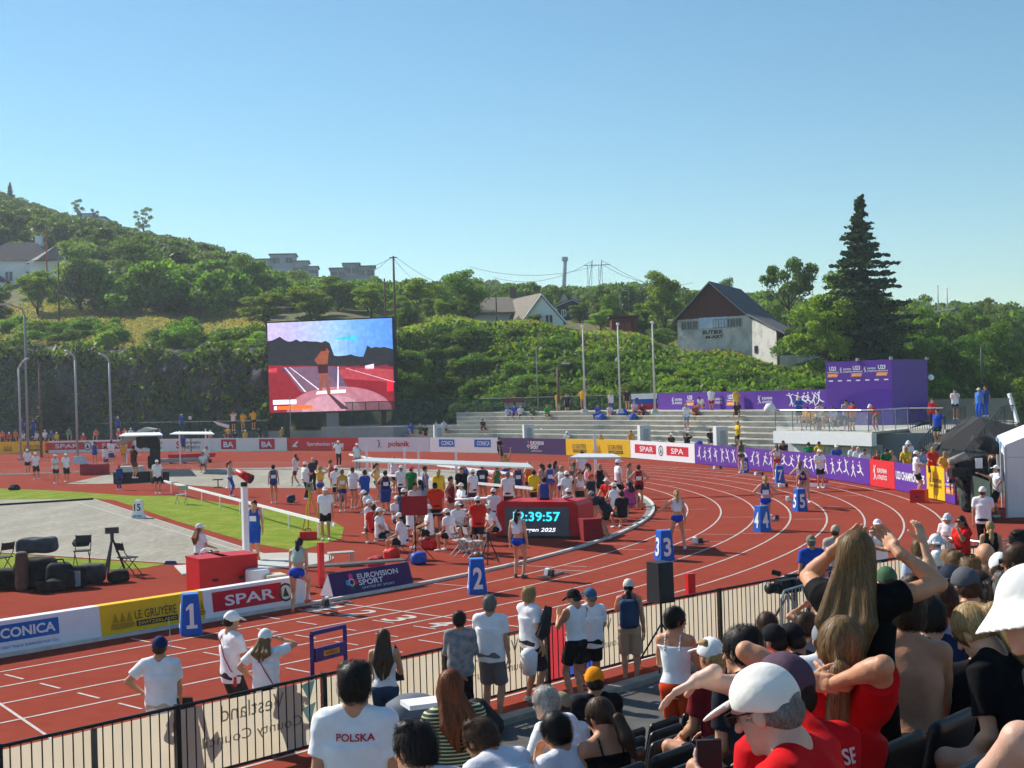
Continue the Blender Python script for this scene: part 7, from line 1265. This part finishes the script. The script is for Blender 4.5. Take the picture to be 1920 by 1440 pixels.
for px,top,D,l,k in ((1748,747,76,'spectator wrapped in a red flag beside the purple cube',dict(top='jacket',tc='#c83040',bot='pants',bc='#2a2a34')),(1757,767,66,'man in a blue shirt standing on the stairs',dict(tc='#2450c0',bot='shorts',bc='#1c3a34',face=-150,girth=1.15)),(1790,729,76,'person with a black rucksack in front of the green hoarding',dict(tc='#d8dce8',bot='shorts',bc='#1c1c22',L='phone',R='phone',hcol='dark')),(1835,727,75,'left one of two people in blue tracksuits above the stairs',dict(tc='#4a86e0',bot='pants',bc='#2a62d8',hat='cap',face=-150,hair='short')),(1847,723,75,'right one of two people in blue tracksuits above the stairs',dict(tc='#2c5488',bot='pants',bc='#2a5cc8',hcol='red',face=-160))): pp(l,px,top,D,**{'face':180,'cell':.03,**k})
A('bare shouldered crew member in a black vest by the camera crane',1861,842,None,zf=.0,face=-140,top='tank',tc='#16161a',bot='shorts',bc='#16161a',L='hip',R='front',hcol='blond',fem=1,cell=.026)
O('official in a white cap and long black shorts with a stick by the tent',1868,872,None,face=-100,R='reach',L='hip',bot='knee',cell=.022); O('official with red lanyard seen from behind near the tent',1842,912,None,face=10,h=1.85,bot='pants',R='front',cell=.02,strap='#c84a4a')
A('woman in a black vest with a blond ponytail near the tent',1856,977,None,face=-10,top='tank',tc='#16161a',bot='shorts',bc='#15151a',fem=1,hair='tail',hcol='blond',cell=.02); A('person in a navy striped white sun hat near the red shirt woman',1776,962,None,h=1.6,face=-150,tc='#ecdfe4',bot='shorts',bc='#c8b8b0',hat='bucket',hc_='#dfe2ea',glasses=1,L='front',R='front',cell=.018)
A('woman in a red shirt with dark curly hair by the grey barrier',1802,967,None,h=1.72,face=-140,tc='#e0221c',bot='pants',bc='#2a1414',fem=1,hair='long',hcol='dark',skin='c',glasses=1,L='chin',R='front',cell=.017)
O('child in a white sun hat holding a sheet of paper',1754,1001,19.5,h=1.5,face=-90,hat='bucket',L='front',R='phone',cell=.017); O('official with folded hands at his chin standing on the outer lane',1645,973,None,face=-172,L='fold',R='chin',glasses=1,cell=.018)
A('man in a grey green cap and blue shirt at the far part of the fence',1520,1003,None,h=1.76,face=-15,tc='#2352b4',bot='pants',bc='#24304c',hat='back',hc_='#7c7c6c',cell=.018,hcol='grey'); A('man in a beige cap and grey shirt behind the tall long haired woman',1566,984,None,h=1.8,face=10,tc='#b4aca4',bot='pants',bc='#2c3c6c',hat='cap',hc_='#b8a894',cell=.018,L='front',R='front')
# ---------------------------------------------------------------- near spectators
N=lambda l,px,tp,D=None,**k: person(l,None,head=(px,tp,D),**k)
O2=dict(tc='#f4f3f8',hat='cap',hc_='#f4f4f2')
o1=N('official in a navy cap with a black tablet at the left fence',299,1192,None,h=1.8,face=15,cell=.013,**{**O2,'hc_':'#23305c'},bot='pants',bc='#c9bba4',L='hip',R='low',hcol='brown')
o2=N('bearded official in a white cap with a red lanyard at the left fence',437,1145,None,h=1.82,face=62,cell=.013,**O2,bot='knee',bc='#3a3634',L='front',R='front',hcol='dark',strap=None,hp=12)
o3=N('woman official in a white cap raising her arm beside the bearded one',497,1178,None,h=1.68,face=25,cell=.013,**O2,bot='pants',bc='#101014',L='hip',R='brow',hcol='dblond',hair='mid',fem=1,strap=None)
N('tall man in a white shirt lettered POLSKA standing in the stand',665,1244,7.9,h=1.82,face=12,cell=.0085,tc='#f4f5fa',bot='pants',bc='#23263a',hair='messy',hcol='dark',girth=1.03,hy=-5,L='down',R='down',back=[('POLSKA',.02,.415,.215,.042,'#c8142c',-1)])
N('dark haired person in a white POLSKA shirt leaning forward below',776,1357,6.4,h=1.72,face=-25,cell=.0085,legs='sit',lean=28,tc='#e8eaf3',bot='shorts',bc='#2a2c3a',hair='messy',hcol='dark',L='lap',R='lap',back=[('POLSKA',0,.33,.28,.05,'#c8142c',-1)],hy=-25)
N('woman with long brown hair and jeans at the fence',719,1180,17.5,h=1.7,face=8,cell=.012,top='tank',tc='#ecebf0',bot='pants',bc='#28405c',hair='long',hcol='brown',fem=1,L='front',R='front',lh=.42)
stripe=M((.055,.065,.03),noise=.05); 
def striped():
    m=bpy.data.materials.new('striped_cloth'); m.use_nodes=True; n=m.node_tree.nodes; L=m.node_tree.links; b=n['Principled BSDF']; tc=n.new('ShaderNodeTexCoord'); w_=n.new('ShaderNodeTexWave'); w_.bands_direction='Z'; w_.inputs['Scale'].default_value=13; w_.inputs['Distortion'].default_value=.6; w_.inputs['Detail Scale'].default_value=1
    L.new(tc.outputs['Object'],w_.inputs[0]); r=n.new('ShaderNodeValToRGB'); r.color_ramp.elements[0].position=.68; r.color_ramp.elements[1].position=.8; r.color_ramp.elements[0].color=(.05,.065,.03,1); r.color_ramp.elements[1].color=(.62,.66,.42,1); L.new(w_.outputs[0],r.inputs[0]); L.new(r.outputs[0],b.inputs['Base Color']); b.inputs['Roughness'].default_value=.9; return m
def camo():
    return M((.34,.325,.32),c2=(.20,.22,.26),ns=14,f2=(.44,.6),noise=.2,rough=.9)
N('auburn haired woman in a green striped shirt in the stand',845,1256,9.0,h=1.68,face=-20,cell=.009,topmat=striped(),bot='pants',bc='#15151c',hair='mid',hcol='red',fem=1,hy=35,L='front',R='front',lh=.3)
N('woman in a grey patterned shirt with pinned up dark hair at the fence',861,1147,18.9,h=1.72,face=5,cell=.012,top='jacket',topmat=camo(),bot='long',bc='#16161c',hair='bun',hcol='dark',fem=1,L='front',R='front')
N('grey haired man in a white shirt and grey shorts at the fence',918,1117,19.2,h=1.8,face=14,cell=.012,tc='#f5f5fa',bot='knee',bc='#7c767a',hcol='grey',L='rail',R='down',shoe='#a89c8c',girth=1.08)
N('blond boy in a white shirt with a dark sling bag at the fence',992,1101,20.2,h=1.76,face=48,cell=.012,tc='#f0eff3',bot='knee',bc='#3a2f36',hair='messy',hcol='blond',L='rail',R='down',skin='b')
N('young man in a black cap and sleeveless white shirt looking at a phone',1070,1105,20.4,h=1.76,face=-35,cell=.012,top='tank',tc='#f5f6fb',bot='shorts',bc='#15151c',hat='cap',hc_='#1d1a1c',hcol='dark',L='phone',R='phone',hp=25,hy=-30,shoe='#101014')
N('man in a blue cap and white shirt right of the black capped one',1106,1102,21.2,h=1.79,face=-15,cell=.012,tc='#f5f6fb',bot='shorts',bc='#101016',hat='cap',hc_='#3c6484',hcol='grey',L='phone',R='front',hy=-40,shoe='#101014')
rk=N('woman in a pink vest and beige shorts with a white cap at the fence',1178,1085,21.6,h=1.72,face=2,cell=.012,top='tank',tc='#b47078',bot='knee',bc='#c4a88c',hat='cap',hc_='#dcd6cc',hcol='dark',hair='tail',fem=1,L='rail',R='down',shoe='#c8b4b0')
N('woman in a white strap top and orange shorts standing by the seats',1268,1140,13.1,h=1.68,face=22,cell=.0095,top='strap',tc='#f4f6fb',bot='shorts',bc='#e0481c',hair='short',hcol='black',fem=1,skin='b',L='front',R='front',hy=45,hp=8)
N('bald man with glasses in a white shirt sitting in the front rows',1018,1288,10.4,h=1.76,face=-55,cell=.0095,legs='sit',lean=22,tc='#f4f5fa',bot='pants',bc='#8fb0d4',hair='crew',hcol='white',glasses=1,L='knee',R='knee',skin='e')
N('person in a beige cap hidden behind the bald man',1052,1297,11.8,h=1.7,face=0,cell=.011,legs='sit',lean=10,tc='#e8e8f0',bot='pants',bc='#8a8a94',hat='cap',hc_='#9a8c74',hcol='brown',**dict(L='lap',R='lap'))
N('man in an orange cap and black jacket in the front row',1113,1250,13.0,h=1.8,face=-15,cell=.0105,legs='sit',lean=12,top='jacket',tc='#101016',bot='pants',bc='#101016',hat='cap',hc_='#f29410',hcol='dark',L='lap',R='lap',skin='c',girth=1.15)
N('dark haired boy in a white shirt with a hand at his face',1037,1338,8.8,h=1.7,face=-42,cell=.009,legs='sit',lean=20,tc='#ebedf6',bot='shorts',bc='#6a6c74',hair='short',hcol='black',L='chin',R='lap',skin='b')
N('woman with a brown ponytail in a black strap top',1113,1312,8.9,h=1.7,face=-30,cell=.009,legs='sit',lean=14,top='strap',tc='#0e0e12',bot='pants',bc='#0e0e12',hair='tail',hcol='brown',fem=1,skin='b',L='lap',R='lap',hp=25,hy=-20)
N('curly haired boy in a pale grey shirt bent forward',893,1352,8.0,h=1.68,face=-40,cell=.009,legs='sit',lean=48,tc='#dfe0ea',bot='shorts',bc='#a09c90',hair='messy',hcol='brown',L='knee',R='knee',skin='b',hy=-10)
# right hand block
capman=N('man in a white cap and red shirt filming in the foreground',1408,1249,4.1,h=1.76,face=-68,cell=.0062,legs='sit',lean=22,tc='#d40f16',bot='pants',bc='#1c1e2c',hat='cap',hair='crew',hcol='grey',glasses=1,L=((-.10,.26,.0),(.5,-.2,-1),(0,-1,0)),R=((-.12,.22,.33),(1,.1,.15),(0,0,-1),(-.15,1,-.12)),hp=12,skin='e',girth=1.05,hc_='#f3efe8',curl=.2)
N('person in a faded purple cap and red shirt lettered SUISSE right beside the white cap',1466,1224,4.75,h=1.76,face=-38,cell=.0072,legs='sit',lean=16,tc='#cf0f1b',bot='pants',bc='#1c1e2c',hat='cap',hc_='#5a4656',hcol='dark',L='lap',R='lap',hy=-22,back=[('SUISSE',.05,.43,.25,.055,'#e8c8c8',-1)],girth=1.1,curl=.15)
N('woman in a red shirt holding her long ponytail with both hands',1580,1158,5.1,h=1.72,face=24,cell=.0068,legs='sit',lean=12,tc='#d01018',bot='pants',bc='#1a1c30',hair='tail',hcol='dblond',fem=1,L=((-.11,-.13,.06),(1,.0,.15),(0,1,0),(-1,-.1,0)),R=((-.11,-.13,.06),(1,.0,.15),(0,1,0),(-1,-.1,0)),lh=.58,curl=.8,hy=-26,girth=1.05)
N('shirtless young man with short brown hair sitting in the stand',1692,1105,6.9,h=1.82,face=-12,cell=.0085,legs='sit',lean=20,top='none',bot='shorts',bc='#1c1c26',hair='short',hcol='brown',skin='b',L='lap',R='knee',hy=-35,girth=1.08)
N('tall woman in a black shirt with very long fair hair and raised arms',1604,997,6.4,h=1.76,sl=.28,girth=.92,face=20,cell=.008,tc='#0b0b0e',bot='pants',bc='#0b0b0e',hair='long',hcol='dblond',fem=1,L=((-.02,.17,.22),(1,.45,-.7),(0,-1,0),(-.6,.5,.5)),R=((-.02,.17,.22),(1,.45,-.7),(0,-1,0),(-.6,.5,.5)),lh=.42,hy=-16,curl=.5)
N('woman with dark hair in a messy bun and a dark shirt',1388,1178,7.0,h=1.7,face=-35,cell=.0085,legs='sit',lean=20,tc='#23242e',bot='pants',bc='#16161c',hair='bun',hcol='dark',fem=1,skin='b',L='lap',R='lap',hy=-20)
N('left of two people in black caps near the fence corner',1447,1170,10.8,h=1.76,face=-60,cell=.011,legs='sit',lean=14,tc='#c81f22',bot='pants',bc='#1c1c24',hat='cap',hc_='#17181e',hcol='dark',L='lap',R='lap')
N('right of two people in black caps near the fence corner',1481,1168,10.9,h=1.74,face=-50,cell=.011,legs='sit',lean=18,tc='#2c2c34',bot='pants',bc='#1c1c24',hat='cap',hc_='#1c1d22',hcol='dark',skin='c',L='lap',R='lap')
N('man with grey brown hair in a red shirt near the fence corner',1437,1150,12.4,h=1.76,face=-20,cell=.012,legs='sit',lean=12,tc='#d8201e',bot='shorts',bc='#1c1c24',hcol='brown',L='lap',R='lap')
N('boy in a purple vest beside the grey barrier',1534,1117,15.5,h=1.6,face=-40,cell=.013,legs='sit',lean=8,top='tank',tc='#3c3478',bot='shorts',bc='#22222c',hcol='brown',L='eye',R='lap',skin='b')
N('blonde girl in a black shirt with a high ponytail looking down',1800,1139,6.2,h=1.68,face=-62,cell=.0078,legs='sit',lean=30,tc='#0d0d11',bot='shorts',bc='#16161e',hair='pony',hcol='blond',fem=1,L='lap',R='lap',hp=22,lh=.34,skin='a')
N('person in a big white sun hat with bare legs at the right edge',1916,1062,4.0,h=1.74,face=-66,cell=.0068,legs=(.5,((.1,.5,.36),(-.1,.56,.33)),.15),lean=30,top='tee',tc='#14161c',bot='shorts',bc='#1a1c22',hat='bucket',hcol='brown',skin='e',L='lap',R='lap',brim=1.0,hc_='#eeece8',fem=1)
N('shirtless person whose bare shoulder fills the bottom right corner',2075,1275,2.75,h=1.8,face=-8,cell=.007,legs='sit',lean=16,top='none',bot='shorts',bc='#1c1c26',hair='short',hcol='brown',skin='a',L='lap',R='lap',girth=1.2)
N('bald sunburnt man without a shirt near the barriers',1847,1018,12.0,h=1.82,face=-8,cell=.011,legs='sit',lean=12,top='none',bot='shorts',bc='#2c2c3c',hair='bald',skin='b',L='lap',R='lap',hy=-25,glasses=1,girth=1.12)
N('man in a white cap and white shirt beside the sunburnt man',1874,1036,11.4,h=1.75,face=-5,cell=.0115,legs='sit',lean=22,tc='#f2f2f5',bot='shorts',bc='#2c2c3c',hat='cap',L='lap',R='lap')
N('man in sunglasses with a white shawl at the right edge',1906,1022,10.2,h=1.8,face=-75,cell=.011,legs='sit',lean=6,tc='#e8e4e0',bot='shorts',bc='#22222c',hcol='brown',glasses=1,L='lap',R='lap',skin='b')
N('photographer with dark curly hair at the right edge',1912,996,13.5,h=1.78,face=-80,cell=.012,tc='#2c2a2c',bot='pants',bc='#22222c',hair='messy',hcol='black',L='phone',R='phone')
N('woman in a grey green shirt and grey cap raising one arm',1807,1063,9.3,h=1.74,face=-40,cell=.0095,legs='sit',lean=12,tc='#5c5a50',bot='shorts',bc='#2a2a30',hat='cap',hc_='#5c6066',hcol='brown',fem=1,L='up',R='lap',skin='a')
N('person in a dark vest and grey cap left of the raised arm',1744,1072,9.6,h=1.76,face=-22,cell=.0095,legs='sit',lean=16,top='tank',tc='#20222c',bot='shorts',bc='#2a3048',hat='back',hc_='#5a5a5e',hcol='dark',skin='e',L='lap',R='lap')
N('person in a navy cap behind the grey cap wearer',1780,1058,10.4,h=1.76,face=-30,cell=.011,legs='sit',lean=12,tc='#c8c8cc',bot='shorts',bc='#2a3048',hat='cap',hc_='#2c3444',L='lap',R='lap')
N('brown haired woman with a bun left of the grey capped person',1708,1079,10.6,h=1.7,face=-20,cell=.011,legs='sit',lean=14,top='tank',tc='#4c5266',bot='shorts',bc='#2a3048',hair='bun',hcol='brown',fem=1,L='lap',R='lap')
N('person in a white blue shirt seen between the shirtless man and the seats',1691,1108,8.8,h=1.7,face=-10,cell=.0095,legs='sit',lean=16,tc='#dfe6f2',bot='shorts',bc='#2a3048',hat='back',hc_='#3a3a42',hcol='dblond',L='lap',R='lap')
N('person in a white shirt sitting right of the raised arm',1833,1075,9.9,h=1.74,face=-15,cell=.011,legs='sit',lean=20,tc='#eef0f4',bot='shorts',bc='#2a3048',hcol='brown',L='lap',R='lap')
N('blond person in a black shirt far back near the barriers',1776,1030,14.5,h=1.7,face=-20,cell=.013,legs='sit',lean=10,tc='#c8c0b8',bot='shorts',bc='#2a3048',hcol='dblond',hair='mid',L='lap',R='lap')
for px,tp,D,l,k in ((1722,1012,15.5,'person in a pale blue shirt sitting near the child with the paper',dict(tc='#b8cce4')),(1745,1040,12.8,'person in a white shirt behind the raised arm woman',dict(tc='#f2f2f6',hcol='grey')),(1790,1035,13.2,'person in a red shirt sitting close to the grey barriers',dict(tc='#d2242a')),(1820,1048,11.8,'fair haired person in a beige shirt left of the sunburnt man',dict(tc='#c4b49c',hcol='dblond',hat=None)),(1868,1090,9.0,'person with dark hair and a white vest below the white capped man',dict(tc='#f0f0f4',top='tank',hcol='dark',hat=None)),(1893,1075,8.2,'person in a faded red shirt at the right edge',dict(tc='#b8383c',hcol='grey')),(1735,1120,8.0,'dark haired person in a navy shirt behind the blonde girl',dict(tc='#222a48',hcol='dark',hat=None)),(1768,1098,8.8,'person in a striped grey shirt behind the blonde girl',dict(tc='#8a8e9a')),(1660,1062,11.6,'person in a green cap behind the shirtless young man',dict(tc='#dcdce0',hat='cap',hc_='#4a6a4c')),(1508,1150,12.2,'brown haired person in a grey shirt beside the black caps',dict(tc='#7c7e86',hcol='brown',hat=None)),(1545,1165,9.4,'person in a light shirt half hidden by the ponytail woman',dict(tc='#dfe2ea')),(1330,1195,9.6,'person in a dark red shirt left of the messy bun',dict(tc='#7c1c22')),(1840,1150,7.0,'dark haired man in a black shirt behind the white sun hat',dict(tc='#15151a',hcol='dark',hat=None))):
    N(l,px,tp,D,**{**dict(h=rnd.uniform(1.66,1.8),face=rnd.uniform(-45,10),cell=.0115,legs='sit',lean=rnd.uniform(8,24),bot='shorts',bc='#2a2d3c',hcol=rnd.choice(['brown','dblond','blond','grey']),hat=rnd.choice([None,None,'cap']),hc_=rnd.choice(['#f2f2f0','#e4dcd0','#8a8e96']),hair=rnd.choice(['short','messy']),L='lap',R='lap',skin=rnd.choice('ab')),**k})
# ---------------------------------------------------------------- what they carry
def held(name,label,cat,P,mb_fn): root=thing(name,P,label,cat); mb_fn(root,V3(P)); return root
def at(I,q): return V3(I['Wd'](q))
P=at(o1,(I_:=o1['wr'][0])+V3(0,.12,-.06)); one('tablet',MB().box(P,(.26,.02,.19),o1['rz'],R=rotz(o1['rz'])@rotx(.5)),blkp,'black tablet held by the official in the navy cap','tablet')
P=at(o1,o1['pel']+V3(.12,.06,-.05)); one('jacket',MB().prism([P+V3(-.1,0,.1),P+V3(.08,0,.12),P+V3(.14,0,-.35),P+V3(.0,-.02,-.42),P+V3(-.06,0,-.3)],(.02,-.06,0)),M('#4a4550',noise=.4,ns=20),'grey patterned cloth hanging at the navy cap official','cloth')
one('radio_antenna',MB().cyl(at(o1,o1['H'](.12,.05,-.1)),at(o1,o1['H'](.1,.05,.34)),.006,.004,5),M('#d8d8d8'),'thin white antenna rising beside the navy cap','antenna')
def slung(I,label,col,cat='lanyard'):
    T=I['T']; m=MB(); m.tube([at(I,T(-.10,-.05,.54)),at(I,T(-.05,-.135,.45)),at(I,T(.06,-.145,.25)),at(I,T(.15,-.1,.08)),at(I,T(.17,-.02,.0))],.008,5); m.box(at(I,T(.17,-.06,-.06)),(.08,.02,.12),I['rz']); one('lanyard',m,fab(col),label,cat)
slung(o3,'red lanyard with a pass across the back of the woman official','#d03040'); slung(o2,'red lanyard over the shoulder of the bearded official','#c84848')
# rucksack on the woman at the fence
T=rk['T']; q=SD(.014); q.box(T(0,-.2,.27),(.15,.085,.23),rk['RT'],.07,.03); q.ell(T(0,-.25,.2),(.11,.06,.13),rk['RT'],.03); v,f=q.mesh(.004,25); o=mesh('rucksack',v,f,M('#1d3a5e',noise=.12,bump=.004),None,True); o.location=rk['root'].location; o.rotation_euler=rk['root'].rotation_euler; tag(o,'dark blue rucksack on the back of the pink vest woman','rucksack')
for sd in (1,-1): MB().tube([T(sd*.09,-.16,.45),T(sd*.1,-.02,.545),T(sd*.11,.1,.45),T(sd*.12,.1,.3)],.014,6).build('strap',M('#24466c'),o,local=True)
one('sling_bag',MB().prism([W(1003,1190,20.0),W(1022,1135,20.0),W(1030,1137,20.0),W(1026,1186,20.0),W(1012,1200,20.0)],(.04,-.1,0)),M((.02,.02,.024)),'dark triangular sling bag on the back of the blond boy','bag')
one('jacket',MB().lathe(W(992,1238,19.9),[(.0,-.24),(.1,-.2),(.12,-.05),(.13,.1),(.07,.17),(0,.19)],10),fab('#ececf0'),'white jacket tied at the waist of the blond boy','jacket',smooth=True)
one('shoulder_bag',MB().prism([W(733,1275,18.4),W(757,1272,18.4),W(750,1225,18.4),W(740,1205,18.4),W(735,1225,18.4)],(.02,-.12,0)),dkf,'black bag hanging from the shoulder of the long haired woman','bag')
one('jacket',MB().lathe(G(895,1372,.05),[(.0,0),(.36,.02),(.36,.14),(.22,.3),(.12,.42),(0,.46)],12),dkf,'heap of black bags and a jacket on the walkway by the fence','bags',smooth=True)
one('blanket',MB().lathe(W(775,1335,12),[(0,-.5),(.22,-.45),(.27,-.1),(.24,.08),(.14,.14),(0,.15)],14),M('#5c6472',noise=.1),'grey padded cover standing behind the POLSKA man','cover',smooth=True); one('tray',MB().box(W(795,1318,11.5),(.34,.26,.04),.4),wt,'white board lying on top of the grey cover','board')
one('phone',MB().box(at(capman,capman['wr'][1]+capman['hd'][1][0]*.1+capman['hd'][1][2]*.03),(.02,.075,.145),capman['rz']+.6),blkp,'dark phone held by the man in the white cap','phone'); one('papers',MB().prism([W(1722,1052,18.6),W(1742,1056,18.6),W(1738,1040,18.8),W(1726,1034,18.8)],(0,.01,.01)),wt,'white sheets of paper in the hands of the child in the sun hat','paper')
one('paddle',MB().cyl(W(953,876,76)-V3(0,.02,0),W(953,876,76)+V3(0,.03,0),.2,.2,20).cyl(W(953,880,76),W(953,915,76),.02),rdb,'round red paddle on a pole behind the clock','signal paddle')
for px,top,D,l in ((1127,786,0,'blue bag left of the middle flagpole'),(1163,778,0,'blue bag at the foot of the middle flagpole'),(1186,786,0,'blue bag below the sitting spectators'),(1168,766,0,'small blue bag behind the middle flagpole'),(1307,815,0,'blue bag beside the sitting spectator in black')): 
    k=6 if top>780 else 7; D=tf(px)+k*SDp+.3 if px<1300 else tf(px)+1.2; z=W(px,top+4,D)[2]; one('bag',MB().lathe(V3(wx(px,D),D,SR_*(int((D-tf(px))/SDp)+1)),[(0,0),(.28,.03),(.33,.2),(.22,.4),(.08,.5),(0,.5)],10),M('#1c56b8'),l,'bag',smooth=True)
for px,D,l in ((820,110.5,'left white box shaped loudspeaker below the terrace'),(988,103.5,'middle white box loudspeaker below the terrace'),(1205,92,'right white box loudspeaker behind the yellow board'),(1348,84,'grey box loudspeaker behind the purple figures board')):
    P=W0(px,D-.4,0); root=thing('loudspeaker',P,l,'loudspeaker'); MB().box(P+V3(0,0,1.05),(.75,.6,2.1),.2).build('cabinet',M('#d9dadc',noise=.04),root); MB().box(P+V3(0,-.31,1.3),(.55,.02,1.1),.0).build('grille',M('#b4b6b8'),root)
one('sheet',MB().prism([W(400,790,121),W(430,797,121),W(428,803,121),W(408,797,121)],(0,.1,0)),wt,'white cloth held out by the person in white','cloth')
# ---------------------------------------------------------------- seats of the stand
sm=M((.012,.013,.015),rough=.38,noise=.2,ns=4,bump=.001,bs=30,spec=.45)
def make_seat():
    root=thing('stadium_seat',(0,0,0),'','seat','rows of black stadium seats'); q=SD(.013); q.box((0,-.19,.62),(.225,.035,.24),rotx(.22),.05,.02); q.ell((0,-.02,.68),(.19,.15,.26),op=-1); b=mesh('backrest',*q.mesh(),sm,root,True,True)
    q=SD(.014); q.box((0,.02,.42),(.215,.2,.03),rotx(.05),.03,.02); q.ell((0,.04,.50),(.17,.17,.075),op=-1); mesh('seat',*q.mesh(),sm,root,True,True)
    MB().box((0,-.13,.2),(.06,.05,.42)).box((0,-.05,.4),(.06,.3,.04)).build('bracket',M((.08,.08,.085),metal=.5,rough=.5),root,local=True); return root
proto_seat=make_seat(); nseat=0; RZ=math.atan2(NN[1],NN[0])+math.pi/2  # faces the track
for k in range(0,14):
    for j in range(0,46):
        t=-15+j*.52; r=ROW0+RD*k+.42; z=tierz(r)
        P=TR(t,r,z); 
        if P[1]<1.6: continue
        px=960+F*P[0]/P[1]; py=hz(px)-(z+.6-EYE)*F/P[1]
        if not(-60<px<2050 and 700<py<1560): continue
        if px<1010 and k<9 or t>4.5: continue
        if px<1130 and py<1350: continue
        if k<2: continue
        o=proto_seat if nseat==0 else copy_tree(proto_seat); nseat+=1; o.location=Vector(P); o.rotation_euler=(0,0,RZ+math.radians(0)); row=k+1
        o['label']=f'empty or taken black plastic seat in the rows of the stand'
# ---------------------------------------------------------------- air
m=bpy.data.materials.new('air'); m.use_nodes=True; n=m.node_tree.nodes; n.remove(n['Principled BSDF']); v=n.new('ShaderNodeVolumePrincipled'); v.inputs['Color'].default_value=(.80,.90,1,1); v.inputs['Density'].default_value=.00042; v.inputs['Anisotropy'].default_value=.3
m.node_tree.links.new(v.outputs[0],n['Material Output'].inputs['Volume']); hz_=MB().box((0,400,34),(1900,1100,76)); hz_=struct('haze',hz_,m,kind='stuff')
